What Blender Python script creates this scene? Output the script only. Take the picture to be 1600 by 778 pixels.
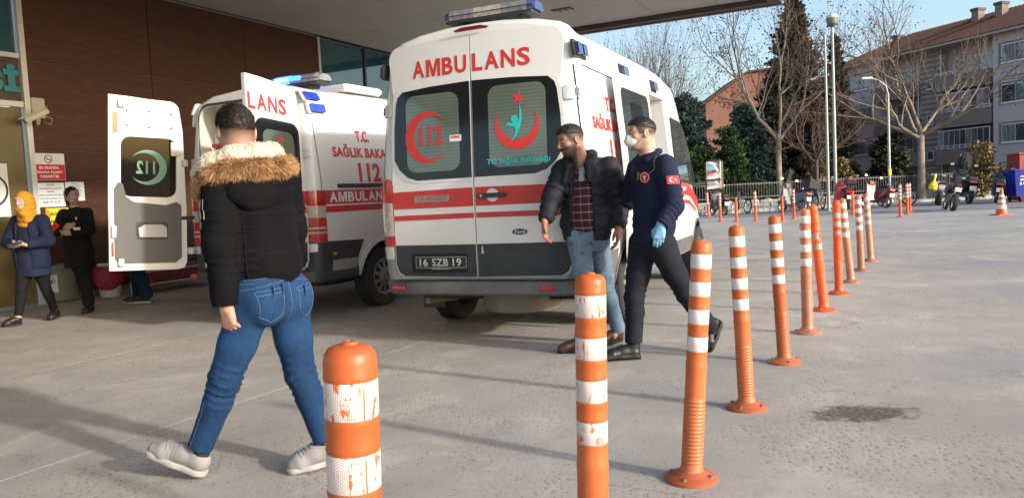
import bpy, bmesh, math, random, sys, os
import numpy as np
from mathutils import Vector, Matrix, Euler, noise as mnoise
from mathutils.bvhtree import BVHTree
from mathutils.geometry import tessellate_polygon
R = math.radians
rnd = random.Random(7)
for o in list(bpy.data.objects): bpy.data.objects.remove(o)
scn = bpy.context.scene
COL = scn.collection

# ------------------------------------------------------------------ camera
cam_data = bpy.data.cameras.new('camera')
cam_data.sensor_width = 36.0
cam_data.lens = 27.0
cam_data.clip_start = 0.05
cam_data.clip_end = 2000.0
cam = bpy.data.objects.new('camera', cam_data)
COL.objects.link(cam)
_p = R(3.9); _r = math.atan(0.05)
_fwd = Vector((0, math.cos(_p), -math.sin(_p))); _r0 = Vector((1, 0, 0)); _u0 = _r0.cross(_fwd)
_rt = _r0 * math.cos(_r) - _u0 * math.sin(_r); _up = _r0 * math.sin(_r) + _u0 * math.cos(_r)
_m = Matrix((( _rt.x, _up.x, -_fwd.x, 0), (_rt.y, _up.y, -_fwd.y, 0), (_rt.z, _up.z, -_fwd.z, 1.25), (0, 0, 0, 1)))
cam.matrix_world = _m
scn.camera = cam

# ------------------------------------------------------------------ world and sun
SUN_EL = 19.0; SUN_AZ = math.degrees(math.atan2(0.82, -0.57))
world = bpy.data.worlds.new('World'); scn.world = world; world.use_nodes = True
wn = world.node_tree.nodes; wl = world.node_tree.links
bgn = wn['Background']
sky = wn.new('ShaderNodeTexSky'); sky.sky_type = 'NISHITA'; sky.sun_disc = False
sky.sun_elevation = R(SUN_EL); sky.sun_rotation = R(SUN_AZ)
sky.air_density = 1.1; sky.dust_density = 3.0; sky.ozone_density = 1.8; sky.altitude = 100
wl.new(sky.outputs[0], bgn.inputs[0]); bgn.inputs[1].default_value = 0.15
sun_data = bpy.data.lights.new('sun', 'SUN'); sun_data.energy = 1.9; sun_data.angle = R(2.2)
sun_data.color = (1.0, 0.955, 0.90)
sun = bpy.data.objects.new('sun', sun_data); COL.objects.link(sun)
_sd = Vector((math.sin(R(SUN_AZ)) * math.cos(R(SUN_EL)), math.cos(R(SUN_AZ)) * math.cos(R(SUN_EL)), math.sin(R(SUN_EL))))
sun.rotation_euler = _sd.to_track_quat('Z', 'Y').to_euler()
sun.location = (8, -8, 9)
scn.view_settings.view_transform = 'Standard'; scn.view_settings.look = 'None'
scn.view_settings.exposure = 1.05; scn.view_settings.gamma = 1.0
try:
    scn.cycles.max_bounces = 8; scn.cycles.use_denoising = True; scn.cycles.transparent_max_bounces = 16
except Exception: pass

# ------------------------------------------------------------------ materials
MATS = {}
def _nodes(name):
    m = bpy.data.materials.new(name); m.use_nodes = True
    nt = m.node_tree; return m, nt, nt.nodes['Principled BSDF']
def N(nt, t, **k):
    n = nt.nodes.new(t)
    for a, b in k.items(): setattr(n, a, b)
    return n
def ramp(nt, fac, stops):
    n = nt.nodes.new('ShaderNodeValToRGB'); e = n.color_ramp.elements
    while len(e) < len(stops): e.new(0.5)
    for el, (p, c) in zip(e, stops):
        el.position = p; el.color = (*c, 1) if len(c) == 3 else c
    nt.links.new(fac, n.inputs[0]); return n.outputs[0]
def math_(nt, op, a, b=None, c=None, clamp=False):
    n = nt.nodes.new('ShaderNodeMath'); n.operation = op; n.use_clamp = clamp
    for i, v in enumerate((a, b, c)):
        if v is None: continue
        if isinstance(v, (int, float)): n.inputs[i].default_value = v
        else: nt.links.new(v, n.inputs[i])
    return n.outputs[0]
def mixc(nt, fac, a, b, mode='MIX'):
    n = nt.nodes.new('ShaderNodeMix'); n.data_type = 'RGBA'; n.blend_type = mode
    for s, v in ((n.inputs[0], fac), (n.inputs[6], a), (n.inputs[7], b)):
        if isinstance(v, (int, float)): s.default_value = v
        elif isinstance(v, tuple): s.default_value = (*v, 1) if len(v) == 3 else v
        else: nt.links.new(v, s)
    return n.outputs[2]
def tnoise(nt, vec, scale, detail=4, rough=.55, dist=0):
    n = nt.nodes.new('ShaderNodeTexNoise'); n.inputs['Scale'].default_value = scale
    n.inputs['Detail'].default_value = detail; n.inputs['Roughness'].default_value = rough; n.inputs['Distortion'].default_value = dist
    if vec is not None: nt.links.new(vec, n.inputs['Vector'])
    return n.outputs['Fac']
def coords(nt, kind='Object', scale=None):
    if kind == 'World': v = nt.nodes.new('ShaderNodeNewGeometry').outputs['Position']
    elif kind.startswith('attr:'):
        a = nt.nodes.new('ShaderNodeAttribute'); a.attribute_name = kind[5:]; v = a.outputs['Vector']
    else: v = nt.nodes.new('ShaderNodeTexCoord').outputs[kind]
    if scale:
        mp = nt.nodes.new('ShaderNodeMapping'); mp.inputs['Scale'].default_value = scale
        nt.links.new(v, mp.inputs['Vector']); v = mp.outputs[0]
    return v
def bumpn(nt, b, h, strength=.3, dist=.01):
    n = nt.nodes.new('ShaderNodeBump'); n.inputs['Strength'].default_value = strength; n.inputs['Distance'].default_value = dist
    nt.links.new(h, n.inputs['Height']); nt.links.new(n.outputs[0], b.inputs['Normal'])
def mat(name, col, rough=.5, metal=0., n=.1, ns=6., bump=0., bs=60., coat=0., emit=0., kind='Object', scale=None, col2=None, tr=0., attr=None, spec=None, dist=.004, sheen=0.):
    if name in MATS: return MATS[name]
    m, nt, b = _nodes(name)
    v = coords(nt, kind, scale)
    f = tnoise(nt, v, ns, 5)
    c2 = col2 if col2 else tuple(min(1, c * (1 + n)) for c in col)
    c1 = col if col2 else tuple(c * (1 - n) for c in col)
    c = ramp(nt, f, [(.3, c1), (.7, c2)])
    if attr:
        a = N(nt, 'ShaderNodeAttribute'); a.attribute_name = attr
        c = mixc(nt, 1.0, c, a.outputs['Color'], 'MULTIPLY')
    nt.links.new(c, b.inputs['Base Color'])
    rr = math_(nt, 'MULTIPLY_ADD', f, .16 * rough, rough * .92); nt.links.new(rr, b.inputs['Roughness'])
    b.inputs['Metallic'].default_value = metal
    if coat: b.inputs['Coat Weight'].default_value = coat; b.inputs['Coat Roughness'].default_value = .06
    if tr: b.inputs['Transmission Weight'].default_value = tr
    if sheen: b.inputs['Sheen Weight'].default_value = sheen
    if spec is not None: b.inputs['Specular IOR Level'].default_value = spec
    if emit: nt.links.new(c, b.inputs['Emission Color']); b.inputs['Emission Strength'].default_value = emit
    if bump: bumpn(nt, b, tnoise(nt, v, bs, 6, .6), bump, dist)
    MATS[name] = m; return m
def glass_mat(name, tint=(.75, .85, .82), alpha=.5, rough=.02, refl=1.0):
    if name in MATS: return MATS[name]
    m = bpy.data.materials.new(name); m.use_nodes = True; nt = m.node_tree; nt.nodes.clear()
    out = N(nt, 'ShaderNodeOutputMaterial'); t = N(nt, 'ShaderNodeBsdfTransparent'); g = N(nt, 'ShaderNodeBsdfGlossy'); mx = N(nt, 'ShaderNodeMixShader')
    t.inputs[0].default_value = (*tint, 1); g.inputs['Roughness'].default_value = rough; g.inputs[0].default_value = (1, 1, 1, 1)
    fr = N(nt, 'ShaderNodeFresnel'); fr.inputs[0].default_value = 1.5
    k = math_(nt, 'MULTIPLY_ADD', fr.outputs[0], refl, alpha, clamp=True)
    nt.links.new(k, mx.inputs[0]); nt.links.new(t.outputs[0], mx.inputs[1]); nt.links.new(g.outputs[0], mx.inputs[2]); nt.links.new(mx.outputs[0], out.inputs[0])
    MATS[name] = m; return m

# ------------------------------------------------------------------ objects
def tag(o, label=None, cat=None, group=None, kind=None):
    if label: o['label'] = label
    if cat: o['category'] = cat
    if group: o['group'] = group
    if kind: o['kind'] = kind
    return o
def thing(name, label, cat, loc=(0, 0, 0), rz=0., group=None):
    o = bpy.data.objects.new(name, None); COL.objects.link(o); o.empty_display_size = .2
    o.location = loc; o.rotation_euler = (0, 0, rz)
    return tag(o, label, cat, group)
def dup(o, parent=None, skip=()):
    c = o.copy(); COL.objects.link(c)
    if parent: c.parent = parent
    for ch in o.children: dup(ch, c)
    return c
def link_mesh(name, me, m, parent=None):
    o = bpy.data.objects.new(name, me); COL.objects.link(o)
    for x in (m if isinstance(m, (list, tuple)) else [m]):
        if x: me.materials.append(x)
    if parent: o.parent = parent
    return o
class MB:
    def __init__(s): s.v = []; s.f = []; s.mi = []; s.m = 0; s.M = None
    def add(s, vs, fs):
        k = len(s.v)
        if s.M is not None: vs = [tuple(s.M @ Vector(v)) for v in vs]
        s.v += [tuple(v) for v in vs]; s.f += [tuple(i + k for i in f) for f in fs]; s.mi += [s.m] * len(fs); return s
    def box(s, c, d, rz=0., b=0., M=None):
        x, y, z = d[0] / 2, d[1] / 2, d[2] / 2
        if b <= 0:
            vs = [(-x, -y, -z), (x, -y, -z), (x, y, -z), (-x, y, -z), (-x, -y, z), (x, -y, z), (x, y, z), (-x, y, z)]
            fs = [(0, 3, 2, 1), (4, 5, 6, 7), (0, 1, 5, 4), (1, 2, 6, 5), (2, 3, 7, 6), (3, 0, 4, 7)]
        else:
            vs = []; fs = []
            def ring(ix, iy, zz):
                return [(-ix, -y if 0 else -iy, zz), (ix, -iy, zz), (ix, iy, zz), (-ix, iy, zz)]
            o8 = lambda a, bb, zz: [(-a + b, -bb, zz), (a - b, -bb, zz), (a, -bb + b, zz), (a, bb - b, zz), (a - b, bb, zz), (-a + b, bb, zz), (-a, bb - b, zz), (-a, -bb + b, zz)]
            vs = o8(x - b * .7, y - b * .7, -z) + o8(x, y, -z + b) + o8(x, y, z - b) + o8(x - b * .7, y - b * .7, z)
            fs = [tuple(range(7, -1, -1)), tuple(range(24, 32))]
            for k in range(3):
                for i in range(8):
                    j = (i + 1) % 8; fs.append((k * 8 + i, k * 8 + j, k * 8 + 8 + j, k * 8 + 8 + i))
        cr, sr = math.cos(rz), math.sin(rz)
        if M is not None: vs = [tuple(M @ Vector(v)) for v in vs]
        vs = [(v[0] * cr - v[1] * sr + c[0], v[0] * sr + v[1] * cr + c[1], v[2] + c[2]) for v in vs]
        return s.add(vs, fs)
    def tube(s, pts, r, n=8, cap=True, flat=None):
        pts = [Vector(p) for p in pts]; rs = r if isinstance(r, (list, tuple)) else [r] * len(pts)
        vs = []; fs = []; prev = None
        for i, p in enumerate(pts):
            t = (pts[min(i + 1, len(pts) - 1)] - pts[max(i - 1, 0)]).normalized()
            if prev is None:
                a = Vector((0, 0, 1)) if abs(t.z) < .9 else Vector((1, 0, 0)); u = t.cross(a).normalized()
            else: u = (prev - t * prev.dot(t)).normalized()
            prev = u; w = t.cross(u)
            for k in range(n):
                an = 2 * math.pi * k / n
                vs.append(tuple(p + (u * math.cos(an) + w * math.sin(an) * (flat or 1)) * rs[i]))
        for i in range(len(pts) - 1):
            for k in range(n):
                j = (k + 1) % n; fs.append((i * n + k, i * n + j, (i + 1) * n + j, (i + 1) * n + k))
        if cap: fs.append(tuple(range(n - 1, -1, -1))); fs.append(tuple((len(pts) - 1) * n + k for k in range(n)))
        return s.add(vs, fs)
    def lathe(s, prof, n=24, c=(0, 0, 0), axis='z', cap=True):
        vs = []; fs = []
        for r, h in prof:
            for k in range(n):
                a = 2 * math.pi * k / n; x, y = r * math.cos(a), r * math.sin(a)
                v = {'z': (x, y, h), 'x': (h, x, y), 'y': (y, h, x)}[axis]
                vs.append((v[0] + c[0], v[1] + c[1], v[2] + c[2]))
        m = len(prof)
        for i in range(m - 1):
            for k in range(n):
                j = (k + 1) % n; fs.append((i * n + k, i * n + j, (i + 1) * n + j, (i + 1) * n + k))
        if cap:
            if prof[0][0] > 1e-5: fs.append(tuple(range(n - 1, -1, -1)))
            if prof[-1][0] > 1e-5: fs.append(tuple((m - 1) * n + k for k in range(n)))
        return s.add(vs, fs)
    def prism(s, poly, d0, d1, f):
        """poly 2d, f(u,v,d)->3d; extrudes between d0 and d1"""
        n = len(poly)
        vs = [f(u, v, d0) for u, v in poly] + [f(u, v, d1) for u, v in poly]
        tri = tessellate_polygon([[Vector((u, v, 0)) for u, v in poly]])
        fs = [tuple(t) for t in tri] + [tuple(i + n for i in reversed(t)) for t in tri]
        fs += [(i, (i + 1) % n, n + (i + 1) % n, n + i) for i in range(n)]
        return s.add(vs, fs)
    def mesh(s, name, smooth=None):
        me = bpy.data.meshes.new(name); me.from_pydata(s.v, [], s.f); me.validate()
        bm = bmesh.new(); bm.from_mesh(me)
        bmesh.ops.recalc_face_normals(bm, faces=bm.faces); bm.to_mesh(me); bm.free()
        if len(set(s.mi)) > 1 and len(me.polygons) == len(s.mi): me.polygons.foreach_set('material_index', s.mi)
        if smooth is not None:
            me.polygons.foreach_set('use_smooth', [True] * len(me.polygons))
            me.set_sharp_from_angle(angle=R(smooth))
        return me
    def build(s, name, m, parent=None, smooth=35, loc=None):
        o = link_mesh(name, s.mesh(name, smooth), m, parent)
        if loc is not None: o.location = loc
        return o
def box(name, m, c, d, parent=None, rz=0., b=0.):
    return MB().box(c, d, rz, b).build(name, m, parent)

# text -> flat polygons as bmesh in xy plane, centred; size = cap-height based
def text_mesh(txt, h, w=None, bold=0.02, align='C', space=1.06):
    cu = bpy.data.curves.new('t', 'FONT'); cu.body = txt; cu.size = 1; cu.offset = bold; cu.space_character = space; cu.resolution_u = 3
    ob = bpy.data.objects.new('t', cu); COL.objects.link(ob)
    dg = bpy.context.evaluated_depsgraph_get(); me = bpy.data.meshes.new_from_object(ob.evaluated_get(dg))
    bpy.data.objects.remove(ob); bpy.data.curves.remove(cu)
    vs = np.array([v.co[:] for v in me.vertices]); fs = [tuple(p.vertices) for p in me.polygons]; bpy.data.meshes.remove(me)
    lo, hi = vs.min(0), vs.max(0)
    sy = h / (hi[1] - lo[1]); sx = (w / (hi[0] - lo[0])) if w else sy
    vs[:, 0] = (vs[:, 0] - (lo[0] + hi[0]) / 2) * sx; vs[:, 1] = (vs[:, 1] - (lo[1] + hi[1]) / 2) * sy
    if align == 'L': vs[:, 0] -= vs[:, 0].min()
    return vs, fs
def on_surface(name, verts2, faces, surf, off, m, parent, grid=.1, thick=0., smooth=40):
    """lay a flat 2d mesh onto surf(u,v,off)->xyz, cut on a grid so it follows the curve"""
    bm = bmesh.new(); vv = [bm.verts.new((a[0], a[1], 0)) for a in verts2]
    for f in faces:
        try: bm.faces.new([vv[i] for i in f])
        except ValueError: pass
    xs = [a[0] for a in verts2]; ys = [a[1] for a in verts2]
    for ax, arr in (((0, xs), (1, ys)) if grid else ()):
        g = math.floor(min(arr) / grid) * grid + grid
        while grid and g < max(arr):
            co = [0, 0, 0]; no = [0, 0, 0]; co[ax] = g; no[ax] = 1
            bmesh.ops.bisect_plane(bm, geom=bm.verts[:] + bm.edges[:] + bm.faces[:], plane_co=co, plane_no=no); g += grid
    if thick:
        r = bmesh.ops.extrude_face_region(bm, geom=bm.faces[:])
        for e in r['geom']:
            if isinstance(e, bmesh.types.BMVert): e.co.z = thick
    for v in bm.verts: v.co = surf(v.co.x, v.co.y, off + v.co.z)
    bmesh.ops.recalc_face_normals(bm, faces=bm.faces)
    me = bpy.data.meshes.new(name); bm.to_mesh(me); bm.free()
    me.polygons.foreach_set('use_smooth', [True] * len(me.polygons)); me.set_sharp_from_angle(angle=R(smooth))
    return link_mesh(name, me, m, parent)
def patch(name, poly, surf, off, m, parent, grid=.1, thick=.003):
    cr = [(poly[i-1][0]-poly[i-2][0])*(poly[i][1]-poly[i-1][1])-(poly[i-1][1]-poly[i-2][1])*(poly[i][0]-poly[i-1][0]) for i in range(len(poly))]
    convex = all(c > -1e-9 for c in cr) or all(c < 1e-9 for c in cr)
    tri = [tuple(range(len(poly)))] if convex else [tuple(t) for t in tessellate_polygon([[Vector((u, v, 0)) for u, v in poly]])]
    return on_surface(name, poly, tri, surf, off, m, parent, grid, thick)
def rtext(name, txt, c, h, w, surf, off, m, parent, bold=.02, rot=0., mirror=False, grid=.12, thick=.0012, space=1.06):
    vs, fs = text_mesh(txt, h, w, bold, space=space)
    if mirror: vs[:, 0] *= -1
    cr, sr = math.cos(rot), math.sin(rot)
    v2 = [(c[0] + a[0] * cr - a[1] * sr, c[1] + a[0] * sr + a[1] * cr) for a in vs]
    return on_surface(name, v2, fs, surf, off, m, parent, grid, thick)
GLW = {'A': 1.15, 'M': 1.35, 'B': 1.0, 'U': 1.05, 'L': .85, 'N': 1.1, 'S': 1.0}
def block(word, x0, x1, zc, h, surf, off, m, parent, thick=.0012):
    tot = sum(GLW[c] for c in word) + .17 * (len(word) - 1); k = (x1 - x0) / tot; x = x0
    for c in word:
        w = GLW[c] * k
        if c == 'M': patch('letter', [(x + a * w, zc + (b - .5) * h) for a, b in ((0, 0), (0, 1), (.30, 1), (.5, .36), (.70, 1), (1, 1), (1, 0), (.79, 0), (.79, .70), (.59, 0), (.41, 0), (.21, .70), (.21, 0))][::-1], surf, off, m, parent, grid=.12, thick=thick)
        else: rtext('letter', c, (x + w / 2, zc), h, w, surf, off, m, parent, bold=.03, thick=thick)
        x += w + .17 * k
def rrect(x0, z0, x1, z1, r, n=4, rs=None):
    rs = rs or (r, r, r, r); out = []
    for (cx, cz, a0, rr) in ((x1 - rs[0], z1 - rs[0], 0, rs[0]), (x0 + rs[1], z1 - rs[1], 90, rs[1]), (x0 + rs[2], z0 + rs[2], 180, rs[2]), (x1 - rs[3], z0 + rs[3], 270, rs[3])):
        for k in range(n + 1):
            a = R(a0 + 90 * k / n); out.append((cx + rr * math.cos(a), cz + rr * math.sin(a)))
    return out
def crescent(c, r, r2, dx, dz, n=28):
    """outer circle radius r minus circle radius r2 shifted by (dx,dz)"""
    if math.hypot(dx, dz) < abs(r - r2) + 1e-6:
        return [(c[0] + r * math.cos(R(360 * k / n)), c[1] + r * math.sin(R(360 * k / n))) for k in range(n + 1)] + [(c[0] + r2 * math.cos(R(360 * k / n)), c[1] + r2 * math.sin(R(360 * k / n)) - 1e-4) for k in range(n, -1, -1)]
    d = math.hypot(dx, dz); a = (r * r - r2 * r2 + d * d) / (2 * d); h = math.sqrt(max(0, r * r - a * a)); th = math.atan2(dz, dx)
    al = math.atan2(h, a); be = math.atan2(h, a - d); out = []
    for k in range(n + 1):
        t = th + al + (2 * math.pi - 2 * al) * k / n; out.append((c[0] + r * math.cos(t), c[1] + r * math.sin(t)))
    for k in range(1, n):
        t = th - be - (2 * math.pi - 2 * be) * k / n; out.append((c[0] + dx + r2 * math.cos(t), c[1] + dz + r2 * math.sin(t)))
    return out
def star(c, r, r2=.4, n=5, rot=90):
    return [(c[0] + (r if k % 2 == 0 else r * r2) * math.cos(R(rot + 180 * k / n)), c[1] + (r if k % 2 == 0 else r * r2) * math.sin(R(rot + 180 * k / n))) for k in range(2 * n)]
def circ(c, r, n=20, rz=None):
    rz = rz or r
    return [(c[0] + r * math.cos(2 * math.pi * k / n), c[1] + rz * math.sin(2 * math.pi * k / n)) for k in range(n)]
# ================================================================== SETTING
HW = R(27.0)                     # heading of the hospital wall, measured clockwise from +Y
_s, _c = math.sin(HW), math.cos(HW)
def hosp(lat, f, z=0.): return (-6.6 + lat * _c + f * _s, 12.2 - lat * _s + f * _c, z)   # lat: out from the wall, f: along it
# concrete material (world space)
def concrete_mat(name, base, patchy=True):
    m, nt, b = _nodes(name); v = coords(nt, 'World')
    big = tnoise(nt, v, .35, 5, .6); mid = tnoise(nt, v, 2.2, 6, .65); fine = tnoise(nt, v, 60, 5, .7); grit = tnoise(nt, v, 190, 3, .8)
    c = ramp(nt, big, [(.3, tuple(x * .86 for x in base)), (.7, tuple(x * 1.1 for x in base))])
    c = mixc(nt, .75, c, ramp(nt, mid, [(.3, (.80, .80, .82)), (.72, (1.12, 1.11, 1.08))]), 'MULTIPLY')
    wear = math_(nt, 'MULTIPLY', ramp(nt, tnoise(nt, v, .9, 4, .6, .6), [(.46, (.12, .12, .12)), (.62, (1, 1, 1))]), 1.0)
    # coarse aggregate flecks where the surface is worn
    vo = N(nt, 'ShaderNodeTexVoronoi'); vo.inputs['Scale'].default_value = 48; vo.inputs['Randomness'].default_value = 1
    mpv = N(nt, 'ShaderNodeMapping'); mpv.inputs['Scale'].default_value = (1, .55, 1); mpv.inputs['Rotation'].default_value = (0, 0, .7)
    nt.links.new(v, mpv.inputs[0]); nt.links.new(mpv.outputs[0], vo.inputs['Vector'])
    vo.inputs['Scale'].default_value = 44
    fl = ramp(nt, vo.outputs['Distance'], [(.10, (.34, .30, .27)), (.36, (1.10, 1.08, 1.05))])
    c = mixc(nt, math_(nt, 'MULTIPLY', wear, .8), c, mixc(nt, 1.0, c, fl, 'MULTIPLY'))
    gr = ramp(nt, grit, [(.3, (.78, .77, .76)), (.5, (1, 1, 1)), (.75, (1.15, 1.14, 1.12))])
    c = mixc(nt, .8, c, gr, 'MULTIPLY')
    # sparse dark crumbs
    vo2 = N(nt, 'ShaderNodeTexVoronoi'); vo2.inputs['Scale'].default_value = 26; nt.links.new(mpv.outputs[0], vo2.inputs['Vector'])
    cr = ramp(nt, vo2.outputs['Distance'], [(.11, (.42, .38, .34)), (.18, (1, 1, 1))])
    msk = ramp(nt, tnoise(nt, v, 1.7, 6, .7, .5), [(.46, (.05, .05, .05)), (.56, (.9, .9, .9))])
    c = mixc(nt, msk, c, mixc(nt, 1.0, c, cr, 'MULTIPLY'))
    lt = ramp(nt, tnoise(nt, v, 1.1, 6, .72, .8), [(.54, (1, 1, 1)), (.60, (1.16, 1.15, 1.12))])
    c = mixc(nt, 1.0, c, lt, 'MULTIPLY')
    ve = N(nt, 'ShaderNodeTexVoronoi'); ve.feature = 'DISTANCE_TO_EDGE'; ve.inputs['Scale'].default_value = .55; wv = N(nt, 'ShaderNodeVectorMath', operation='ADD'); nz = N(nt, 'ShaderNodeTexNoise'); nz.inputs['Scale'].default_value = 2.2; nz.inputs['Detail'].default_value = 6
    nt.links.new(v, nz.inputs['Vector']); nt.links.new(v, wv.inputs[0]); nt.links.new(nz.outputs['Color'], wv.inputs[1]); nt.links.new(wv.outputs[0], ve.inputs['Vector'])
    ck = ramp(nt, ve.outputs['Distance'], [(.0, (.45, .42, .40)), (.006, (1, 1, 1))]); ckm = ramp(nt, tnoise(nt, v, .6, 3), [(.50, (0, 0, 0)), (.58, (.8, .8, .8))]); c = mixc(nt, ckm, c, mixc(nt, 1.0, c, ck, 'MULTIPLY'))
    # smooth bluish repair bands on the parking side
    sx = N(nt, 'ShaderNodeSeparateXYZ'); nt.links.new(v, sx.inputs[0])
    lat = math_(nt, 'SUBTRACT', math_(nt, 'MULTIPLY', sx.outputs[0], .879), math_(nt, 'MULTIPLY', sx.outputs[1], .477))
    rt = math_(nt, 'MULTIPLY', math_(nt, 'ADD', lat, .6), .7, clamp=True)
    bandn = tnoise(nt, coords(nt, 'World', (.16, .55, .3)), 1.0, 3, .5, .4)
    bm_ = math_(nt, 'MULTIPLY', ramp(nt, bandn, [(.50, (0, 0, 0)), (.56, (1, 1, 1))]), rt)
    c = mixc(nt, math_(nt, 'MULTIPLY', bm_, .75), c, tuple(x * y for x, y in zip(base, (.80, .84, .92))))
    # oil and tyre greying near the vans
    near = tnoise(nt, v, .5, 3, .5)
    c = mixc(nt, .35, c, ramp(nt, near, [(.35, (.82, .80, .76)), (.6, (1.05, 1.05, 1.05))]), 'MULTIPLY')
    # dark brown spill
    mp = N(nt, 'ShaderNodeMapping'); mp.vector_type = 'POINT'; mp.inputs['Location'].default_value = (-1.83, -4.04, 0)
    nt.links.new(v, mp.inputs[0]); mp2 = N(nt, 'ShaderNodeMapping'); mp2.inputs['Rotation'].default_value = (0, 0, R(24)); mp2.inputs['Scale'].default_value = (3.0, 5.6, 1)
    nt.links.new(mp.outputs[0], mp2.inputs[0])
    ln = N(nt, 'ShaderNodeVectorMath', operation='LENGTH'); nt.links.new(mp2.outputs[0], ln.inputs[0])
    dd = math_(nt, 'ADD', ln.outputs['Value'], math_(nt, 'MULTIPLY_ADD', tnoise(nt, v, 9, 7, .75), 2.6, -1.35))
    sp = math_(nt, 'MULTIPLY', ramp(nt, dd, [(.50, (1, 1, 1)), (.95, (0, 0, 0))]), ramp(nt, tnoise(nt, v, 42, 5, .8), [(.38, (.3, .3, .3)), (.50, (1, 1, 1))]))
    c = mixc(nt, math_(nt, 'MULTIPLY', sp, .9), c, (.07, .053, .042))
    nt.links.new(c, b.inputs['Base Color']); b.inputs['Roughness'].default_value = .88; b.inputs['Specular IOR Level'].default_value = .25
    h = math_(nt, 'ADD', math_(nt, 'MULTIPLY', fine, .5), math_(nt, 'MULTIPLY', grit, .35))
    h = math_(nt, 'ADD', h, math_(nt, 'MULTIPLY', math_(nt, 'MULTIPLY', vo.outputs['Distance'], wear), .5))
    bumpn(nt, b, h, .5, .006)
    return m
M_CONC = concrete_mat('concrete', (.385, .362, .330))
def asphalt_mat():
    m, nt, b = _nodes('asphalt'); v = coords(nt, 'World')
    c = ramp(nt, tnoise(nt, v, .4, 5), [(.3, (.17, .168, .165)), (.7, (.24, .236, .23))])
    c = mixc(nt, .6, c, ramp(nt, tnoise(nt, v, 120, 3, .8), [(.3, (.7, .7, .7)), (.7, (1.25, 1.25, 1.25))]), 'MULTIPLY')
    nt.links.new(c, b.inputs['Base Color']); b.inputs['Roughness'].default_value = .9
    bumpn(nt, b, tnoise(nt, v, 90, 4), .3, .005); return m
# ground sheet to the horizon
g = MB(); S = 700
g.add([(-S, -S, -.012), (S, -S, -.012), (S, S, -.012), (-S, S, -.012)], [(0, 1, 2, 3)])
ground = g.build('ground', M_CONC, smooth=None); tag(ground, kind='structure')
# poured slabs, joints recessed: strips heading 28.5 degrees
H2 = R(28.5)
def strip(lat, f, z=0.): return (lat * math.cos(H2) + f * math.sin(H2), -lat * math.sin(H2) + f * math.cos(H2), z)
joints = [-1.42 + 2.55 * k for k in range(-4, 1)]
first = None
def slab(l0, l1, f0, f1):
    g = 0.0025
    p = [strip(l0 + g, f0 + g), strip(l1 - g, f0 + g), strip(l1 - g, f1 - g), strip(l0 + g, f1 - g)]
    b = MB(); e = .0008
    q = [strip(l0 + g + e, f0 + g + e), strip(l1 - g - e, f0 + g + e), strip(l1 - g - e, f1 - g - e), strip(l0 + g + e, f1 - g - e)]
    vs = [(x, y, -.012) for x, y, _ in p] + [(x, y, -.003) for x, y, _ in p] + [(x, y, 0) for x, y, _ in q]
    fs = [(8, 9, 10, 11)] + [(k * 4 + i, k * 4 + (i + 1) % 4, k * 4 + 4 + (i + 1) % 4, k * 4 + 4 + i) for k in range(2) for i in range(4)]
    b.add(vs, fs); b.build('concrete_slab', M_CONC, ground, smooth=None)
for k in range(4):
    for j in range(-2, 7): slab(joints[k], joints[k + 1], .9 + j * 5.1, 6.0 + j * 5.1)
slab(joints[4], 9.5, -10, 3.0); slab(joints[4], 9.5, 3.0, 16.0); slab(joints[4], 9.5, 16.0, 31.0)
slab(9.5, 22, -10, 8.0); slab(9.5, 22, 8.0, 30.0)
# asphalt road along the far kerb
road = MB(); road.add([(5.5, 31.2, .004), (9.5, 29.6, .004), (13.5, 26.6, .004), (19.8, 26.0, .004), (36, 25.5, .004), (50, 25, .004), (50, 40.2, .004), (25, 38.0, .004), (12, 34.9, .004), (-40, 30, .004), (-40, 28, .004)], [tuple(range(11))])
tag(road.build('road', asphalt_mat(), smooth=None), kind='structure')
def kerbY(x): return 35.0 + (x - 12.9) * .22 if x < 21 else 36.78 + (x - 21) * .1
M_STONE = mat('kerb_stone', (.42, .40, .37), .85, n=.18, ns=4, bump=.3, kind='World')
kb = tag(thing('kerb', None, None), kind='structure')
for i in range(-22, 30):
    x0 = 12.9 + i * 1.2; x1 = x0 + 1.19
    MB().box(((x0 + x1) / 2, (kerbY(x0) + kerbY(x1)) / 2, .07), (math.hypot(x1 - x0, kerbY(x1) - kerbY(x0)), .14, .14), math.atan2(kerbY(x1) - kerbY(x0), x1 - x0), b=.015).build('kerb_stone', M_STONE, kb)
M_PAVE = mat('pavement_concrete', (.34, .325, .30), .9, n=.2, ns=2, bump=.3, kind='World')
pv = MB(); xs = [-40, 0, 12.9, 21, 50]
pv.add([(x, kerbY(x) + .07, .13) for x in xs] + [(x, kerbY(x) + 1.6, .13) for x in reversed(xs)], [tuple(range(10))])
tag(pv.build('pavement', M_PAVE, smooth=None), kind='structure')
M_EARTH = mat('garden_earth', (.10, .085, .05), .95, col2=(.14, .15, .07), ns=1.5, bump=.5, kind='World')
gd = MB(); gd.add([(x, kerbY(x) + 1.6, .05) for x in xs] + [(90, 90, .05), (90, 160, .05), (-90, 160, .05)], [tuple(range(8))])
tag(gd.build('garden_ground', M_EARTH, smooth=None), kind='structure')

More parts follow.
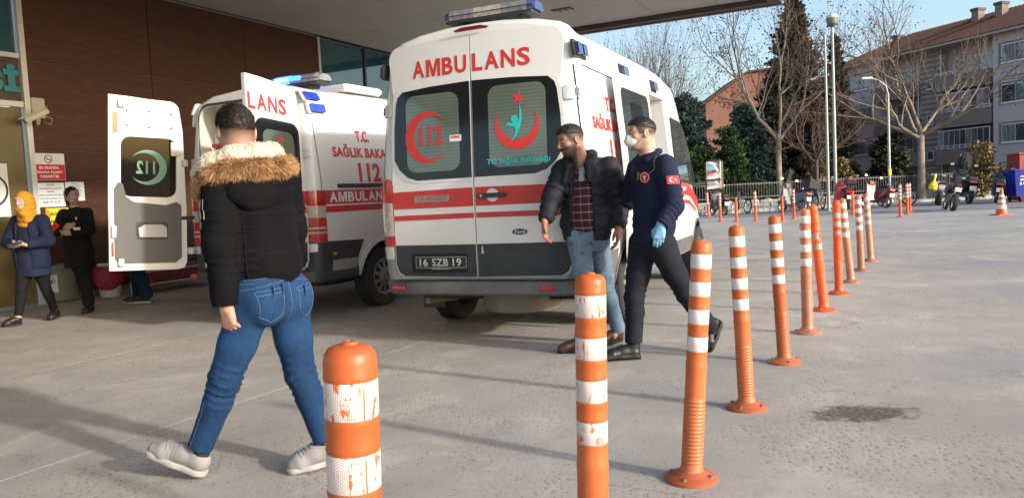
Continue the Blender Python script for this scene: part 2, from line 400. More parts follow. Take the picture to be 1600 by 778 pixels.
# ---------------------------------------------------------------- hospital building
M_ALU = mat('aluminium_frame', (.62, .60, .56), .45, .3, ns=3)
def wood_mat():
    m, nt, b = _nodes('wood_cladding'); v = coords(nt, 'Object', (.35, 1.2, 9.0))
    oi = N(nt, 'ShaderNodeObjectInfo'); 
    w = tnoise(nt, v, 2.6, 7, .65, 1.2); w2 = tnoise(nt, v, 9, 5, .7, .4)
    c = ramp(nt, w, [(.25, (.046, .016, .006)), (.5, (.070, .026, .010)), (.75, (.100, .041, .016))])
    c = mixc(nt, .5, c, ramp(nt, w2, [(.3, (.82, .8, .78)), (.7, (1.15, 1.15, 1.15))]), 'MULTIPLY')
    c = mixc(nt, .22, c, ramp(nt, oi.outputs['Random'], [(0, (.72, .7, .68)), (1, (1.25, 1.2, 1.15))]), 'MULTIPLY')
    nt.links.new(c, b.inputs['Base Color']); b.inputs['Roughness'].default_value = .5; b.inputs['Specular IOR Level'].default_value = .3
    bumpn(nt, b, w2, .12, .003); return m
M_WOOD = wood_mat()
hb = thing('hospital_building', 'hospital entrance front with dark wood cladding, teal glass and deep grey canopy over the ambulances', 'building', hosp(0, 0), -HW)
# local frame of hb: x = out from the wall, y = along it
def hbox(name, m, lo, hi, parent=None, b=0.):
    c = [(a + d) / 2 for a, d in zip(lo, hi)]; s = [d - a for a, d in zip(lo, hi)]
    return MB().box(c, s, 0, b).build(name, m, parent or hb)
hbox('wall', mat('core_concrete', (.22, .2, .18), .9), (-.5, -.84, 0), (-.03, 5.6, 5.0))
ys = [-.86, 1.28, 3.44, 5.62]; zs = [.12, .98, 2.28, 3.60, 4.96]
for i in range(3):
    for j in range(4):
        hbox('cladding_panel', M_WOOD, (-.025, ys[i] + .006, zs[j] + .006), (0 - .002 * ((i + j) % 2), ys[i + 1] - .006, zs[j + 1] - .006), b=.0)
hbox('plinth', mat('grey_granite', (.16, .15, .14), .5, ns=40), (-.03, -.86, 0), (.012, 5.62, .11))
M_TEAL = None
def teal_mat():
    m, nt, b = _nodes('teal_glazing'); b.inputs['Base Color'].default_value = (.012, .075, .088, 1); b.inputs['Roughness'].default_value = .04
    b.inputs['Specular IOR Level'].default_value = .9; b.inputs['Coat Weight'].default_value = .6
    v = coords(nt, 'Object'); bumpn(nt, b, tnoise(nt, v, .8, 2), .02, .02)
    c = ramp(nt, tnoise(nt, v, .7, 3), [(.3, (.010, .066, .080)), (.7, (.016, .090, .104))]); nt.links.new(c, b.inputs['Base Color']); return m
M_TEAL = teal_mat()
# curtain wall beyond the wood
hbox('curtain_wall_backing', mat('core_concrete', (.2, .2, .2)), (-.5, 5.64, 0), (-.12, 17, 5.0))
yy = 5.70
while yy < 16.5:
    for z0, z1 in ((.1, 1.2), (1.25, 2.95), (3.0, 4.93)):
        hbox('glass_panel', M_TEAL, (-.08, yy + .03, z0), (-.05, yy + 1.55, z1))
    hbox('mullion', mat('dark_mullion', (.03, .05, .055), .4), (-.09, yy - .03, .02), (-.01, yy + .024, 4.95))
    yy += 1.6
hbox('frame_post', M_ALU, (-.06, 5.60, .02), (.02, 5.665, 4.96))
# entrance bay at the left end
hbox('frame_post', M_ALU, (-.06, -.945, 0), (.05, -.865, 4.96))
M_OLIVE = mat('entrance_panel', (.135, .095, .035), .35, ns=2, col2=(.17, .125, .05))
for i in range(4):
    y1 = -.95 - i * 1.5; y0 = y1 - 1.46
    hbox('glass_panel', M_TEAL, (-.07, y0 + .03, 3.68), (-.04, y1 - .03, 4.93))
    hbox('transom', M_ALU, (-.05, y0, 3.60), (.03, y1 - .002, 3.67)); hbox('transom', M_ALU, (-.05, y0, 2.90), (.03, y1 - .002, 2.98))
    hbox('sign_panel', mat('sign_board_dark', (.06, .035, .022), .4), (-.06, y0, 2.985), (-.02, y1 - .002, 3.595))
    hbox('door_panel', M_OLIVE, (-.06, y0 + .02, 1.0), (-.03, y1 - .03, 2.89)); hbox('door_panel', M_OLIVE, (-.06, y0 + .02, .03), (-.03, y1 - .03, .985))
    hbox('mullion', M_ALU, (-.06, y0 - .01, .02), (.012, y0 + .035, 4.95))
M_TEALP = mat('teal_sign_letter', (.02, .22, .27), .4)
wsurf = lambda u, v, d: Vector((d, u, v))
rtext('sign_letter', 'GİRİŞİ', (-1.80, 3.27), .47, 1.66, wsurf, -.018, M_TEALP, hb, bold=.06, thick=.03, grid=9)
# canopy: soffit panels, fascia
M_SOFF = mat('soffit_panel', (.47, .44, .40), .6, n=.05, ns=1, kind='World')
hbox('canopy_slab', mat('canopy_core', (.12, .11, .10), .8), (-.6, -17.4, 5.03), (9.05, 8.70, 5.6))
fj = [8.70 - 2.62 * k for k in range(11)]; lj = [.01, 1.36, 2.71, 4.06, 5.41, 6.76, 8.11, 9.05]
for a in range(10):
    for b_ in range(7):
        hbox('soffit_panel', M_SOFF, (lj[b_] + .006, fj[a + 1] + .006, 5.0 + .003 * ((a * 3 + b_) % 2)), (lj[b_ + 1] - .006, fj[a] - .006, 5.028))
M_FASC = mat('brown_fascia', (.075, .050, .042), .5, ns=1)
hbox('fascia', M_FASC, (-.6, 8.71, 4.90), (9.3, 8.95, 5.75)); hbox('fascia', M_FASC, (9.06, -17.4, 4.90), (9.3, 8.705, 5.75))
M_FASC2 = mat('brown_fascia_edge', (.16, .10, .085), .5, ns=1)
hbox('fascia_trim', M_FASC2, (-.6, 8.955, 4.88), (9.3, 9.05, 5.76))
fx = MB(); fx.box((5.3, 6.94, 4.99), (.42, .22, .02)); fx.build('ceiling_fixture', mat('fixture_dark', (.1, .09, .08), .5), hb)
for dx in (-.13, .02, .15): MB().box((5.3 + dx, 6.94, 4.975), (.06, .15, .02)).build('ceiling_fixture_slot', M_SOFF, hb)
# notices on the wood wall (each lifts off)
M_PAPER = mat('white_paper', (.72, .72, .70), .6, n=.03); M_REDP = mat('red_print', (.55, .02, .03), .5, n=.05); M_BLACKP = mat('black_print', (.02, .02, .02), .5); M_WHITEP = mat('white_print', (.8, .8, .78), .5)
def notice(name, label, cat, y0, z0, y1, z1, m=M_PAPER):
    o = box(name, m, (0, 0, 0), (.006, y1 - y0, z1 - z0), b=0)
    w = hosp(.006, (y0 + y1) / 2, (z0 + z1) / 2); o.location = w; o.rotation_euler = (0, 0, -HW); tag(o, label, cat)
    return o
ns_ = notice('no_smoking_sign', 'red and white no smoking sign on the wood wall above the two women', 'sign', -.90, 1.84, -.40, 2.24)
fl_ = lambda u, v, d: Vector((d, u, v))
patch('red_field', [(-.246, -.196), (.246, -.196), (.246, .035), (-.246, .035)], fl_, .0035, M_REDP, ns_, grid=0, thick=.001)
for i, t in enumerate(('BU ALANDA', 'SİGARA İÇMEK', 'YASAKTIR')):
    rtext('lettering', t, (0, -.012 - i * .066), .042 if t[0] != 'S' else .05, (.30, .42, .30)[i], fl_, .005, M_WHITEP, ns_, bold=.03, grid=0)
on = crescent((0, .115), .062, .050, .0005, 0, 40)
patch('prohibition_ring', on, fl_, .0035, M_BLACKP, ns_, grid=0, thick=.001)
patch('prohibition_bar', [(-.045, .150), (-.038, .157), (.045, .080), (.038, .073)], fl_, .0036, M_BLACKP, ns_, grid=0, thick=.001)
patch('cigarette', [(-.04, .106), (.04, .106), (.04, .116), (-.04, .116)], fl_, .0037, M_BLACKP, ns_, grid=0, thick=.001)
n2 = notice('paper_notice', 'white printed notice with phone number under the no smoking sign', 'notice', -.87, 1.44, -.44, 1.80)
for i, (t, w) in enumerate((('DUYURU', .12), ('HASTANEMİZE AİT RANDEVU', .34), ('HATTI', .1), ('SABAH, AKŞAM, SAATLERDE', .36), ('WHATSAPP DANIŞMA HATTI', .36), ('0549 713 16 19', .26))):
    tag(rtext('lettering', t, (0, .15 - i * .052), .026 if i < 5 else .036, w, fl_, .0035, M_BLACKP, n2, bold=.02, grid=0), kind='stuff')
patch('side_bar', [(-.20, -.12), (-.19, -.12), (-.19, .03), (-.20, .03)], fl_, .0035, M_BLACKP, n2, grid=0, thick=.001)
n3 = notice('paper_notice', 'smaller white notice beside the phone number notice', 'notice', -.42, 1.52, -.12, 1.81)
for i, w in enumerate((.1, .2, .16, .22, .18, .22)):
    patch('printed_line', [(-w / 2, .11 - i * .036), (w / 2, .11 - i * .036), (w / 2, .118 - i * .036), (-w / 2, .118 - i * .036)], fl_, .0035, M_BLACKP, n3, grid=0, thick=.001)
M_YEL = mat('yellow_poster', (.80, .62, .02), .55, n=.05)
n4 = notice('taxi_poster', 'yellow taxi poster behind the woman in black', 'poster', -.76, 1.00, -.40, 1.42, M_YEL)
patch('orange_corner', [(-.18, -.02), (-.08, .12), (-.18, .208)], fl_, .0035, mat('orange_print', (.75, .25, .03), .5), n4, grid=0, thick=.001)
for i, t in enumerate(('ALO TAKSİ', 'HASTANE', 'DURAĞI')):
    rtext('lettering', t, (.02, .13 - i * .12), .055, .26, fl_, .0035, M_BLACKP, n4, bold=.05, grid=0)
n5 = notice('wall_pictogram_board', 'pale board with round pictogram left of the frame post', 'sign', -2.0, 1.32, -1.26, 2.08)
patch('ring', crescent((.12, 0), .24, .21, .0005, 0, 40), fl_, .0035, M_BLACKP, n5, grid=0, thick=.001)
# CCTV camera
M_CCTV = mat('camera_housing', (.50, .47, .40), .45, ns=10)
cc = thing('security_camera', 'beige security camera with sun shield on the frame post', 'camera', hosp(.02, -.78, 2.78), -HW)
MB().box((.01, .03, .12), (.05, .20, .30), b=.012).build('mount_plate', M_CCTV, cc)
_bm = Matrix.Rotation(R(28), 4, 'X')
bb = MB(); bb.M = Matrix.Translation((.20, -.12, -.02)) @ Matrix.Rotation(R(-20), 4, 'Z') @ _bm
bb.box((0, 0, 0), (.10, .36, .085), b=.02); bb.build('housing', M_CCTV, cc)
bb2 = MB(); bb2.M = bb.M; bb2.box((0, -.03, .055), (.12, .44, .012), b=.004); bb2.build('sun_shield', M_CCTV, cc)
bb3 = MB(); bb3.M = bb.M; bb3.lathe([(.001, -.183), (.034, -.183), (.036, -.17)], 16, axis='y'); bb3.build('lens', M_BLACKP, cc)
MB().tube([(.03, .02, .05), (.10, -.02, -.10), (.16, -.08, -.13), (.20, -.11, -.06)], .018).build('bracket', M_CCTV, cc)
MB().tube([(.16, .02, 0), (.2, .12, -.05), (.12, .14, -.12), (.03, .08, -.08)], .006, 6).build('cable', M_CCTV, cc)
# ================================================================== AMBULANCES
M_WHITE = mat('white_van_paint', (.78, .78, .765), .28, n=.015, ns=3, coat=.5)
def dirt_paint():
    m, nt, b = _nodes('white_van_paint_dusty'); v = coords(nt, 'Object'); sx = N(nt, 'ShaderNodeSeparateXYZ'); nt.links.new(v, sx.inputs[0])
    f = math_(nt, 'ADD', math_(nt, 'MULTIPLY_ADD', sx.outputs[2], -.9, .95), math_(nt, 'MULTIPLY', tnoise(nt, v, 5, 6, .7), .7))
    c = ramp(nt, f, [(.35, (.75, .745, .73)), (1.0, (.69, .675, .65))])
    sp = ramp(nt, tnoise(nt, v, 70, 3, .9), [(.28, (.82, .79, .75)), (.36, (1, 1, 1))]); c = mixc(nt, .5, c, sp, 'MULTIPLY')
    nt.links.new(c, b.inputs['Base Color']); b.inputs['Roughness'].default_value = .3; b.inputs['Coat Weight'].default_value = .45; b.inputs['Coat Roughness'].default_value = .08
    return m
M_WHITE = dirt_paint()
M_DARKP = mat('dark_plastic', (.035, .038, .042), .5, n=.2, ns=7, bump=.1, bs=200)
M_GREYP = mat('grey_bumper_plastic', (.11, .11, .11), .55, n=.25, ns=6, bump=.15, bs=120)
M_GREYL = mat('dusty_grey_plastic', (.30, .30, .29), .6, n=.2, ns=6, bump=.1, bs=120)
M_REDV = mat('red_vinyl', (.56, .035, .03), .35, n=.06, ns=5, coat=.3)
M_REDT = mat('red_letter_vinyl', (.60, .04, .035), .4, n=.04)
M_TURQ = mat('turquoise_vinyl', (.02, .50, .50), .4, n=.04)
M_FRIT = mat('black_window_glass', (.006, .008, .009), .08, n=.1, coat=.4, spec=.35)
M_TINT = mat('tinted_window_glass', (.03, .045, .045), .04, n=.2, ns=2, coat=1.0)
M_TYRE = mat('tyre_rubber', (.028, .027, .026), .85, n=.25, ns=30, bump=.2, bs=150)
M_HUB = mat('wheel_trim_grey', (.23, .23, .235), .42, .35, n=.12)
M_SEAM = mat('door_gap_black', (.012, .012, .012), .8)
M_CHROME = mat('zinc_hinge', (.66, .66, .64), .38, .35, n=.1, ns=20)
M_REDLENS = mat('red_light_lens', (.42, .008, .012), .1, n=.2, ns=30, coat=1)
M_CLEARLENS = mat('clear_light_lens', (.42, .38, .32), .12, n=.3, ns=30, coat=1)
M_BLUELENS = mat('blue_light_lens', (.015, .06, .55), .1, n=.2, ns=30, coat=1)
M_NAVYLENS = mat('dark_blue_light_lens', (.02, .03, .12), .12, n=.3, ns=20, coat=1)
M_SMOKEL = mat('clear_grey_lens', (.22, .22, .24), .12, n=.3, ns=20, coat=1)
M_INT = mat('ambulance_interior_panel', (.72, .69, .60), .5, n=.04)
def blind_mat():
    m, nt, b = _nodes('frosted_blind'); v = coords(nt, 'Object'); sx = N(nt, 'ShaderNodeSeparateXYZ'); nt.links.new(v, sx.inputs[0])
    s = math_(nt, 'SINE', math_(nt, 'MULTIPLY', sx.outputs[2], 210))
    c = ramp(nt, math_(nt, 'MULTIPLY_ADD', s, .3, .6), [(.0, (.075, .10, .08)), (.8, (.125, .155, .125))])
    c = mixc(nt, .5, c, ramp(nt, tnoise(nt, v, 2.2, 3), [(.35, (.7, .75, .72)), (.65, (1.3, 1.25, 1.15))]), 'MULTIPLY')
    nt.links.new(c, b.inputs['Base Color']); b.inputs['Roughness'].default_value = .12; b.inputs['Coat Weight'].default_value = .8; return m
M_BLIND = blind_mat()
def bool_apply(ob, cutters):
    for k in cutters:
        md = ob.modifiers.new('b', 'BOOLEAN'); md.operation = 'DIFFERENCE'; md.solver = 'EXACT'; md.object = k
    dg = bpy.context.evaluated_depsgraph_get(); me = bpy.data.meshes.new_from_object(ob.evaluated_get(dg))
    ob.modifiers.clear(); ob.data = me
    for k in cutters: bpy.data.objects.remove(k)
    return ob
def interp(pts, x):
    if x <= pts[0][0]: return pts[0][1]
    for (a, b), (c, d) in zip(pts, pts[1:]):
        if x <= c: return b + (d - b) * (x - a) / (c - a)
    return pts[-1][1]
def sinterp(pts, x):   # smooth (catmull) interpolation
    n = len(pts)
    if x <= pts[0][0]: return pts[0][1]
    if x >= pts[-1][0]: return pts[-1][1]
    for i in range(n - 1):
        if x <= pts[i + 1][0]:
            x0, y0 = pts[i]; x1, y1 = pts[i + 1]; t = (x - x0) / (x1 - x0)
            m0 = (y1 - pts[i - 1][1]) / (x1 - pts[i - 1][0]) if i > 0 else (y1 - y0) / (x1 - x0)
            m1 = (pts[i + 2][1] - y0) / (pts[i + 2][0] - x0) if i + 2 < n else (y1 - y0) / (x1 - x0)
            h = x1 - x0; return (2*t**3-3*t*t+1)*y0 + (t**3-2*t*t+t)*h*m0 + (-2*t**3+3*t*t)*y1 + (t**3-t*t)*h*m1
class Van:
    def __init__(s, Wp, roofc, rc=.13, rear=lambda z: .08, crown=.05, T=None, P=None, L=5.96, zb=.42):
        s.Wp = Wp; s.rc = rc; s.rear = rear; s.crown = crown; s.T = T; s.P = P; s.L = L; s.zb = zb; s.top = Wp[-1][0]
    def W(s, z): return sinterp(s.Wp, z)
    def rs(s, x, z, off): return Vector((x, s.rear(z) + s.crown * (x / .9) ** 2 - off, z))
    def ss(s, side):
        def f(y, z, off): return Vector((side * (s.W(z) * interp(s.P, y) + off), y, z))
        return f
    def cs(s, side):      # corner: u = arc length from the rear face round to the side
        def f(u, z, off):
            a = u / s.rc; w = s.W(z); cx = w - s.rc; cy = s.rear(z) + s.crown * .9 + s.rc
            return Vector((side * (cx + (s.rc + off) * math.sin(a)), cy - (s.rc + off) * math.cos(a), z))
        return f
    def shell(s, m, parent, cut):
        zs = [s.zb, .5, .7, .86, 1.1, 1.35, 1.6, 1.85, 2.1, 2.25, 2.38, 2.48, 2.55, 2.60, 2.64] + [q[0] for q in s.Wp if q[0] > 2.645]
        prof = [(s.W(z), z) for z in zs]
        st = []
        for a in (90, 70, 50, 30, 12, 0): st.append((s.rc * (1 - math.sin(R(a))), s.rc * (1 - math.cos(R(a))), 1))
        ysn = [.5, 1.0, 1.8, 2.6, 3.4, 4.0, 4.2, 4.4, 4.6, 4.8, 5.0, 5.2, 5.35, 5.5, 5.7, 5.85, 5.93, 5.96]
        vs = []; n = None
        for dy, ins, _ in st:
            ring = []
            for w, z in prof:
                x = max(0, w - ins); ring.append((x, s.rear(z) + s.crown * .9 + dy, z - (ins * .35 if z > 2.5 else 0)))
            vs.append(ring)
        for y in ysn:
            t = s.T(y); k = interp(s.P, y); vs.append([(w * k, y, s.zb + (z - s.zb) * (t - s.zb) / (s.top - s.zb)) for w, z in prof])
        V = []; F = []; n = 2 * len(prof) - (1 if prof[-1][0] < 1e-4 else 0)
        for ring in vs:
            right = ring; left = [(-x, y, z) for x, y, z in reversed(ring)]
            if prof[-1][0] < 1e-4: left = left[1:]
            V += right + left
        for i in range(len(vs) - 1):
            for k in range(n):
                j = (k + 1) % n; F.append((i * n + k, i * n + j, (i + 1) * n + j, (i + 1) * n + k))
        F.append(tuple(range(n - 1, -1, -1))); F.append(tuple((len(vs) - 1) * n + k for k in range(n)))
        b = MB(); b.add(V, F); ob = b.build('body', m, parent, smooth=None)
        ob.parent = None
        bool_apply(ob, cut); ob.parent = parent
        me = ob.data; me.polygons.foreach_set('use_smooth', [True] * len(me.polygons)); me.set_sharp_from_angle(angle=R(32))
        return ob
def cutter(c, d=None, cyl=None):
    b = MB()
    if cyl: b.lathe([(cyl[0], -cyl[1]), (cyl[0], cyl[1])], 32, axis='x', c=c)
    else: b.box(c, d)
    return b.build('cut', None, smooth=None)
def tyre_profile(r, w):
    p = [(r * .60, -w * .38), (r * .70, -w * .48), (r * .86, -w * .5), (r * .95, -w * .47), (r * .985, -w * .42)]
    g = []
    for k in range(-3, 4):
        x = k * w * .115; g += [(r, x - w * .035), (r, x + w * .035), (r * .975, x + w * .045), (r * .975, x + w * .07)]
    return p + g[:-2] + [(r * .985, w * .42), (r * .95, w * .47), (r * .86, w * .5), (r * .70, w * .48), (r * .60, w * .38)]
def make_wheel(parent, x, y, side, r=.35, w=.22, holes=10, spoke=False):
    wt = MB(); prof = tyre_profile(r, w); wt.lathe(prof, 56, axis='x', cap=False)
    # tread blocks: cut the crown radially
    vs = []
    for v in wt.v:
        rr = math.hypot(v[1], v[2])
        if rr > r * .99:
            a = math.atan2(v[2], v[1]); k = int(round(a / (2 * math.pi / 56))) % 2
            f = 1 - (.012 if (k + (1 if v[0] > 0 else 0)) % 2 else 0); v = (v[0], v[1] * f, v[2] * f)
        vs.append(v)
    wt.v = vs
    wh = wt.build('wheel', M_TYRE, parent, smooth=30); wh.location = (x, y, r)
    rim = MB(); s = side; R0 = r * .62
    rim.lathe([(R0, -s * w * .36), (R0, s * w * .40), (R0 * .95, s * w * .43), (R0 * .90, s * w * .36), (R0 * .86, s * w * .33), (R0 * .3, s * w * .46), (R0 * .24, s * w * .5), (.001, s * w * .5)], 40, axis='x', cap=False)
    o = rim.build('rim', M_HUB, wh, smooth=30)
    hm = MB()
    for k in range(holes):
        a = 2 * math.pi * k / holes; da = math.pi / holes * .5
        pts = [(R0 * .52, a - da * .9), (R0 * .84, a - da), (R0 * .84, a + da), (R0 * .52, a + da * .9)]
        def f(rr, xx): return xx
        q = []
        for rr, an in pts:
            t = (rr - R0 * .3) / (R0 * .56); xx = s * (w * .46 + (w * .33 - w * .46) * t + .004); q.append((xx, rr * math.cos(an), rr * math.sin(an)))
        hm.add(q, [(0, 1, 2, 3)])
    hm.build('rim_opening', M_SEAM, wh, smooth=None)
    nt_ = MB()
    for k in range(6):
        a = math.pi * k / 3; nt_.lathe([(.012, s * w * .44), (.012, s * w * .52), (.001, s * w * .525)], 6, axis='x', c=(0, R0 * .2 * math.cos(a), R0 * .2 * math.sin(a)))
    nt_.build('wheel_nuts', M_DARKP, wh, smooth=30)
    return wh
def hinge(parent, v, side, z):
    f = v.cs(side); b = MB()
    on = lambda u, zz, o: f(u, zz, o)
    p = patch('door_hinge', rrect(.0, z - .055, .095, z + .055, .012, 2), on, .004, M_CHROME, parent, grid=.03, thick=.022)
    q = patch('hinge_leaf', rrect(.11, z - .05, .19, z + .05, .012, 2), on, .004, M_CHROME, parent, grid=.03, thick=.018)
    patch('hinge_pin', rrect(.088, z - .035, .118, z + .035, .008, 2), on, .006, M_DARKP, parent, grid=.03, thick=.026)
def beacon(parent, m, surf, y0, y1, z0, z1):
    a = patch('side_beacon', rrect(y0 - .03, z0 - .02, y1 + .03, z1 + .02, .015, 2), surf, -.01, M_WHITE if m is M_BLUELENS else M_DARKP, parent, thick=.022)
    patch('beacon_lens', rrect(y0, z0, y1, z1, .015, 2), surf, .012, m, a, thick=.035)
def bumper(parent, m, y0=-.05, z0=.42, z1=.56, w=1.0, ret=.75):
    pl = [(-w, ret), (-w, .28), (-w * .975, .14), (-w * .92, .05), (-w * .8, y0 + .04), (-w * .4, y0 + .008), (0, y0), (w * .4, y0 + .008), (w * .8, y0 + .04), (w * .92, .05), (w * .975, .14), (w, .28), (w, ret)]
    prof = [(-.05, z0), (0, z0 + .025), (.004, z1 - .035), (-.012, z1 - .008), (-.10, z1)]   # outward offset, z
    V = []; F = []; n = len(pl)
    for o, z in prof + [(-.12, z0 + .02)]:
        for i, (x, y) in enumerate(pl):
            a = pl[max(i - 1, 0)]; b_ = pl[min(i + 1, n - 1)]; dx, dy = b_[0] - a[0], b_[1] - a[1]; l = math.hypot(dx, dy)
            V.append((x + dy / l * o, y - dx / l * o, z))
    m_ = len(prof) + 1
    for k in range(m_):
        for i in range(n - 1):
            a = k * n + i; b2 = ((k + 1) % m_) * n + i; F.append((a, a + 1, b2 + 1, b2))
    F.append(tuple(k * n for k in range(m_))); F.append(tuple(k * n + n - 1 for k in reversed(range(m_))))
    return MB().add(V, F).build('rear_bumper', m, parent, smooth=35)
def mirror_(poly): return [(-x, z) for x, z in poly]

# ------------------------------------------------------------------ front ambulance (rear doors closed)
VY1 = R(24)
amb = thing('ambulance', 'white ambulance nearest the camera with closed rear doors and rear plate 16 SZB 19', 'ambulance', (-.316, 6.52, 0), -VY1, 'ambulances under the canopy')
_T = lambda y: sinterp([(.4, 2.72), (2, 2.74), (3.4, 2.73), (4.0, 2.66), (4.25, 2.50), (4.6, 2.14), (5.0, 1.66), (5.2, 1.42), (5.35, 1.32), (5.6, 1.20), (5.8, 1.02), (5.93, .78), (5.96, .7)], y)
_P = [(0, 1), (4.0, 1), (4.6, .985), (5.2, .95), (5.6, .88), (5.8, .78), (5.93, .64), (5.96, .55)]
v1 = Van([(.40, .955), (.6, .985), (.86, 1.0), (1.3, 1.0), (1.6, .985), (1.92, .955), (2.2, .93), (2.4, .905), (2.54, .88), (2.62, .84), (2.675, .76), (2.72, .57), (2.75, .29), (2.757, 0)], 2.757, rear=lambda z: .06 + max(0, z - 1.35) * .05, T=_T, P=_P, L=5.96)
cuts = [cutter((sd * 1.0, yy, .36), cyl=(.435, .28)) for sd in (-1, 1) for yy in (1.28, 4.98)]
cuts += [cutter((.62, 2.72, 1.44), (1.2, 1.04, 1.70))]
body = v1.shell(M_WHITE, amb, cuts)
# windscreen and inner surfaces by material
body.data.materials.append(M_TINT); body.data.materials.append(M_INT); body.data.materials.append(M_DARKP)
for p in body.data.polygons:
    c = p.center
    if 4.25 < c.y < 5.2 and c.z > 1.4 and abs(c.x) < .8 and p.normal.y > .2 and p.normal.z > .15: p.material_index = 1
    elif 2.19 < c.y < 3.25 and c.x < .8 and .5 < c.z < 2.35 and (abs(c.x) < .7) and p.normal.z > -.9 and c.x > -.1: p.material_index = 2
    elif c.z < .8 and (abs(c.y - 1.28) < .46 or abs(c.y - 4.98) < .46) and abs(c.x) < .93: p.material_index = 3
ss1, ss1l, rs1 = v1.ss(1), v1.ss(-1), v1.rs
# rear doors: x measured from the centre split
def door_outline(sgn, top=2.618, bot=.575, wt=.815, wb=.845):
    n = 6; out = [(.005, bot)]
    out += [(wb - .10, bot), (wb - .03, bot + .02), (wb, bot + .09)]
    for z in (.9, 1.3, 1.6, 1.9, 2.2): out.append((interp([(1.3, wb), (2.2, wb - .045), (2.6, wt)], z), z))
    for a in range(0, 91, 15): out.append((wt - .10 + .115 * math.cos(R(a)), top - .115 + .115 * math.sin(R(a)) + .0))
    out += [(.4, top + .005), (.2, top + .018), (.005, top + .022)]
    return [(sgn * x, z) for x, z in out]
M_DOORS = []
for sg in (-1, 1):
    d = patch('rear_door', door_outline(sg), rs1, -.004, M_WHITE, amb, grid=.12, thick=.022)
    M_DOORS.append(d)
    S = lambda x, z, off, _f=rs1: _f(x, z, off + .018)
    wx = .80
    wo = [(.012, 1.43), (.56, 1.43), (.66, 1.46), (.745, 1.53), (.80, 1.62), (.79, 1.9), (.765, 2.11), (.745, 2.17), (.69, 2.215), (.4, 2.235), (.012, 2.245)]
    fr = [(x * (1 if x < .1 else 1.0), z) for x, z in wo]
    # pressed recess round the glass
    rec = [(.012, 1.405), (.57, 1.405), (.68, 1.435), (.77, 1.51), (.832, 1.61), (.82, 1.9), (.80, 2.13), (.77, 2.21), (.70, 2.255), (.4, 2.275), (.012, 2.285)]
    patch('window_surround', [(sg * a, b_) for a, b_ in rec], S, .001, M_WHITE, d, thick=.003)
    patch('rear_window', [(sg * a, b_) for a, b_ in fr], S, .0045, M_FRIT, d, thick=.003)
    ri = rrect(.16, 1.50, .67, 2.18, .09, 5) if sg > 0 else rrect(-.66, 1.50, -.12, 2.17, .09, 5)
    patch('window_blind', ri, S, .008, M_BLIND, d, thick=.001)
    # stripes and dark lower panel, stopped at the door edge
    ex = lambda z: interp([(1.3, .838), (2.2, .80)], z)
    patch('red_stripe', [(sg * .012, 1.185), (sg * .832, 1.185), (sg * .832, 1.335), (sg * .012, 1.345)], S, .0015, M_REDV, d, thick=.002)
    patch('red_stripe', [(sg * .012, 1.085), (sg * .832, 1.08), (sg * .832, 1.125), (sg * .012, 1.13)], S, .0015, M_REDV, d, thick=.002)
    patch('lower_trim', [(sg * .010, .58), (sg * .75, .585), (sg * .81, .62), (sg * .835, .68), (sg * .835, .86), (sg * .010, .86)], S, .001, M_DARKP, d, thick=.006)
    if sg < 0: dl, SL = d, S
    else: dr, SR = d, S
    cf = v1.cs(sg)
    for z in (2.07, .79): hinge(amb, v1, sg, z)
    # tail light: wraps the corner
    tl = patch('tail_light', [(-.035, .86), (.16, .86), (.165, 1.1), (.15, 1.32), (.11, 1.42), (.02, 1.46), (-.03, 1.40)], cf, .002, M_REDLENS, amb, grid=.035, thick=.022)
    patch('clear_lens', [(-.025, .95), (.155, .93), (.158, 1.10), (.13, 1.26), (-.02, 1.24)], cf, .025, M_CLEARLENS, tl, grid=.035, thick=.003)
    patch('corner_trim', [(-.05, .50), (.20, .50), (.20, .855), (-.05, .855)], cf, .001, M_GREYL, amb, grid=.035, thick=.014)
    patch('gutter', [(.10, 2.30), (.116, 2.30), (.116, 1.0), (.10, 1.0)][::-1], cf, .001, M_SEAM, amb, grid=.035, thick=.001)
# AMBULANS across both doors, cut at the split
for sg, d, S in ((-1, dl, SL), (1, dr, SR)):
    block('AMBU' if sg < 0 else 'LANS', -.575 if sg < 0 else .02, -.035 if sg < 0 else .545, 2.395, .150, S, .001, M_REDT, d)
patch('crescent_emblem', crescent((-.445, 1.80), .225, .185, .052, .0), SL, .0105, M_REDT, dl, thick=.001)
rtext('number_112', '112', (-.40, 1.81), .17, .235, SL, .0105, M_REDT, dl, bold=.03)
lb = patch('small_label', rrect(-.215, 1.745, -.10, 1.80, .004, 1), SL, .0105, M_WHITEP, dl, thick=.0006)
rtext('lettering', 'DEMS', (-.158, 1.782), .022, .09, SL, .0115, M_REDT, lb, bold=.04, thick=.0004)
def emblem(d, S, cx, cz, r, off=.0105):
    patch('crescent_emblem', crescent((cx, cz), r, r * .86, .0, r * .30), S, off, M_REDT, d, thick=.001)
    patch('star_emblem', star((cx + .02, cz + r * 1.18), r * .33, .4, 5, 80), S, off, M_REDT, d, thick=.001)
    patch('figure_head', circ((cx - r * .10, cz + r * .30), r * .16), S, off, M_TURQ, d, thick=.001)
    fig = [(.13, .95), (.22, .62), (.24, .25), (.12, -.12), (-.05, -.42), (-.28, -.68), (-.10, -.35), (-.06, -.14), (-.12, -.02), (-.42, .06), (-.55, .02), (-.40, .16), (-.10, .13), (.05, .16), (.12, .32), (.14, .6)]
    patch('figure_emblem', [(cx + a * r, cz + b_ * r) for a, b_ in fig], S, off, M_TURQ, d, thick=.001)
emblem(dr, SR, .415, 1.83, .195)
rtext('lettering', 'TC Sağlık Bakanlığı', (.415, 1.545), .062, .56, SR, .0105, M_TURQ, dr, bold=.03)
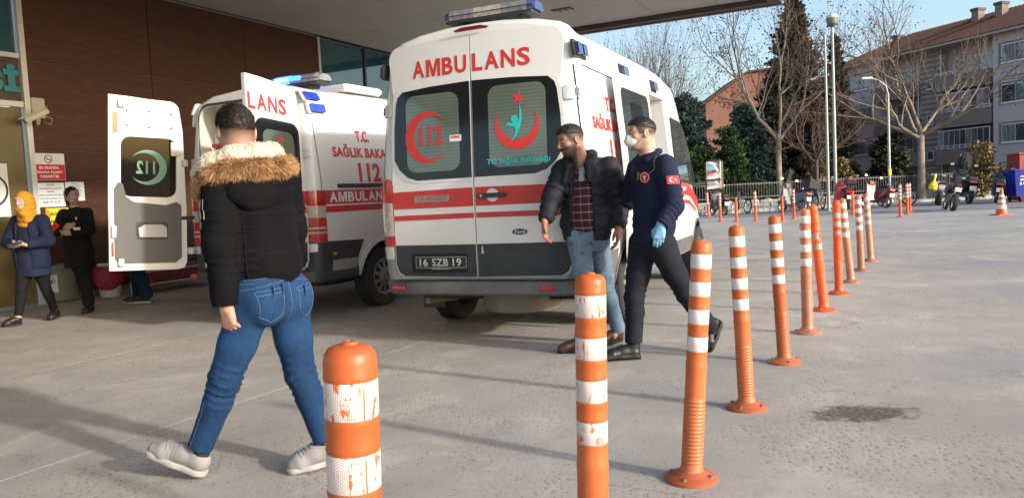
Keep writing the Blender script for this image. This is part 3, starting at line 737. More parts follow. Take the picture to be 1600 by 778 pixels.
# left-hand badge (lettering in relief)
bd = patch('badge', rrect(-.60, 1.237, -.245, 1.292, .003, 1), SL, .0035, M_GREYL, dl, thick=.002)
rtext('lettering', 'TRANSIT', (-.42, 1.265), .036, .32, SL, .0056, M_REDV, bd, bold=-.0, thick=.0006)
# handle
hd = patch('handle_cup', circ((.175, 1.27), .058, 20, .055), SR, .004, M_WHITE, dr, thick=.008)
patch('door_handle', rrect(.045, 1.25, .30, 1.29, .016, 3), SR, .010, M_DARKP, dr, grid=.05, thick=.026)
patch('handle_lock', circ((.08, 1.27), .010), SR, .037, M_CHROME, dr, thick=.002)
# oval badge
ob_ = patch('oval_badge', circ((.405, .955), .075, 24, .030), SR, .003, M_CHROME, dr, thick=.003)
patch('badge_field', circ((.405, .955), .068, 24, .025), SR, .0065, mat('badge_dark', (.02, .022, .04), .2, coat=1), ob_, thick=.001)
rtext('lettering', 'Ford', (.405, .955), .028, .085, SR, .008, M_WHITEP, ob_, bold=.01, thick=.0006)
# number plate in its recess
rp = patch('plate_recess', rrect(-.665, .615, -.095, .785, .02, 2), SL, .0075, M_SEAM, dl, thick=.002)
pl_ = patch('number_plate', rrect(-.62, .645, -.10, .757, .006, 2), SL, .0105, M_BLACKP, dl, thick=.004)
M_SILV = mat('plate_silver', (.62, .62, .60), .4)
for a, b_, c, d_ in ((-.618, .660, -.102, .663), (-.618, .752, -.102, .755), (-.618, .660, -.615, .755), (-.105, .660, -.102, .755)):
    patch('plate_border', [(a, b_), (c, b_), (c, d_), (a, d_)], SL, .0148, M_SILV, pl_, thick=.0006)
for t_, cx_, w_ in (('16', -.535, .085), ('SZB', -.365, .165), ('19', -.195, .085)): rtext('plate_number', t_, (cx_, .708), .066, w_, SL, .0148, M_SILV, pl_, bold=.012, thick=.001)
rtext('lettering', 'www.akkose.com.tr', (-.36, .6515), .011, .20, SL, .0148, M_SILV, pl_, bold=.02, thick=.0005)
patch('lock_pull', [(.045, .78), (.065, .78), (.062, .84), (.055, .845)], SR, .008, M_CHROME, dr, thick=.004)
# bumper and lamps in it
bp = bumper(amb, M_GREYP, y0=-.06, z0=.42, z1=.555, w=.995)
for a in (-.75, .66): MB().box((a, -.045, .492), (.12, .03, .036), b=.005).build('bumper_reflector', M_REDLENS, amb)
ri_ = MB()
for k in range(44): ri_.box((-.80 + k * .0372, -.004, .556), (.017, .085, .008))
tag(ri_.build('bumper_tread', M_DARKP, amb, smooth=None))
# side body: dark trim, stripes, seams, windows
for sd, S in ((1, ss1), (-1, ss1l)):
    patch('side_trim', [(.30, .45), (.82, .45), (.85, .6), (.90, .74), (.30, .74)], S, .002, M_GREYP if sd < 0 else M_GREYP, amb, thick=.008)
    patch('side_trim', [(1.74, .43), (4.52, .43), (4.50, .62), (1.74, .62)], S, .002, M_GREYP, amb, thick=.01)
    if sd > 0:
        patch('red_stripe', [(3.28, 1.19), (4.3, 1.15), (4.95, 1.0), (5.2, .92), (5.2, 1.0), (4.95, 1.12), (4.3, 1.30), (3.28, 1.345)], S, .001, M_REDV, amb, thick=.002)
        patch('red_stripe', [(3.28, 1.085), (4.3, 1.04), (4.85, .92), (4.85, .96), (4.3, 1.09), (3.28, 1.13)], S, .001, M_REDV, amb, thick=.002)
    y1 = .93 if sd > 0 else 4.2
    patch('red_stripe', [(.30, 1.185), (3.2 if sd < 0 else 2.16, 1.185), (3.2 if sd < 0 else 2.16, 1.34), (.30, 1.34)], S, .001, M_REDV, amb, thick=.002)
    patch('red_stripe', [(.30, 1.085), (3.2 if sd < 0 else 2.16, 1.085), (3.2 if sd < 0 else 2.16, 1.13), (.30, 1.13)], S, .001, M_REDV, amb, thick=.002)
    dwin = [(3.52, 1.36), (4.45, 1.34), (4.86, 1.30), (4.80, 1.42), (4.50, 1.78), (4.28, 2.0), (4.1, 2.06), (3.56, 2.08)]
    patch('cab_window', dwin, S, .002, M_TINT, amb, thick=.004)
    patch('window_rubber', [(3.49, 1.33), (4.9, 1.27), (4.83, 1.42), (4.52, 1.80), (4.30, 2.03), (4.1, 2.09), (3.53, 2.11)], S, .0008, M_SEAM, amb, thick=.001)
    for yy in (3.36, 4.62):
        patch('door_gap', [(yy, .62), (yy + .008, .62), (yy + .008, 1.30 if yy > 4 else 2.15), (yy, 1.30 if yy > 4 else 2.15)], S, .0008, M_SEAM, amb, thick=.001)
    patch('roof_gap', [(.30, 2.30), (3.3, 2.28), (3.3, 2.288), (.30, 2.308)], S, .0008, M_SEAM, amb, thick=.001)
    patch('cab_handle', rrect(3.72, 1.22, 3.92, 1.262, .01, 2), S, .004, M_CHROME, amb, thick=.03)
    lens = M_NAVYLENS
    for a, b_ in ((.17, .27), (.31, .41)) : beacon(amb, lens, S, a, b_, 2.375, 2.475)
    beacon(amb, lens, S, 1.52, 1.70, 2.37, 2.46); beacon(amb, lens, S, 2.78, 2.95, 2.36, 2.45)
    if sd > 0:
        rtext('lettering', 'T.C.', (1.0, 2.03), .13, .30, S, .002, M_REDT, amb, bold=.04); rtext('lettering', 'SAĞLIK BAKANLIĞI', (1.12, 1.86), .145, 1.42, S, .002, M_REDT, amb, bold=.04)
        rtext('number_112', '112', (1.05, 1.60), .23, .42, S, .002, M_REDT, amb, bold=.04)
    # arches
    for yy in (1.28, 4.98):
        arc = [(yy + .47 * math.cos(R(a)), .36 + .47 * math.sin(R(a))) for a in range(8, 173, 12)] + [(yy + .437 * math.cos(R(a)), .36 + .437 * math.sin(R(a))) for a in range(172, 7, -12)]
        patch('wheel_arch_trim', arc, S, .0015, M_GREYP, amb, grid=.15, thick=.014)
        make_wheel(amb, sd * .885, yy, sd, .355, .235)
# opened sliding door on the right side
sdv = lambda y, z, off: ss1(y, z, .065 + off)
sl = patch('sliding_door', rrect(.95, .60, 2.18, 2.33, .09, 4), sdv, 0, M_WHITE, amb, thick=.03)
patch('sliding_door_window', rrect(1.06, 1.36, 2.08, 2.20, .08, 4), sdv, .031, M_TINT, sl, thick=.003)
patch('window_inset', rrect(1.35, 1.62, 1.80, 2.08, .05, 4), sdv, .035, M_FRIT, sl, thick=.001)
patch('red_stripe', [(.96, 1.185), (2.17, 1.185), (2.17, 1.34), (.96, 1.34)], sdv, .031, M_REDV, sl, thick=.0015)
patch('sliding_rail', rrect(.5, 1.40, 2.15, 1.425, .004, 1), ss1, .002, M_DARKP, amb, thick=.02)
MB().tube([(.86, 3.18, 1.35), (.88, 3.10, 1.38), (.88, 3.08, 1.62), (.86, 3.16, 1.68)], .022).build('grab_handle', mat('turquoise_handle', (.02, .38, .37), .35), amb)
MB().box((.45, 2.72, .62), (.9, 1.0, .03)).build('cabin_floor', M_GREYP, amb)
st_ = MB(); st_.box((.35, 3.10, 1.0), (.45, .1, .9), b=.03); st_.box((.35, 2.9, 1.0), (.45, .45, .12), b=.03); st_.build('attendant_seat', mat('seat_vinyl', (.08, .12, .2), .5), amb)
MB().box((.72, 2.24, 1.5), (.2, .04, 1.5)).build('door_pillar', M_DARKP, amb)
# door mirrors
for sd in (1, -1):
    mr = MB(); mr.box((sd * 1.20, 5.10, 1.40), (.24, .10, .44), b=.035); m_ = mr.build('mirror', M_DARKP, amb)
    MB().box((sd * 1.20, 5.047, 1.47), (.19, .006, .24), b=.002).build('mirror_glass', mat('mirror_glass', (.75, .78, .8), .03, .95, n=.02), m_)
    MB().box((sd * 1.20, 5.047, 1.27), (.19, .006, .11), b=.002).build('mirror_glass', MATS['mirror_glass'], m_)
    MB().tube([(sd * .90, 5.0, 1.28), (sd * 1.14, 5.10, 1.30)], .03).build('mirror_arm', M_DARKP, m_)
# roof bar
rb = MB(); 
lbm = thing('roof_light_bar', None, None); lbm.parent = amb; lbm.location = (.10, .40, 2.845); lbm.rotation_euler = (0, 0, 0)
def lightbar(par, m_a, m_b, L=1.0, m_c=None):
    V = []; F = []; prof = [(-.13, -.035), (-.14, .0), (-.12, .045), (-.06, .072), (.06, .072), (.12, .045), (.14, 0), (.13, -.035)]
    segs = [(-L / 2, -L / 2 + .06, .75), (-L / 2 + .06, -.13, 1), (-.13, .13, 1), (.13, L / 2 - .06, 1), (L / 2 - .06, L / 2, .75)]
    for i, (a, b_, k) in enumerate(segs):
        q = MB(); ka = .7 if i == 0 else 1; kb_ = .7 if i == 4 else 1
        for x, kk in ((a, ka), (b_, kb_)): q.v += [(x, y * kk, z * kk) for y, z in prof]
        n = 8; q.f = [(k2, (k2 + 1) % n, n + (k2 + 1) % n, n + k2) for k2 in range(n)] + [tuple(range(n)), tuple(range(2 * n - 1, n - 1, -1))]; q.mi = [0] * len(q.f)
        q.build('bar_lens', [m_b, m_a, m_c or m_b, m_a, m_b][i], par, smooth=30)
    MB().box((0, 0, -.045), (L * .96, .25, .022), b=.005).build('bar_base', M_DARKP, par)
    MB().box((0, 0, .0), (L * .985, .285, .008)).build('bar_trim', M_NAVYLENS, par)
    for x in (-L * .33, L * .33): MB().box((x, 0, -.075), (.05, .18, .05)).build('bar_foot', M_DARKP, par)
lightbar(lbm, M_SMOKEL, M_NAVYLENS, .86, M_CLEARLENS)
# high brake light + roof edge
rt_ = lambda x, z, off: Vector((x, .13 + .05 * (x / .9) ** 2 - off, z))
patch('high_brake_light', [(-.12, 2.662), (.17, 2.665), (.19, 2.678), (.12, 2.694), (-.06, 2.694), (-.14, 2.674)], rt_, .03, mat('dark_red_lens', (.16, .01, .015), .25, n=.2), amb, thick=.02)
# underbody, exhaust, spare wheel
MB().box((0, 3.0, .40), (1.5, 5.2, .12)).build('underbody', M_SEAM, amb)
MB().lathe([(.001, -.11), (.22, -.11), (.33, -.09), (.355, -.05), (.355, .05), (.33, .09), (.22, .11), (.001, .11)], 40, c=(.18, .55, .33)).build('spare_wheel', mat('dusty_rubber', (.20, .17, .14), .9, bump=.3, bs=30), amb)
MB().tube([(-.45, 2.0, .34), (-.5, .6, .33), (-.62, .22, .34)], .032).build('exhaust_pipe', mat('rusty_steel', (.22, .17, .13), .6, .5), amb)
MB().tube([(-.8, 1.28, .36), (.8, 1.28, .36)], .05).build('rear_axle', M_SEAM, amb)
for sd in (-1, 1): MB().box((sd * .5, 1.25, .32), (.07, 1.3, .035)).build('leaf_spring', M_SEAM, amb)
for sd in (-1, 1): MB().box((sd * .88, .80, .30), (.24, .012, .22)).build('mud_flap', M_DARKP, amb)

# ------------------------------------------------------------------ rear ambulance (rear doors open)
VY2 = R(27)
am2 = thing('ambulance', 'white ambulance beside the wood wall, both rear doors open, blue roof light lit', 'ambulance', (-3.0, 8.7, 0), -VY2, 'ambulances under the canopy')
v2 = Van([(.40, .93), (.6, .96), (.86, .975), (1.3, .975), (1.6, .965), (1.92, .93), (2.2, .895), (2.4, .86), (2.50, .80), (2.57, .70), (2.61, .52), (2.635, .25), (2.64, 0)], 2.64, rear=lambda z: .03 + max(0, z - 1.35) * .05, T=lambda y: _T(y) - .09 * min(1, max(0, (4.6 - y))), P=_P)
cuts = [cutter((sd * .98, yy, .36), cyl=(.44, .28)) for sd in (-1, 1) for yy in (1.25, 4.9)]
inn = MB(); prof = rrect(-.74, .62, .74, 2.47, .16, 4)
inn.prism(prof, -.3, 3.4, lambda u, v_, d: (u, d, v_)); ic = inn.build('cut', None, smooth=None)
body2 = v2.shell(M_WHITE, am2, cuts + [ic])
body2.data.materials.append(M_TINT); body2.data.materials.append(M_INT); body2.data.materials.append(M_DARKP)
for p in body2.data.polygons:
    c = p.center
    if 4.25 < c.y < 5.2 and c.z > 1.4 and abs(c.x) < .8 and p.normal.y > .2 and p.normal.z > .15: p.material_index = 1
    elif abs(c.x) < .76 and .15 < c.y < 3.45 and .6 < c.z < 2.5: p.material_index = 2
    elif c.z < .8 and (abs(c.y - 1.25) < .46 or abs(c.y - 4.9) < .46) and abs(c.x) < .9: p.material_index = 3
s2, s2l = v2.ss(1), v2.ss(-1)
# rubber round the opening
pr = rrect(-.76, .60, .76, 2.49, .17, 5); pts = [(x, .055 + max(0, z - 1.35) * .05 + .045 * (abs(x) / .9) ** 2, z) for x, z in pr]
MB().tube(pts + [pts[0]], .016, 6, cap=False).build('door_seal', M_DARKP, am2)
# interior fittings
MB().box((-.66, 1.6, 1.9), (.14, 2.6, .55), b=.02).build('wall_cabinet', M_INT, am2)
MB().box((.30, 1.8, 2.05), (.7, 2.4, .34), b=.02).build('ceiling_locker', mat('grey_locker', (.35, .34, .32), .5), am2)
MB().box((0, 1.8, .66), (1.45, 3.1, .03)).build('cabin_floor', M_GREYP, am2)
ex_ = MB(); ex_.tube([(-.60, .25, 1.88), (-.60, .25, 2.0)], .03); ex_.tube([(-.60, .25, 1.62), (-.60, .25, 1.9)], .018); ex_.box((-.6, .23, 2.02), (.12, .05, .04)); ex_.build('red_safety_hammer', M_REDV, am2)
stc = MB(); stc.box((0, 1.1, .95), (.5, 1.9, .1), b=.03); stc.box((0, 1.1, .8), (.45, 1.6, .04)); stc.build('stretcher', mat('stretcher_pad', (.05, .06, .07), .6), am2)
MB().box((.45, .6, 1.1), (.28, .5, .7), b=.02).build('equipment_box', mat('equip_grey', (.3, .3, .3), .5), am2)
for sd, S in ((1, s2), (-1, s2l)):
    patch('side_trim', [(.20, .44), (.74, .44), (.76, .66), (.86, .84), (.20, .86)], S, .002, M_DARKP, am2, thick=.008)
    patch('side_trim', [(1.74, .43), (4.4, .43), (4.4, .62), (1.74, .62)], S, .002, M_DARKP, am2, thick=.01)
    patch('mud_guard_step', [(.30, .42), (.66, .42), (.75, .64), (.30, .645)], S, .012, M_GREYL, am2, thick=.012)
    patch('red_band', [(.20, 1.265), (4.3, 1.265), (4.3, 1.42), (.20, 1.42)], S, .001, M_REDV, am2, thick=.0015)
    patch('red_band', [(.20, 1.175), (4.3, 1.175), (4.3, 1.245), (.20, 1.245)], S, .001, M_REDV, am2, thick=.0015)
    patch('sliding_rail', rrect(.46, 1.445, 2.3, 1.49, .004, 1), S, .002, M_DARKP, am2, thick=.02)
    patch('roof_gap', [(.20, 2.26), (3.3, 2.26), (3.3, 2.268), (.20, 2.268)], S, .0008, M_WHITE, am2, thick=.006)
    patch('door_gap', [(.19, .87), (.197, .87), (.197, 2.2), (.19, 2.2)], S, .0008, M_SEAM, am2, thick=.001)
    block('AMBULANS', .31, 1.41, 1.343, .115, S, .003, M_WHITEP, am2)
    block('AMBULANS', 2.35, 3.45, 1.343, .115, S, .003, M_WHITEP, am2)
    rtext('lettering', 'T.C.', (1.03, 2.045), .135, .25, S, .002, M_REDT, am2, bold=.04)
    rtext('lettering', 'SAĞLIK BAKANLIĞI', (1.16, 1.87), .155, 1.42, S, .002, M_REDT, am2, bold=.04)
    rtext('number_112', '112', (1.08, 1.62), .225, .42, S, .002, M_REDT, am2, bold=.04)
    patch('cab_window', [(3.5, 1.38), (4.75, 1.34), (4.42, 1.80), (4.2, 2.0), (3.55, 2.04)], S, .002, M_TINT, am2, thick=.004)
    beacon(am2, M_BLUELENS, S, .15, .36, 2.415, 2.505); beacon(am2, M_BLUELENS, S, .18, .40, 2.28, 2.37)
    patch('side_marker', rrect(.30, .70, .37, .73, .008, 2), S, .01, mat('amber_lens', (.75, .22, .02), .15, coat=1), am2, thick=.008)
    cf = v2.cs(sd)
    tl = patch('tail_light', [(-.04, .86), (.21, .86), (.21, 1.42), (.0, 1.42), (-.03, 1.38)], cf, .002, M_REDLENS, am2, grid=.035, thick=.02)
    patch('clear_lens', [(-.035, 1.13), (.205, 1.12), (.205, 1.25), (-.035, 1.26)], cf, .023, M_CLEARLENS, tl, grid=.035, thick=.003)
    for z in (1.0, .95): patch('lens_bar', [(-.035, z), (.205, z), (.205, z + .022), (-.035, z + .022)], cf, .023, M_CLEARLENS, tl, grid=.035, thick=.003)
    patch('corner_trim', [(-.06, .50), (.22, .50), (.22, .855), (-.06, .855)], cf, .001, M_DARKP, am2, grid=.035, thick=.012)
    for z in (1.83, .80):
        patch('door_hinge', rrect(-.03, z - .045, .10, z + .045, .012, 2), cf, .004, M_CHROME, am2, grid=.03, thick=.025)
    for yy in (1.25, 4.9):
        arc = [(yy + .50 * math.cos(R(a)), .36 + .50 * math.sin(R(a))) for a in range(8, 173, 12)] + [(yy + .44 * math.cos(R(a)), .36 + .44 * math.sin(R(a))) for a in range(172, 7, -12)]
        patch('wheel_arch_trim', arc, S, .0015, M_WHITE, am2, grid=.15, thick=.016)
        make_wheel(am2, sd * .87, yy, sd, .36, .235, 10)
bumper(am2, M_DARKP, y0=-.09, z0=.40, z1=.56, w=.97)
for a in (-.82, .84): MB().box((a, -.045, .50), (.10, .05, .05), b=.006).build('bumper_reflector', M_REDLENS, am2)
pod = MB(); pod.box((.42, 1.45, 2.66), (.55, .75, .09), b=.035); pod.build('roof_vent_pod', M_WHITE, am2)
MB().box((0, 3.0, .40), (1.5, 5.2, .12)).build('underbody', M_SEAM, am2)
lb2 = thing('roof_light_bar', None, None); lb2.parent = am2; lb2.location = (.10, .75, 2.73)
M_BLUEON = mat('lit_blue_lens', (.01, .05, 1.0), .2, emit=9.0, n=.3, ns=5); M_CYANON = mat('lit_cyan_core', (.15, .55, 1.0), .2, emit=12.0, n=.3)
lightbar(lb2, M_SMOKEL, M_SMOKEL, 1.12, M_BLUEON)
MB().box((.02, -.146, .018), (.20, .012, .03), b=.003).build('lit_core', M_CYANON, lb2)
MB().box((.16, -.142, .018), (.30, .010, .05), b=.003).build('lit_lamp', M_BLUEON, lb2)
# ---- its two doors, each swung about its (slightly leaning) hinge line
# rear_door is a part, so everything on it is a sub-part: skin itself carries the name rear_door
def build_door(sg, ang):
    lo = Vector((sg * (.87 if sg > 0 else .93), .06, .6)); hi = Vector((sg * (.775 if sg > 0 else .875), .115, 2.5)); ax = (hi - lo).normalized()
    f = lambda x, z, off: v2.rs(x, z, off)
    # door as a frame with a real window hole: outer ring built from quads
    ol = door_outline(sg, top=2.53, bot=.58, wt=.735, wb=.83)
    bm = bmesh.new(); fv = [bm.verts.new((x, z, 0)) for x, z in ol]; bm.faces.new(fv)
    me = bpy.data.meshes.new('x'); bm.to_mesh(me); bm.free()
    tmp = MB().prism(ol, -.05, .05, lambda u, v_, d: (u, d, v_)).build('tmp', None, smooth=None)
    hole = rrect(min(sg * .13, sg * .72), 1.42, max(sg * .13, sg * .72), 2.10, .10, 4)
    hc = MB().prism(hole, -.2, .2, lambda u, v_, d: (u, d, v_)).build('cut', None, smooth=None)
    bool_apply(tmp, [hc])
    bm = bmesh.new(); bm.from_mesh(tmp.data); bmesh.ops.triangulate(bm, faces=bm.faces[:])
    for axi in (0, 2):
        for k in range(-10, 27):
            co = [0, 0, 0]; no = [0, 0, 0]; co[axi] = k * .1 + .003; no[axi] = 1
            bmesh.ops.bisect_plane(bm, geom=bm.verts[:] + bm.edges[:] + bm.faces[:], plane_co=co, plane_no=no)
    bm.to_mesh(tmp.data); bm.free()
    for v in tmp.data.vertices:
        x, d, z = v.co; v.co = f(x, z, -d * .45 if True else 0)
    tmp.name = 'rear_door'; tmp.data.materials.clear(); tmp.data.materials.append(M_WHITE); tmp.parent = am2
    tmp.data.polygons.foreach_set('use_smooth', [True] * len(tmp.data.polygons)); tmp.data.set_sharp_from_angle(angle=R(30))
    tmp.matrix_local = Matrix.Translation(lo) @ Matrix.Rotation(ang, 4, ax) @ Matrix.Translation(-lo)
    return tmp, f, hole
DR, fR, holeR = build_door(1, R(89))
OUT = lambda x, z, off: fR(x, z, .0225 + off)
M_GLT = glass_mat('door_glass', (.42, .46, .42), .0, .03, .35)
patch('door_window', [(min(max(x, .085), .755), z) for x, z in rrect(.10, 1.39, .75, 2.13, .11, 4)], OUT, .0, M_FRIT, DR, thick=.004)
patch('window_blind', rrect(.20, 1.50, .66, 2.02, .08, 4), OUT, .0045, M_BLIND, DR, thick=.001)
block('LANS', .025, .575, 2.285, .17, OUT, .001, M_REDT, DR)
emblem(DR, OUT, .44, 1.74, .17, .0062)
for zz_ in (1.175, 1.265): patch('red_stripe', [(.012, zz_), (.81, zz_), (.81, zz_ + .07 + .08 * (zz_ > 1.2)), (.012, zz_ + .07 + .08 * (zz_ > 1.2))], OUT, .001, M_REDV, DR, thick=.001)
patch('lower_trim', [(.012, .59), (.74, .59), (.80, .66), (.80, .86), (.012, .86)], OUT, .001, M_DARKP, DR, thick=.005)
INr = lambda x, z, off: fR(x, z, -.0235 - off)
patch('inner_panel', rrect(.06, .66, .78, 1.36, .06, 3), INr, 0, mat('door_card_grey', (.105, .10, .095), .6, n=.05), DR, thick=.01)
DL, fL, holeL = build_door(-1, R(-114))
INS = lambda x, z, off: fL(x, z, -.0235 - off)
patch('door_window', rrect(-.745, 1.39, -.10, 2.13, .10, 4), lambda x, z, off: fL(x, z, off), 0, M_GLT, DL, thick=.004)
patch('crescent_emblem', crescent((-.42, 1.76), .20, .165, .045, 0), lambda x, z, off: fL(x, z, off), -.004, mat('sea_green_print', (.12, .30, .22), .4), DL, thick=.001)
rtext('number_112', '112', (-.395, 1.76), .15, .20, lambda x, z, off: fL(x, z, off), -.004, MATS['sea_green_print'], DL, bold=.03)
M_CARD = MATS['door_card_grey']
pan = [(-.77, .72), (-.70, .66), (-.10, .66), (-.06, .72), (-.06, 1.50), (-.10, 1.58), (-.15, 1.56), (-.18, 1.42), (-.26, 1.36), (-.6, 1.33), (-.72, 1.37), (-.77, 1.33)]
patch('door_card', pan, INS, 0, M_CARD, DL, thick=.012)
patch('map_pocket', rrect(-.62, .93, -.28, 1.13, .015, 2), INS, .0122, mat('pocket_dark', (.05, .05, .05), .6), DL, thick=.002)
MB_ = MB()
patch('packed_towel', [(-.60, .96), (-.31, .96), (-.30, 1.06), (-.36, 1.10), (-.55, 1.105), (-.60, 1.07)], INS, .0145, mat('white_cloth', (.75, .74, .72), .8, bump=.4, bs=20), DL, grid=.04, thick=.03)
nt2 = MB()
for k in range(-8, 16):
    for sgn in (1, -1):
        a = (-.62 + k * .035, .95); t = .34; pts = []
        for q in range(12):
            x = a[0] + q * .0165; z = .95 + (q * .0155 if sgn > 0 else .17 - q * .0155)
            if -.61 < x < -.29 and .95 < z < 1.12: pts.append(INS(x, z, .047))
        if len(pts) > 1: nt2.tube(pts, .0016, 4)
tag(nt2.build('pocket_net', M_BLACKP, DL, smooth=None), kind='stuff')
for x0, z0, x1, z1 in ((-.70, 2.18, -.15, 2.42),):
    patch('access_panel', rrect(x0, z0, x1, z1, .03, 3), INS, .001, M_WHITE, DL, thick=.003)
    patch('panel_gap', rrect(x0 - .004, z0 - .004, x1 + .004, z1 + .004, .03, 3), INS, .0003, MATS['grey_locker'], DL, thick=.0006)
    for a, b_ in ((-.66, 2.38), (-.42, 2.39), (-.19, 2.38), (-.66, 2.22), (-.42, 2.21), (-.19, 2.22)): patch('panel_clip', circ((a, b_), .012, 10), INS, .0042, M_BLACKP, DL, grid=0, thick=.003)
patch('door_reflector', rrect(-.10, 2.13, -.045, 2.36, .004, 1), INS, .001, M_REDLENS, DL, thick=.003)
patch('door_reflector', rrect(-.05, .74, -.025, .90, .004, 1), INS, .001, M_REDLENS, DL, thick=.003)
MB().tube([INS(-.02, .60 + k * .2, -.02) for k in range(10)], .014, 6).build('door_edge_seal', M_DARKP, DL)
MB().box(tuple(INS(-.05, 1.02, .02)), (.05, .05, .14), b=.008).build('door_latch', M_CHROME, DL)
MB().box(tuple(INS(-.12, .67, .02)), (.06, .05, .09), b=.008).build('door_latch', M_CHROME, DL)
MB().box(tuple(INS(-.13, 2.46, .02)), (.07, .05, .09), b=.008).build('door_latch', M_CHROME, DL)
MB().box(tuple(INS(-.70, 1.98, .02)), (.10, .03, .16), b=.008).build('hinge_cover', M_INT, DL)
MB().tube([(-.95, -.06, 1.19), (-.80, .2, 1.19)], .022, 6).build('check_strap', M_DARKP, am2)
for z in (.80, 1.83): MB().box((-.93, .0, z), (.13, .05, .08), b=.01).build('door_hinge', M_CHROME, am2)
# ================================================================== BOLLARDS AND CONE
def plastic(name, c1, c2, dirt=.5):
    m, nt, b = _nodes(name); v = coords(nt, 'Object'); oi = N(nt, 'ShaderNodeObjectInfo')
    ad = N(nt, 'ShaderNodeVectorMath', operation='ADD'); nt.links.new(v, ad.inputs[0])
    cmb = N(nt, 'ShaderNodeCombineXYZ'); nt.links.new(math_(nt, 'MULTIPLY', oi.outputs['Random'], 37.), cmb.inputs[2]); nt.links.new(math_(nt, 'MULTIPLY', oi.outputs['Random'], 9.), cmb.inputs[0]); nt.links.new(cmb.outputs[0], ad.inputs[1]); v2_ = ad.outputs[0]
    c = ramp(nt, tnoise(nt, v2_, 5, 5), [(.3, c1), (.7, c2)])
    sx = N(nt, 'ShaderNodeSeparateXYZ'); nt.links.new(v, sx.inputs[0])
    low = math_(nt, 'MULTIPLY_ADD', sx.outputs[2], -1.1, .75, clamp=True)
    dn = tnoise(nt, v2_, 22, 6, .75)
    c = mixc(nt, math_(nt, 'MULTIPLY', math_(nt, 'MULTIPLY', low, dn), dirt * 1.3, clamp=True), c, (.30, .17, .115))
    mpn = N(nt, 'ShaderNodeMapping'); mpn.inputs['Scale'].default_value = (14, 14, 2.2); nt.links.new(v2_, mpn.inputs[0])
    sc_ = ramp(nt, tnoise(nt, mpn.outputs[0], 3, 5, .8), [(.60, (0, 0, 0)), (.72, (1, 1, 1))]); c = mixc(nt, math_(nt, 'MULTIPLY', sc_, .32), c, (.62, .35, .22))
    sc2 = ramp(nt, tnoise(nt, v2_, 55, 4, .8), [(.68, (0, 0, 0)), (.74, (1, 1, 1))]); c = mixc(nt, math_(nt, 'MULTIPLY', sc2, .5), c, (.16, .07, .04))
    c = mixc(nt, 1.0, c, ramp(nt, oi.outputs['Random'], [(0, (.82, .80, .80)), (.5, (1, 1, 1)), (1, (1.1, 1.2, 1.25))]), 'MULTIPLY'); nt.links.new(c, b.inputs['Base Color']); b.inputs['Roughness'].default_value = .42
    b.inputs['Subsurface Weight'].default_value = 0.0
    bumpn(nt, b, dn, .12, .003); return m
M_OR = plastic('faded_orange_plastic', (.50, .095, .018), (.58, .125, .028))
M_ORP = plastic('pale_dusty_orange_plastic', (.50, .175, .085), (.58, .215, .11), .8)
M_FLUO = plastic('bright_orange_plastic', (.80, .075, .008), (.90, .11, .015), .25)
def band_mat(name, worn, silver=False, base=(.56, .14, .03)):
    m, nt, b = _nodes(name); v = coords(nt, 'Object'); oi = N(nt, 'ShaderNodeObjectInfo'); sx = N(nt, 'ShaderNodeSeparateXYZ'); nt.links.new(v, sx.inputs[0])
    ang = math_(nt, 'ARCTAN2', sx.outputs[1], sx.outputs[0])
    cm = N(nt, 'ShaderNodeCombineXYZ'); nt.links.new(math_(nt, 'MULTIPLY', ang, .05), cm.inputs[0]); nt.links.new(sx.outputs[2], cm.inputs[1]); nt.links.new(math_(nt, 'MULTIPLY', oi.outputs['Random'], 31.), cm.inputs[2]); uv = cm.outputs[0]
    white = (.80, .78, .76) if not silver else (.40, .40, .36)
    # honeycomb reflective foil: hexagonal dots from three crossing sines
    s = []
    for k in range(3):
        a = R(60 * k); dx, dy = math.cos(a), math.sin(a)
        s.append(math_(nt, 'COSINE', math_(nt, 'ADD', math_(nt, 'MULTIPLY', math_(nt, 'MULTIPLY', ang, .05), dx * 1500), math_(nt, 'MULTIPLY', sx.outputs[2], dy * 1500))))
    hx = math_(nt, 'ADD', math_(nt, 'ADD', s[0], s[1]), s[2])
    cell = ramp(nt, math_(nt, 'MULTIPLY_ADD', hx, .2, .4), [(.16, (.52, .19, .11) if not silver else (.3, .3, .26)), (.34, white)])
    c = mixc(nt, .85 if worn else .25, white, cell)
    c = mixc(nt, .5, c, ramp(nt, tnoise(nt, v, 25, 5), [(.3, (.82, .80, .78)), (.6, (1.05, 1.05, 1.05))]), 'MULTIPLY')
    # vertical seam crack + flaked patches down to the orange
    mp = N(nt, 'ShaderNodeMapping'); mp.inputs['Scale'].default_value = (60, 22, 1); nt.links.new(uv, mp.inputs[0])
    fl = tnoise(nt, mp.outputs[0], 1.0, 5, .75)
    th = .565 if worn else .70
    f1 = ramp(nt, fl, [(th, (0, 0, 0)), (th + .015, (1, 1, 1))])
    ss_ = math_(nt, 'ABSOLUTE', math_(nt, 'SUBTRACT', ang, -1.25 if not silver else 9)); 
    wob = math_(nt, 'MULTIPLY_ADD', tnoise(nt, uv, 120, 3, .8), .10 if worn else .05, -.035 if worn else -.0135)
    f2 = math_(nt, 'LESS_THAN', ss_, math_(nt, 'MAXIMUM', wob, .03))
    f = math_(nt, 'MAXIMUM', f1, f2)
    c = mixc(nt, f, c, mixc(nt, math_(nt, 'MULTIPLY', f2, 0 if worn else .6), base, (.10, .03, .015)))
    nt.links.new(c, b.inputs['Base Color']); b.inputs['Roughness'].default_value = .35; return m
M_BANDW = band_mat('worn_reflective_band', True); M_BANDC = band_mat('white_reflective_band', False); M_BANDS = band_mat('silver_reflective_band', False, True, (.8, .09, .01))
M_BOLT = mat('rusty_bolt', (.25, .2, .17), .5, .6)
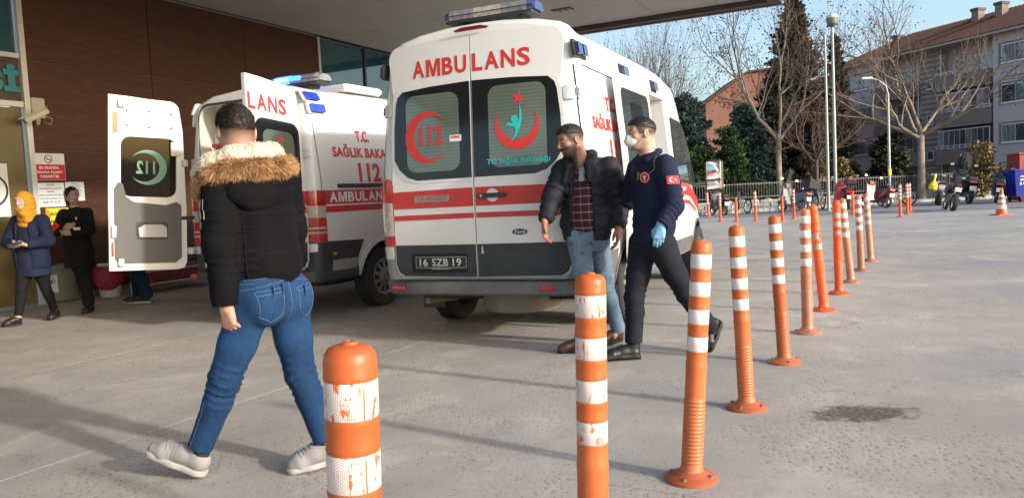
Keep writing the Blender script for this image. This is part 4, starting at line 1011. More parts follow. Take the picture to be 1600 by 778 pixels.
bz = [(.912, .972), (.795, .855), (.677, .738), (.560, .622)]
def bprof():
    p = [(.062, .030), (.056, .045), (.0525, .06)]
    for k in range(17):
        z = .075 + k * .0165; p += [(.0485, z), (.0525, z + .0045), (.0525, z + .009), (.0485, z + .0135)]
    p += [(.050, .368), (.0495, .44), (.0505, .49), (.0515, .497), (.0495, .504), (.0490, .55)]
    for z0, z1 in reversed(bz): p += [(.0492, z0 - .010), (.0502, z0 - .006), (.0485, z0 - .001), (.0485, z1 + .001), (.0502, z1 + .006), (.0492, z1 + .010)]
    p += [(.0490, 1.000), (.047, 1.012), (.041, 1.021), (.030, 1.026), (.016, 1.028), (.014, 1.032), (.006, 1.033), (.005, 1.027), (.0005, 1.027)]
    return p
b_ = MB(); b_.lathe([(.047, .02)] + bprof(), 40, cap=False); ME_POST = b_.mesh('bollard_post', 50)
b_ = MB(); b_.lathe([(.112, 0), (.112, .010), (.106, .016), (.085, .022), (.066, .032), (.058, .040), (.040, .042)], 40); ME_BASE = b_.mesh('bollard_base', 40)
def band_mesh(i, patch_=None):
    z0, z1 = bz[i]; b = MB(); b.lathe([(.0487, z0), (.0494, z0 + .001), (.0494, z1 - .001), (.0487, z1)], 40, cap=False); return b.mesh('band', 60)
ME_BAND = [band_mesh(i) for i in range(4)]
b_ = MB()
b_.lathe([(.010, .020), (.010, .028), (.006, .031), (.0005, .031)], 8, c=(0, 0, 0)); ME_BOLT = b_.mesh('bolt', 40)
def silver_band(z0, z1, a0=-150, a1=-60, r=.0497):
    b = MB(); n = 16; vs = []; fs = []
    for k in range(n + 1):
        a = R(a0 + (a1 - a0) * k / n)
        for z, q in ((z0, r - .001), (z0, r), (z1, r), (z1, r - .001)): vs.append((q * math.cos(a), q * math.sin(a), z))
    for k in range(n):
        for j in range(3): fs.append((k * 4 + j, k * 4 + 4 + j, k * 4 + 5 + j, k * 4 + 1 + j))
    b.add(vs, fs); return b.mesh('band', 40)
GRP = 'orange bollards set in rows on the concrete'
def bollard(label, x, y, lx=0., ly=0., m=M_OR, bm=M_BANDC, bands='full', rot=0., h=1.0, group=GRP, base=None):
    t = thing('bollard', label, 'bollard', (x, y, 0), 0, group)
    a = bpy.data.objects.new('bollard_base', ME_BASE); COL.objects.link(a); a.parent = t
    p = bpy.data.objects.new('bollard_post', ME_POST); COL.objects.link(p); p.parent = t
    for o in (a, p):
        if len(o.data.materials) == 0: o.data.materials.append(None)
        o.material_slots[0].link = 'OBJECT'
    a.material_slots[0].material = base or m; p.material_slots[0].material = m
    p.rotation_euler = (-math.atan(ly), math.atan(lx), 0); p.scale = (.88, .88, h)
    if bands == 'full':
        for me in ME_BAND:
            q = bpy.data.objects.new('band', me); COL.objects.link(q); q.parent = p; q.rotation_euler = (0, 0, R(rot))
            if len(me.materials) == 0: me.materials.append(None)
            q.material_slots[0].link = 'OBJECT'; q.material_slots[0].material = bm
    elif bands:
        for z0, z1, a0, a1 in bands:
            q = link_mesh('band', silver_band(z0, z1, a0, a1), M_BANDS, p)
    for k in range(4):
        an = R(45 + 90 * k + rot); q = bpy.data.objects.new('bolt', ME_BOLT); COL.objects.link(q); q.parent = t; q.location = (.086 * math.cos(an), .086 * math.sin(an), 0)
        if len(ME_BOLT.materials) == 0: ME_BOLT.materials.append(M_BOLT)
    return t
bollard('nearest orange bollard, lower part cut off by the bottom of the picture', -.297, 1.22, .028, 0, M_OR, M_BANDW, rot=20)
bollard('orange bollard with peeling bands in front of the bearded man, base out of the picture', .180, 2.10, .030, 0, M_OR, M_BANDW, rot=60)
bollard('orange bollard in front of the paramedic, leaning right, its whole flanged base in view', .722, 3.232, .078, 0, M_OR, M_BANDC, rot=12)
bollard('orange bollard leaning left, second whole one right of the paramedic', 1.276, 4.247, -.030, 0, M_OR, M_BANDC, rot=5)
bollard('slim orange bollard leaning left between two upright ones, third with its whole base in view', 1.865, 5.30, -.047, 0, M_OR, M_BANDC, rot=45)
bollard('dusty pale orange bollard standing upright directly left of the leaning bright orange one', 2.418, 6.308, -.002, 0, M_ORP, M_BANDC, rot=30)
bollard('bright orange bollard leaning far left with only two small silver patches', 2.992, 7.373, -.088, 0, M_FLUO, None, ((.70, .76, -150, -80), (.60, .655, -150, -20)))
bollard('bright orange bollard standing upright with three silver patches', 3.583, 8.417, -.012, 0, M_FLUO, None, ((.84, .895, -150, -55), (.745, .80, -150, -40), (.66, .695, -140, -60)))
bollard('dusty orange bollard leaning behind the upright bright orange one', 4.119, 9.321, -.090, 0, M_ORP, M_BANDC, rot=60)
bollard('dusty orange bollard with four white bands, second to last of the long row', 4.762, 10.451, -.03, 0, M_ORP, M_BANDC, rot=15)
bollard('farthest bollard of the long row, leaning left with scuffed bands', 5.441, 11.615, -.055, 0, M_ORP, M_BANDW, rot=80)
FG = 'small far bollards across the yard'
for x, y, kind, lab in ((7.447, 27.244, 'b', 'far banded bollard right of the parked black scooter by the ambulance mirror'), (7.837, 26.639, 'p', 'far plain orange bollard in front of the conifers, first one without bands'),
    (8.282, 25.947, 'b', 'far banded bollard in front of the bicycle stand hoops'), (9.02, 25.463, 'p', 'far plain orange bollard just left of the scooter with the crate'), (9.752, 26.404, 'b', 'far banded bollard just right of the scooter with the crate'),
    (12.55, 32.9, 'b', 'thin far banded bollard beside the pruned tree'), (12.079, 27.072, 'p', 'far plain orange bollard left of the parked dark red scooter'), (12.265, 24.15, 'b', 'far banded bollard standing apart in front of the parked bicycle'),
    (13.224, 25.571, 'b', 'left one of the close pair of far banded bollards by the plane tree'), (13.977, 26.854, 'b', 'right one of the close pair of far banded bollards by the plane tree'), (8.10, 31.4, 'b', 'far banded bollard left of the parked black scooter, leaning left')):
    bollard(lab, x, y, -.01 if x != 8.10 else -.04, 0, M_FLUO, M_BANDC, 'full' if kind == 'b' else None, rot=x * 40, h=1.0 if kind == 'b' else .80, group=FG)
cone = thing('traffic_cone', 'orange traffic cone with white bands in front of the blue dumpster', 'traffic cone', (14.32, 22.38, 0))
MB().box((0, 0, .015), (.46, .46, .03), b=.01).build('cone_base', M_FLUO, cone)
MB().lathe([(.165, .03), (.15, .06), (.035, .74), (.030, .76), (.0005, .76)], 24).build('cone_body', M_FLUO, cone)
for z0, z1 in ((.18, .30), (.36, .45), (.52, .60)):
    rr = lambda z: .151 - (z - .06) * .169 + .002
    MB().lathe([(rr(z0) - .002, z0), (rr(z0), z0), (rr(z1), z1), (rr(z1) - .002, z1)], 24, cap=False).build('band', M_BANDC, cone)
# ================================================================== BACKGROUND
def foliage_mat(name, c1, c2):
    m, nt, b = _nodes(name); v = coords(nt, 'World'); g = N(nt, 'ShaderNodeNewGeometry')
    f = math_(nt, 'ADD', math_(nt, 'MULTIPLY', tnoise(nt, v, 1.6, 4), .6), math_(nt, 'MULTIPLY', g.outputs['Random Per Island'], .4))
    nt.links.new(ramp(nt, f, [(.3, c1), (.7, c2)]), b.inputs['Base Color']); b.inputs['Roughness'].default_value = .7; b.inputs['Specular IOR Level'].default_value = .2
    return m
M_FIRD = foliage_mat('dark_fir_needles', (.014, .020, .012), (.055, .058, .034))
M_FIRB = foliage_mat('blue_spruce_needles', (.030, .055, .048), (.085, .120, .100))
M_THUJA = foliage_mat('thuja_leaves', (.020, .042, .012), (.065, .100, .030))
M_DRYL = foliage_mat('dry_brown_leaves', (.11, .075, .03), (.26, .19, .085))
M_BUSH = foliage_mat('bush_leaves', (.025, .045, .022), (.07, .10, .05))
M_SEED = foliage_mat('dead_hanging_leaves', (.025, .015, .010), (.075, .048, .03))
M_BARKP = mat('plane_tree_bark', (.13, .10, .075), .85, col2=(.34, .29, .23), ns=5, bump=.5, bs=30, scale=(1, 1, .5))
M_BARKD = mat('grey_brown_bark', (.085, .065, .052), .9, n=.3, ns=9, bump=.5)
M_TWIG = mat('bare_twigs', (.125, .092, .07), .9, n=.2, ns=4)
M_LIMB = mat('plane_limb_bark', (.15, .115, .085), .9, col2=(.30, .25, .195), ns=2.5, bump=.4)
M_TWIGR = mat('reddish_twigs', (.13, .075, .05), .9, n=.2, ns=4)
def leaf_cloud(fn, n, size, rr, flat=.0):
    V = []; F = []
    for i in range(n):
        p, d = fn(rr)
        s = size * rr.uniform(.6, 1.4); u = Vector((rr.gauss(0, 1), rr.gauss(0, 1), rr.gauss(0, 1))).normalized()
        w = (d * 1.0 + u * .7).normalized(); t = w.cross(u)
        if t.length < 1e-3: continue
        t = t.normalized() * s * .42; w = w * s; k = len(V)
        V += [tuple(p - t * .3), tuple(p + w * .5 - t), tuple(p + w), tuple(p + w * .5 + t)]; F.append((k, k + 1, k + 2, k + 3))
    me = bpy.data.meshes.new('f'); me.from_pydata(V, [], F); return me
def conifer(label, x, y, h, r, m, seed, n=9000, base=.35, size=.22, shape=1.0, cat='tree', name='conifer_tree', group='evergreens along the far fence', droop=-.25, dens=14):
    rr = random.Random(seed); t = thing(name, label, cat, (x, y, 0), 0, group)
    b = MB(); b.tube([(0, 0, 0), (rr.uniform(-.05, .05), 0, h * .5), (0, 0, h * .97)], [.06 + h * .015, .04 + h * .009, .015], 8); b.build('trunk', M_BARKD, t)
    brs = []; lb = MB(); L = max(8, int(h * dens / 4))
    for i in range(L * 4):
        z = base + (h - base) * ((i + rr.random()) / (L * 4)) ** 1.15; a = rr.uniform(0, 2 * math.pi)
        k = (z - base) / (h - base); ln = r * ((1 - k) ** (.85 * shape)) * rr.uniform(.62, 1.12) + .06
        brs.append((Vector((0, 0, z)), Vector((math.cos(a), math.sin(a), droop + .7 * k)).normalized(), ln))
        if i % 2 == 0: lb.tube([(0, 0, z), tuple(Vector((0, 0, z)) + brs[-1][1] * ln * .85)], [.022, .006], 4, cap=False)
    tag(lb.build('branches', M_BARKD, t, smooth=None), kind='stuff')
    tot = sum(b_[2] for b_ in brs); cum = []; s = 0
    for b_ in brs: s += b_[2]; cum.append(s)
    import bisect
    def fn(q):
        o, d, ln = brs[min(len(brs) - 1, bisect.bisect(cum, q.random() * tot))]; u = q.random() ** .6; p = o + d * ln * u
        sp = .10 + .14 * ln * (1 - u * .6); off = Vector((q.gauss(0, sp), q.gauss(0, sp), q.gauss(-.03, sp * .55))); return p + off, (d + Vector((0, 0, -.15)))
    o = link_mesh('crown', leaf_cloud(fn, n, size, rr), m, t); tag(o, kind='stuff'); return t
def bare_tree(label, x, y, h, seed, bark=M_BARKP, twig=M_TWIG, fork=.3, spread=.9, r0=.17, levels=5, seeds=0, name='bare_tree', group='bare winter trees beyond the kerb', nfork=4, up=.35, lean=(0, 0), kids=(3, 4), z0=0.):
    rr = random.Random(seed); t = thing(name, label, 'tree', (x, y, z0), 0, group)
    trunk = MB(); limbs = MB(); twigs = MB(); tips = []
    zf = h * fork; top = Vector((lean[0], lean[1], zf))
    trunk.tube([(0, 0, 0), (lean[0] * .2, lean[1] * .2, .25), tuple(top * .55 + Vector((rr.uniform(-.04, .04), 0, 0))), tuple(top)], [r0 * 1.25, r0, r0 * .85, r0 * .8], 12)
    def grow(p, d, ln, r, lv):
        n = 5 if lv <= 1 else 3; pts = [p]; dd = d.copy()
        for i in range(n):
            dd = (dd + Vector((rr.gauss(0, .16), rr.gauss(0, .16), rr.gauss(up * .28, .10)))).normalized(); pts.append(pts[-1] + dd * ln / n)
        b = trunk if lv == 0 else (limbs if lv <= 2 else twigs)
        e = r * (.55 if lv < levels else .3)
        limbs_ = limbs if lv <= 2 else twigs
        limbs_.tube(pts, [r + (e - r) * i / n for i in range(n + 1)], 7 if lv <= 1 else (4 if lv == 2 else 3), cap=False)
        if lv >= levels: tips.append((pts[-1], dd)); return
        for k in range(rr.randint(*kids) + (1 if lv < 2 else 0)):
            f = rr.uniform(.35, 1.0); i = min(n - 1, int(f * n)); q = pts[i].lerp(pts[i + 1], f * n - i)
            ax = dd.cross(Vector((rr.gauss(0, 1), rr.gauss(0, 1), rr.gauss(0, 1)))).normalized()
            nd = (Matrix.Rotation(rr.uniform(.35, .95), 3, ax) @ dd).normalized()
            grow(q, nd, ln * rr.uniform(.45, .78), r * rr.uniform(.38, .58), lv + 1)
        grow(pts[-1], dd, ln * .62, e, lv + 1)
    a0 = rr.uniform(0, 6.28)
    for k in range(nfork):
        a = a0 + 2 * math.pi * k / nfork + rr.uniform(-.3, .3); tilt = rr.uniform(.55, 1.1) * spread if k else .12
        d = Vector((math.sin(tilt) * math.cos(a), math.sin(tilt) * math.sin(a), math.cos(tilt)))
        grow(top - Vector((0, 0, rr.uniform(0, zf * .12))), d, (h - zf) * rr.uniform(.42, .56), r0 * rr.uniform(.42, .58), 1)
    trunk.build('trunk', bark, t); limbs.build('limbs', M_LIMB if bark is M_BARKP else bark, t, smooth=60); tag(twigs.build('twigs', twig, t, smooth=None), kind='stuff')
    if seeds:
        def fn(q):
            p, d = tips[int(q.random() ** .8 * len(tips)) % len(tips)]; return p + Vector((q.gauss(0, .12), q.gauss(0, .12), q.gauss(-.12, .1))), Vector((0, 0, -1))
        o = link_mesh('dead_leaves', leaf_cloud(fn, seeds, .085, rr), M_SEED, t); tag(o, kind='stuff')
    return t
def bush(label, x, y, r, h, m, seed, n=3500, z0=.1, size=.16, name='shrub', cat='shrub'):
    rr = random.Random(seed); t = thing(name, label, cat, (x, y, z0), 0)
    b = MB()
    for k in range(7):
        a = rr.uniform(0, 6.28); b.tube([(0, 0, 0), (math.cos(a) * r * .3, math.sin(a) * r * .3, h * .5), (math.cos(a) * r * .6, math.sin(a) * r * .6, h * .85)], [.03, .02, .006], 5)
    tag(b.build('stems', M_BARKD, t), kind='stuff')
    cl = [(Vector((rr.gauss(0, r * .42), rr.gauss(0, r * .42), rr.uniform(.15, .95) * h)), rr.uniform(.25, .5) * r) for _ in range(16)]
    def fn(q):
        c, s = cl[q.randrange(16)]; d = Vector((q.gauss(0, 1), q.gauss(0, 1), q.gauss(0, 1))).normalized(); return c + d * s * q.uniform(.6, 1.05), d
    o = link_mesh('foliage', leaf_cloud(fn, n, size, rr), m, t); tag(o, kind='stuff'); return t
EG = 'evergreens along the far fence'
conifer('tallest dark fir tree rising behind the plane tree by the lamp posts', 17.2, 46, 12.2, 2.4, M_FIRD, 1, n=48000, base=.8, size=.21, shape=.9, dens=18)
conifer('second dark fir, behind the fence and left of the pruned tree', 15.2, 43.5, 7.6, 2.5, M_FIRD, 2, n=22000, size=.19)
conifer('dark fir behind the lamp posts, tip over the apartment roof', 25.6, 60, 12.4, 1.5, M_FIRD, 3, n=20000, size=.26)
conifer('blue green spruce with pale needles left of the tall dark fir', 12.0, 38.8, 5.2, 1.25, M_FIRB, 4, n=20000, size=.15, shape=.55)
conifer('pale blue spruce behind the ambulance cab', 9.3, 39.5, 5.9, 1.5, M_FIRB, 5, n=20000, size=.16, shape=.6)
conifer('fresh green thuja in front of the spruces', 10.75, 37.9, 4.0, 1.15, M_THUJA, 6, n=20000, size=.11, shape=.45, base=.1)
conifer('low green thuja next to the ambulance mirror', 9.4, 37.7, 3.2, 1.0, M_THUJA, 7, n=14000, size=.11, shape=.45, base=.1)
conifer('dusky spruce right of the thuja, under the plane tree limbs', 13.2, 40.3, 3.9, 1.4, M_FIRD, 8, n=14000, size=.16, shape=.5)
conifer('dark fir low behind the fence beside the dry brown bush', 16.6, 42.5, 4.6, 1.5, M_FIRD, 9, n=16000, size=.18, shape=.6)
conifer('dark yew in front of the apartment stairs, left of the plane tree', 19.6, 39.6, 3.4, .95, M_FIRD, 10, n=6000, size=.2, shape=.5)
bare_tree('plane tree with forked pale limbs and hanging dead leaves in front of the tall fir', 13.15, 37.4, 10.6, 21, r0=.165, fork=.34, seeds=3000, up=.32, spread=.95, levels=5, kids=(3, 3), nfork=5)
bare_tree('bare plane tree spreading in front of the apartment building', 20.3, 37.9, 10.2, 35, r0=.20, fork=.33, seeds=900, up=.22, spread=1.12, levels=5, kids=(3, 3), nfork=6)
bare_tree('pruned tree with a fan of reddish rods by the thin lamp post', 14.75, 36.9, 5.6, 12, M_BARKD, M_TWIGR, fork=.42, spread=1.15, r0=.12, levels=4, kids=(3, 4), nfork=7, up=.15)
for i, (x, y, h, s) in enumerate(((6.1, 41, 10.0, 51), (8.0, 43, 10.8, 52), (9.6, 46, 10.2, 53), (4.6, 44, 9.6, 54), (11.3, 52, 10.3, 55))):
    bare_tree(['slender leafless poplar just right of the canopy edge', 'middle slender leafless poplar above the ambulance roof', 'slender leafless poplar with open crown right of the other two', 'slender leafless poplar half hidden by the ambulance roof', 'thin far poplar behind the brick house'][i], x, y, h, s, M_BARKD, M_TWIG, fork=.22, spread=.42, r0=.085, levels=4, kids=(3, 4), nfork=4, up=.6, seeds=260, name='poplar_tree', group='slender poplars behind the ambulance')
bush('tall dry brown bush behind the fence by the lamp posts', 15.9, 38.6, 1.15, 2.3, M_DRYL, 61, n=7000, size=.14)
bush('small brown bush on the garden edge left of the red container', 22.7, 36.9, .95, 2.3, M_DRYL, 62, n=3600, size=.14)
bush('low grey green bush by the bicycle stand', 11.6, 37.6, 1.0, 1.2, M_BUSH, 63)
bush('dark low bush behind the crate scooter', 13.9, 38.0, .9, 1.3, M_FIRD, 64)
# far wood behind everything left of the brick house
rr_ = random.Random(5)
def _fw(q):
    x = q.uniform(-40, 19); z = abs(q.gauss(0, 1)) * 1.5 + .1; y = 58 + q.uniform(0, 10) + .2 * x; return Vector((x, y, z + 1.2 * abs(math.sin(x * .7)) * q.random())), Vector((q.gauss(0, 1), q.gauss(0, 1), 1))
tag(link_mesh('far_hedge', leaf_cloud(_fw, 22000, .45, rr_), foliage_mat('far_hedge_leaves', (.05, .06, .045), (.13, .14, .10))), kind='stuff')
# low stone wall and iron fence
M_WALLS = mat('garden_wall_stone', (.27, .25, .22), .9, n=.25, ns=3, bump=.4, kind='World')
M_IRON = mat('grey_fence_iron', (.11, .11, .11), .5, n=.2)
wl_ = thing('garden_wall', 'low stone garden wall with a row of iron railings behind the parked scooters', 'wall', (0, 0, 0))
ang_ = lambda a, b: math.atan2(kerbY(b) - kerbY(a), b - a)
for i in range(-6, 15):
    x0 = 12.9 + i * 1.1; x1 = x0 + 1.09
    for k in range(3):
        o_ = .5 * (k % 2); y = (kerbY(x0) + kerbY(x1)) / 2 + 1.7
        MB().box(((x0 + x1) / 2 + o_, y + .22 * o_ * .5, .11 + .16 * k), (1.085, .22 + .02 * rnd.random(), .152), ang_(x0, x1), b=.02).build('wall_stone', M_WALLS, wl_)
fe_ = MB()
for i in range(-46, 130):
    x = 12.9 + i * .135; y = kerbY(x) + 1.7; fe_.box((x, y, .97), (.022, .022, .78))
tag(fe_.build('railing_bars', M_IRON, wl_, smooth=None), kind='stuff')
for z in (.66, 1.28):
    for i in range(-6, 15):
        x0 = 12.9 + i * 1.1; x1 = x0 + 1.1; MB().box(((x0 + x1) / 2, (kerbY(x0) + kerbY(x1)) / 2 + 1.7, z), (1.11, .03, .035), ang_(x0, x1)).build('fence_rail', M_IRON, wl_)
# bicycle stand hoops
M_GALV = mat('galvanised_tube', (.45, .50, .48), .4, .5)
bs_ = thing('bicycle_stand', 'row of bent grey tube hoops for bicycles along the far kerb', 'bicycle stand', (10.5, 34.3, 0))
for k in range(9):
    x = -1.0 + k * .62; MB().tube([(x, .11 * x, 0), (x, .11 * x, .45), (x + .06, .11 * x, .56), (x + .18, .11 * x, .60), (x + .30, .11 * x, .56), (x + .36, .11 * x, .45), (x + .36, .11 * x, 0)], .022, 6).build('hoop', M_GALV, bs_)
# lamp posts
M_POLE = mat('grey_green_pole', (.36, .38, .35), .45, .3, n=.08)
lp = thing('lamp_post', 'tall lamp post with round globe head, rightmost of the two close poles', 'lamp post', (14.25, 33.6, 0))
MB().lathe([(.14, 0), (.14, .03), (.075, .06), (.07, 3), (.05, 7.8)], 14).build('pole', M_POLE, lp)
MB().lathe([(.06, 7.8), (.22, 7.95), (.25, 8.15), (.25, 8.2)], 20).build('lamp_bowl', mat('dusty_globe', (.16, .17, .12), .4), lp)
MB().lathe([(.25, 8.2), (.22, 8.30), (.12, 8.37), (.0005, 8.4)], 20).build('lamp_cap', mat('pale_cap', (.55, .55, .5), .4), lp)
lp2 = thing('lamp_post', 'thinner bare pole standing just left of the globe lamp post', 'lamp post', (13.1, 31.6, 0))
MB().lathe([(.12, 0), (.12, .03), (.06, .06), (.055, 3), (.035, 7.1)], 12).build('pole', M_POLE, lp2)
MB().box((0, 0, 7.12), (.10, .10, .05)).build('pole_cap', M_POLE, lp2)
lp3 = thing('street_light', 'grey street light with curved arm left of the spreading plane tree', 'street light', (17.2, 34.8, 0))
MB().lathe([(.13, 0), (.07, .06), (.06, 3), (.045, 5.0)], 12).build('pole', M_POLE, lp3)
MB().tube([(0, 0, 5.0), (-.1, 0, 5.35), (-.4, 0, 5.6), (-.75, 0, 5.72)], .03, 8).build('arm', M_POLE, lp3)
MB().box((-.95, 0, 5.73), (.5, .17, .09), b=.03).build('lamp_head', mat('lamp_head_white', (.7, .7, .68), .4), lp3)
MB().box((0, -.08, 1.5), (.12, .02, .3)).build('yellow_sticker', M_YEL, lp3)

# ------------------------------------------------------------------ apartment building
FH = math.atan2(.34, .94)     # facade runs from the far left end toward the camera on the right
P0 = Vector((30.9, 73.3, 0)); dU = Vector((.338, -.941, 0)); dN = Vector((-.941, -.338, 0))
ap = thing('apartment_building', 'pale pink apartment building with brown balconies, red tiled roof and chimneys', 'building', P0, math.atan2(dU.y, dU.x))
# local: x along the facade, y = inward (away from the camera side)
M_PINK = mat('pale_pink_render', (.56, .455, .44), .9, n=.04, ns=1.2, bump=.05)
M_BROWN = mat('taupe_render', (.25, .185, .16), .9, n=.06, ns=1.5)
M_FRW = mat('white_window_frame', (.72, .72, .70), .4)
def curtain_mat():
    m, nt, b = _nodes('curtained_window_glass'); v = coords(nt, 'World'); oi = N(nt, 'ShaderNodeObjectInfo')
    f = tnoise(nt, coords(nt, 'Object', (5, 5, .6)), 2.2, 3); f = math_(nt, 'ADD', math_(nt, 'MULTIPLY', f, .6), math_(nt, 'MULTIPLY', oi.outputs['Random'], .42))
    nt.links.new(ramp(nt, f, [(.30, (.035, .04, .045)), (.55, (.16, .165, .17)), (.8, (.34, .34, .33))]), b.inputs['Base Color']); b.inputs['Roughness'].default_value = .08; b.inputs['Coat Weight'].default_value = .5; return m
M_CUR = curtain_mat()
def mx(x): return interp([(-1, .2), (0, 1.0), (1.1, 2.4), (4.6, 5.0), (5.2, 5.3), (10.2, 9.3), (12.4, 11.4), (19.9, 16.4), (20.8, 17.1), (24.9, 20.3), (25.5, 21), (34, 30), (36, 32)], x)
def apb(name, m, lo, hi, parent=ap):
    lo = (mx(lo[0]), lo[1], lo[2]); hi = (mx(hi[0]), hi[1], hi[2])
    c = [(a + d) / 2 for a, d in zip(lo, hi)]; s = [abs(d - a) for a, d in zip(lo, hi)]
    return MB().box(c, s).build(name, m, parent, smooth=None)
Lb = 34.0; floors = [.0, 2.9, 5.8, 8.7]; EZ = 11.35
def window(x0, x1, z0, z1, y=0., panes=3, surround=True, parent=ap):
    w = apb('window', M_FRW, (x0, y - .05, z0), (x1, y + .06, z1))
    n = panes; wd = (x1 - x0 - .06 * (n + 1)) / n
    for k in range(n): apb('pane', M_CUR, (x0 + .06 + k * (wd + .06), y - .062, z0 + .07), (x0 + .06 + k * (wd + .06) + wd, y - .045, z1 - .07), w)
    if surround:
        apb('window_surround', M_BROWN, (x0 - .30, y - .03, z0 - .12), (x0 - .003, y + .02, z1 + .12)); apb('window_surround', M_BROWN, (x0, y - .03, z1 + .003), (x1, y + .02, z1 + .14))
    apb('sill', M_FRW, (x0 - .06, y - .14, z0 - .07), (x1 + .06, y + .02, z0 - .003)); return w
def wall_seg(x0, x1, y, m=M_PINK): apb('wall', m, (x0, y + .001, 0), (x1, y + 9.0 - y, EZ))
# left wing (bay), recessed middle with balconies, stair tower, right wing
wall_seg(0, 5.2, 0.); wall_seg(5.21, 10.2, 1.3); wall_seg(10.21, 12.4, .7, mat('striped_stair_wall', (.40, .32, .27), .9)); wall_seg(12.41, 19.9, 1.3); wall_seg(19.91, 25.5, 0.); wall_seg(25.51, 34, 1.0)
for f in floors:
    zb = f + .55 if f == 0 else f + .62
    h_ = 1.35
    if f > 0: window(1.1, 4.6, f + .5, f + .5 + h_)
    else: window(1.2, 3.9, .45, 1.85)
    window(6.6, 9.6, f - .6, f + 1.65, 1.3, 3, False)
    window(20.8, 24.9, f + .5, f + .5 + h_, 0., 3)
    window(27, 31, f + .5, f + .5 + h_, 1.0, 3)
    if f == 5.8 or f == 2.9:
        gz = apb('glazed_balcony', M_FRW, (12.7, -.02, f + .36), (19.5, .02, f + 1.85))
        for k in range(9): apb('pane', M_CUR, (12.76 + k * .745, -.035, f + .42), (12.76 + k * .745 + .68, -.018, f + 1.79), gz)
    else: window(15.5, 19.0, f - .3, f + 1.7, 1.3, 3, False)
    if f > 0:
        for (x0, x1, d) in ((4.9, 10.1, -.1), (12.5, 19.7, -.1)):
            bl = apb('balcony', M_BROWN, (x0, d, f - .75), (x1, 1.29, f + .30))
            apb('balcony_slab', mat('balcony_slab_taupe', (.33, .26, .22), .9), (x0 - .03, d - .03, f - .83), (x1 + .03, 1.29, f - .753), bl)
            rl = MB(); rl.box(((mx(x0) + mx(x1)) / 2, d + .02, f + .62), (mx(x1) - mx(x0), .04, .05)); rl.box(((mx(x0) + mx(x1)) / 2, d + .02, f + .47), (mx(x1) - mx(x0), .03, .03))
            k = x0
            while k <= x1 + .01: rl.box((mx(k), d + .02, f + .46), (.04, .04, .26)); k += .8
            tag(rl.build('balcony_rail', M_FRW, bl, smooth=None), kind='stuff')
for k in range(26): apb('cladding_band', M_BROWN, (10.3, .64, .35 + k * .42), (12.3, .70, .50 + k * .42))
for f in floors[1:]: window(11.0, 11.6, f - .4, f + .4, .62, 1, False)
apb('downpipe', M_FRW, (12.45, .5, .2), (12.53, .6, EZ)); apb('downpipe', M_FRW, (10.1, .5, .2), (10.18, .6, EZ))
# roof: eave board, tiled slopes, chimneys
apb('eave_board', mat('eave_pinkish', (.46, .36, .31), .9), (-.7, -.75, EZ + .001), (34.7, 9.7, EZ + .16))
M_TILE = mat('red_roof_tiles', (.125, .060, .042), .9, n=.3, ns=2.5, bump=.6, bs=9, kind='Object')
rf = MB(); ez = EZ + .17; rg = 2.5
rf.add([(.3, -.8, ez), (30.7, -.8, ez), (30.7, 9.75, ez), (.3, 9.75, ez), (5.0, 4.5, ez + rg), (26, 4.5, ez + rg)], [(0, 1, 5, 4), (1, 2, 5), (2, 3, 4, 5), (3, 0, 4), (3, 2, 1, 0)])
roof = rf.build('roof', M_TILE, ap, smooth=None)
tl_ = MB()
for k in range(93):
    x = .45 + k * .32; t1 = min(1, (x - .3) / 4.7, (30.7 - x) / 4.7)
    if t1 <= .02: continue
    tl_.tube([(x, -.8, ez + .02), (x, -.8 + 5.3 * t1, ez + .02 + rg * t1)], .055, 5, cap=False)
tag(tl_.build('tile_ridges', M_TILE, roof, smooth=None), kind='stuff')
M_CHIM = mat('dark_chimney', (.12, .10, .09), .9)
for x, y, h in ((13.4, 3.2, 1.3), (16.9, 2.8, 1.2), (3.0, 3.5, .9)):
    c_ = apb('chimney', M_BROWN, (x, y, ez + 1.0), (x + .9, y + .7, ez + 1.4 + h)); apb('chimney_cap', M_CHIM, (x - .1, y - .1, ez + 1.41 + h), (x + 1.0, y + .8, ez + 1.62 + h), c_)
# brick house
bh = thing('brick_house', 'windowless brick coloured gable house behind the conifers', 'house', (16.3, 63, 0), R(-3))
M_BRK = mat('brick_red_render', (.27, .125, .085), .9, n=.12, ns=2, bump=.15)
gb = MB(); gp = [(0, 0), (8.5, 0), (8.5, 8.6), (5.5, 10.35), (3.4, 10.2), (0, 7.9)]
gb.prism(gp, 0, 8, lambda u, v_, d: (u, d, v_)); gb.build('wall', M_BRK, bh, smooth=None)
re_ = MB(); re_.prism([(-.2, 7.82), (3.38, 10.24), (5.52, 10.4), (8.7, 8.5), (8.7, 8.65), (5.54, 10.55), (3.36, 10.39), (-.25, 7.95)], -.25, 8.2, lambda u, v_, d: (u, d, v_)); re_.build('roof', M_TILE, bh, smooth=None)
hs2 = thing('brick_house', 'low house with orange gable far behind the tall fir', 'house', (24.2, 66, 0), R(-3))
MB().prism([(0, 0), (5, 0), (5, 8.6), (2.5, 9.8), (0, 8.6)], 0, 7, lambda u, v_, d: (u, d, v_)).build('wall', M_BRK, hs2, smooth=None)
MB().prism([(-.3, 8.45), (2.5, 9.83), (5.3, 8.45), (5.3, 8.6), (2.5, 9.98), (-.3, 8.6)], -.2, 7.2, lambda u, v_, d: (u, d, v_)).build('roof', M_TILE, hs2, smooth=None)
# person on the balcony is built with the people

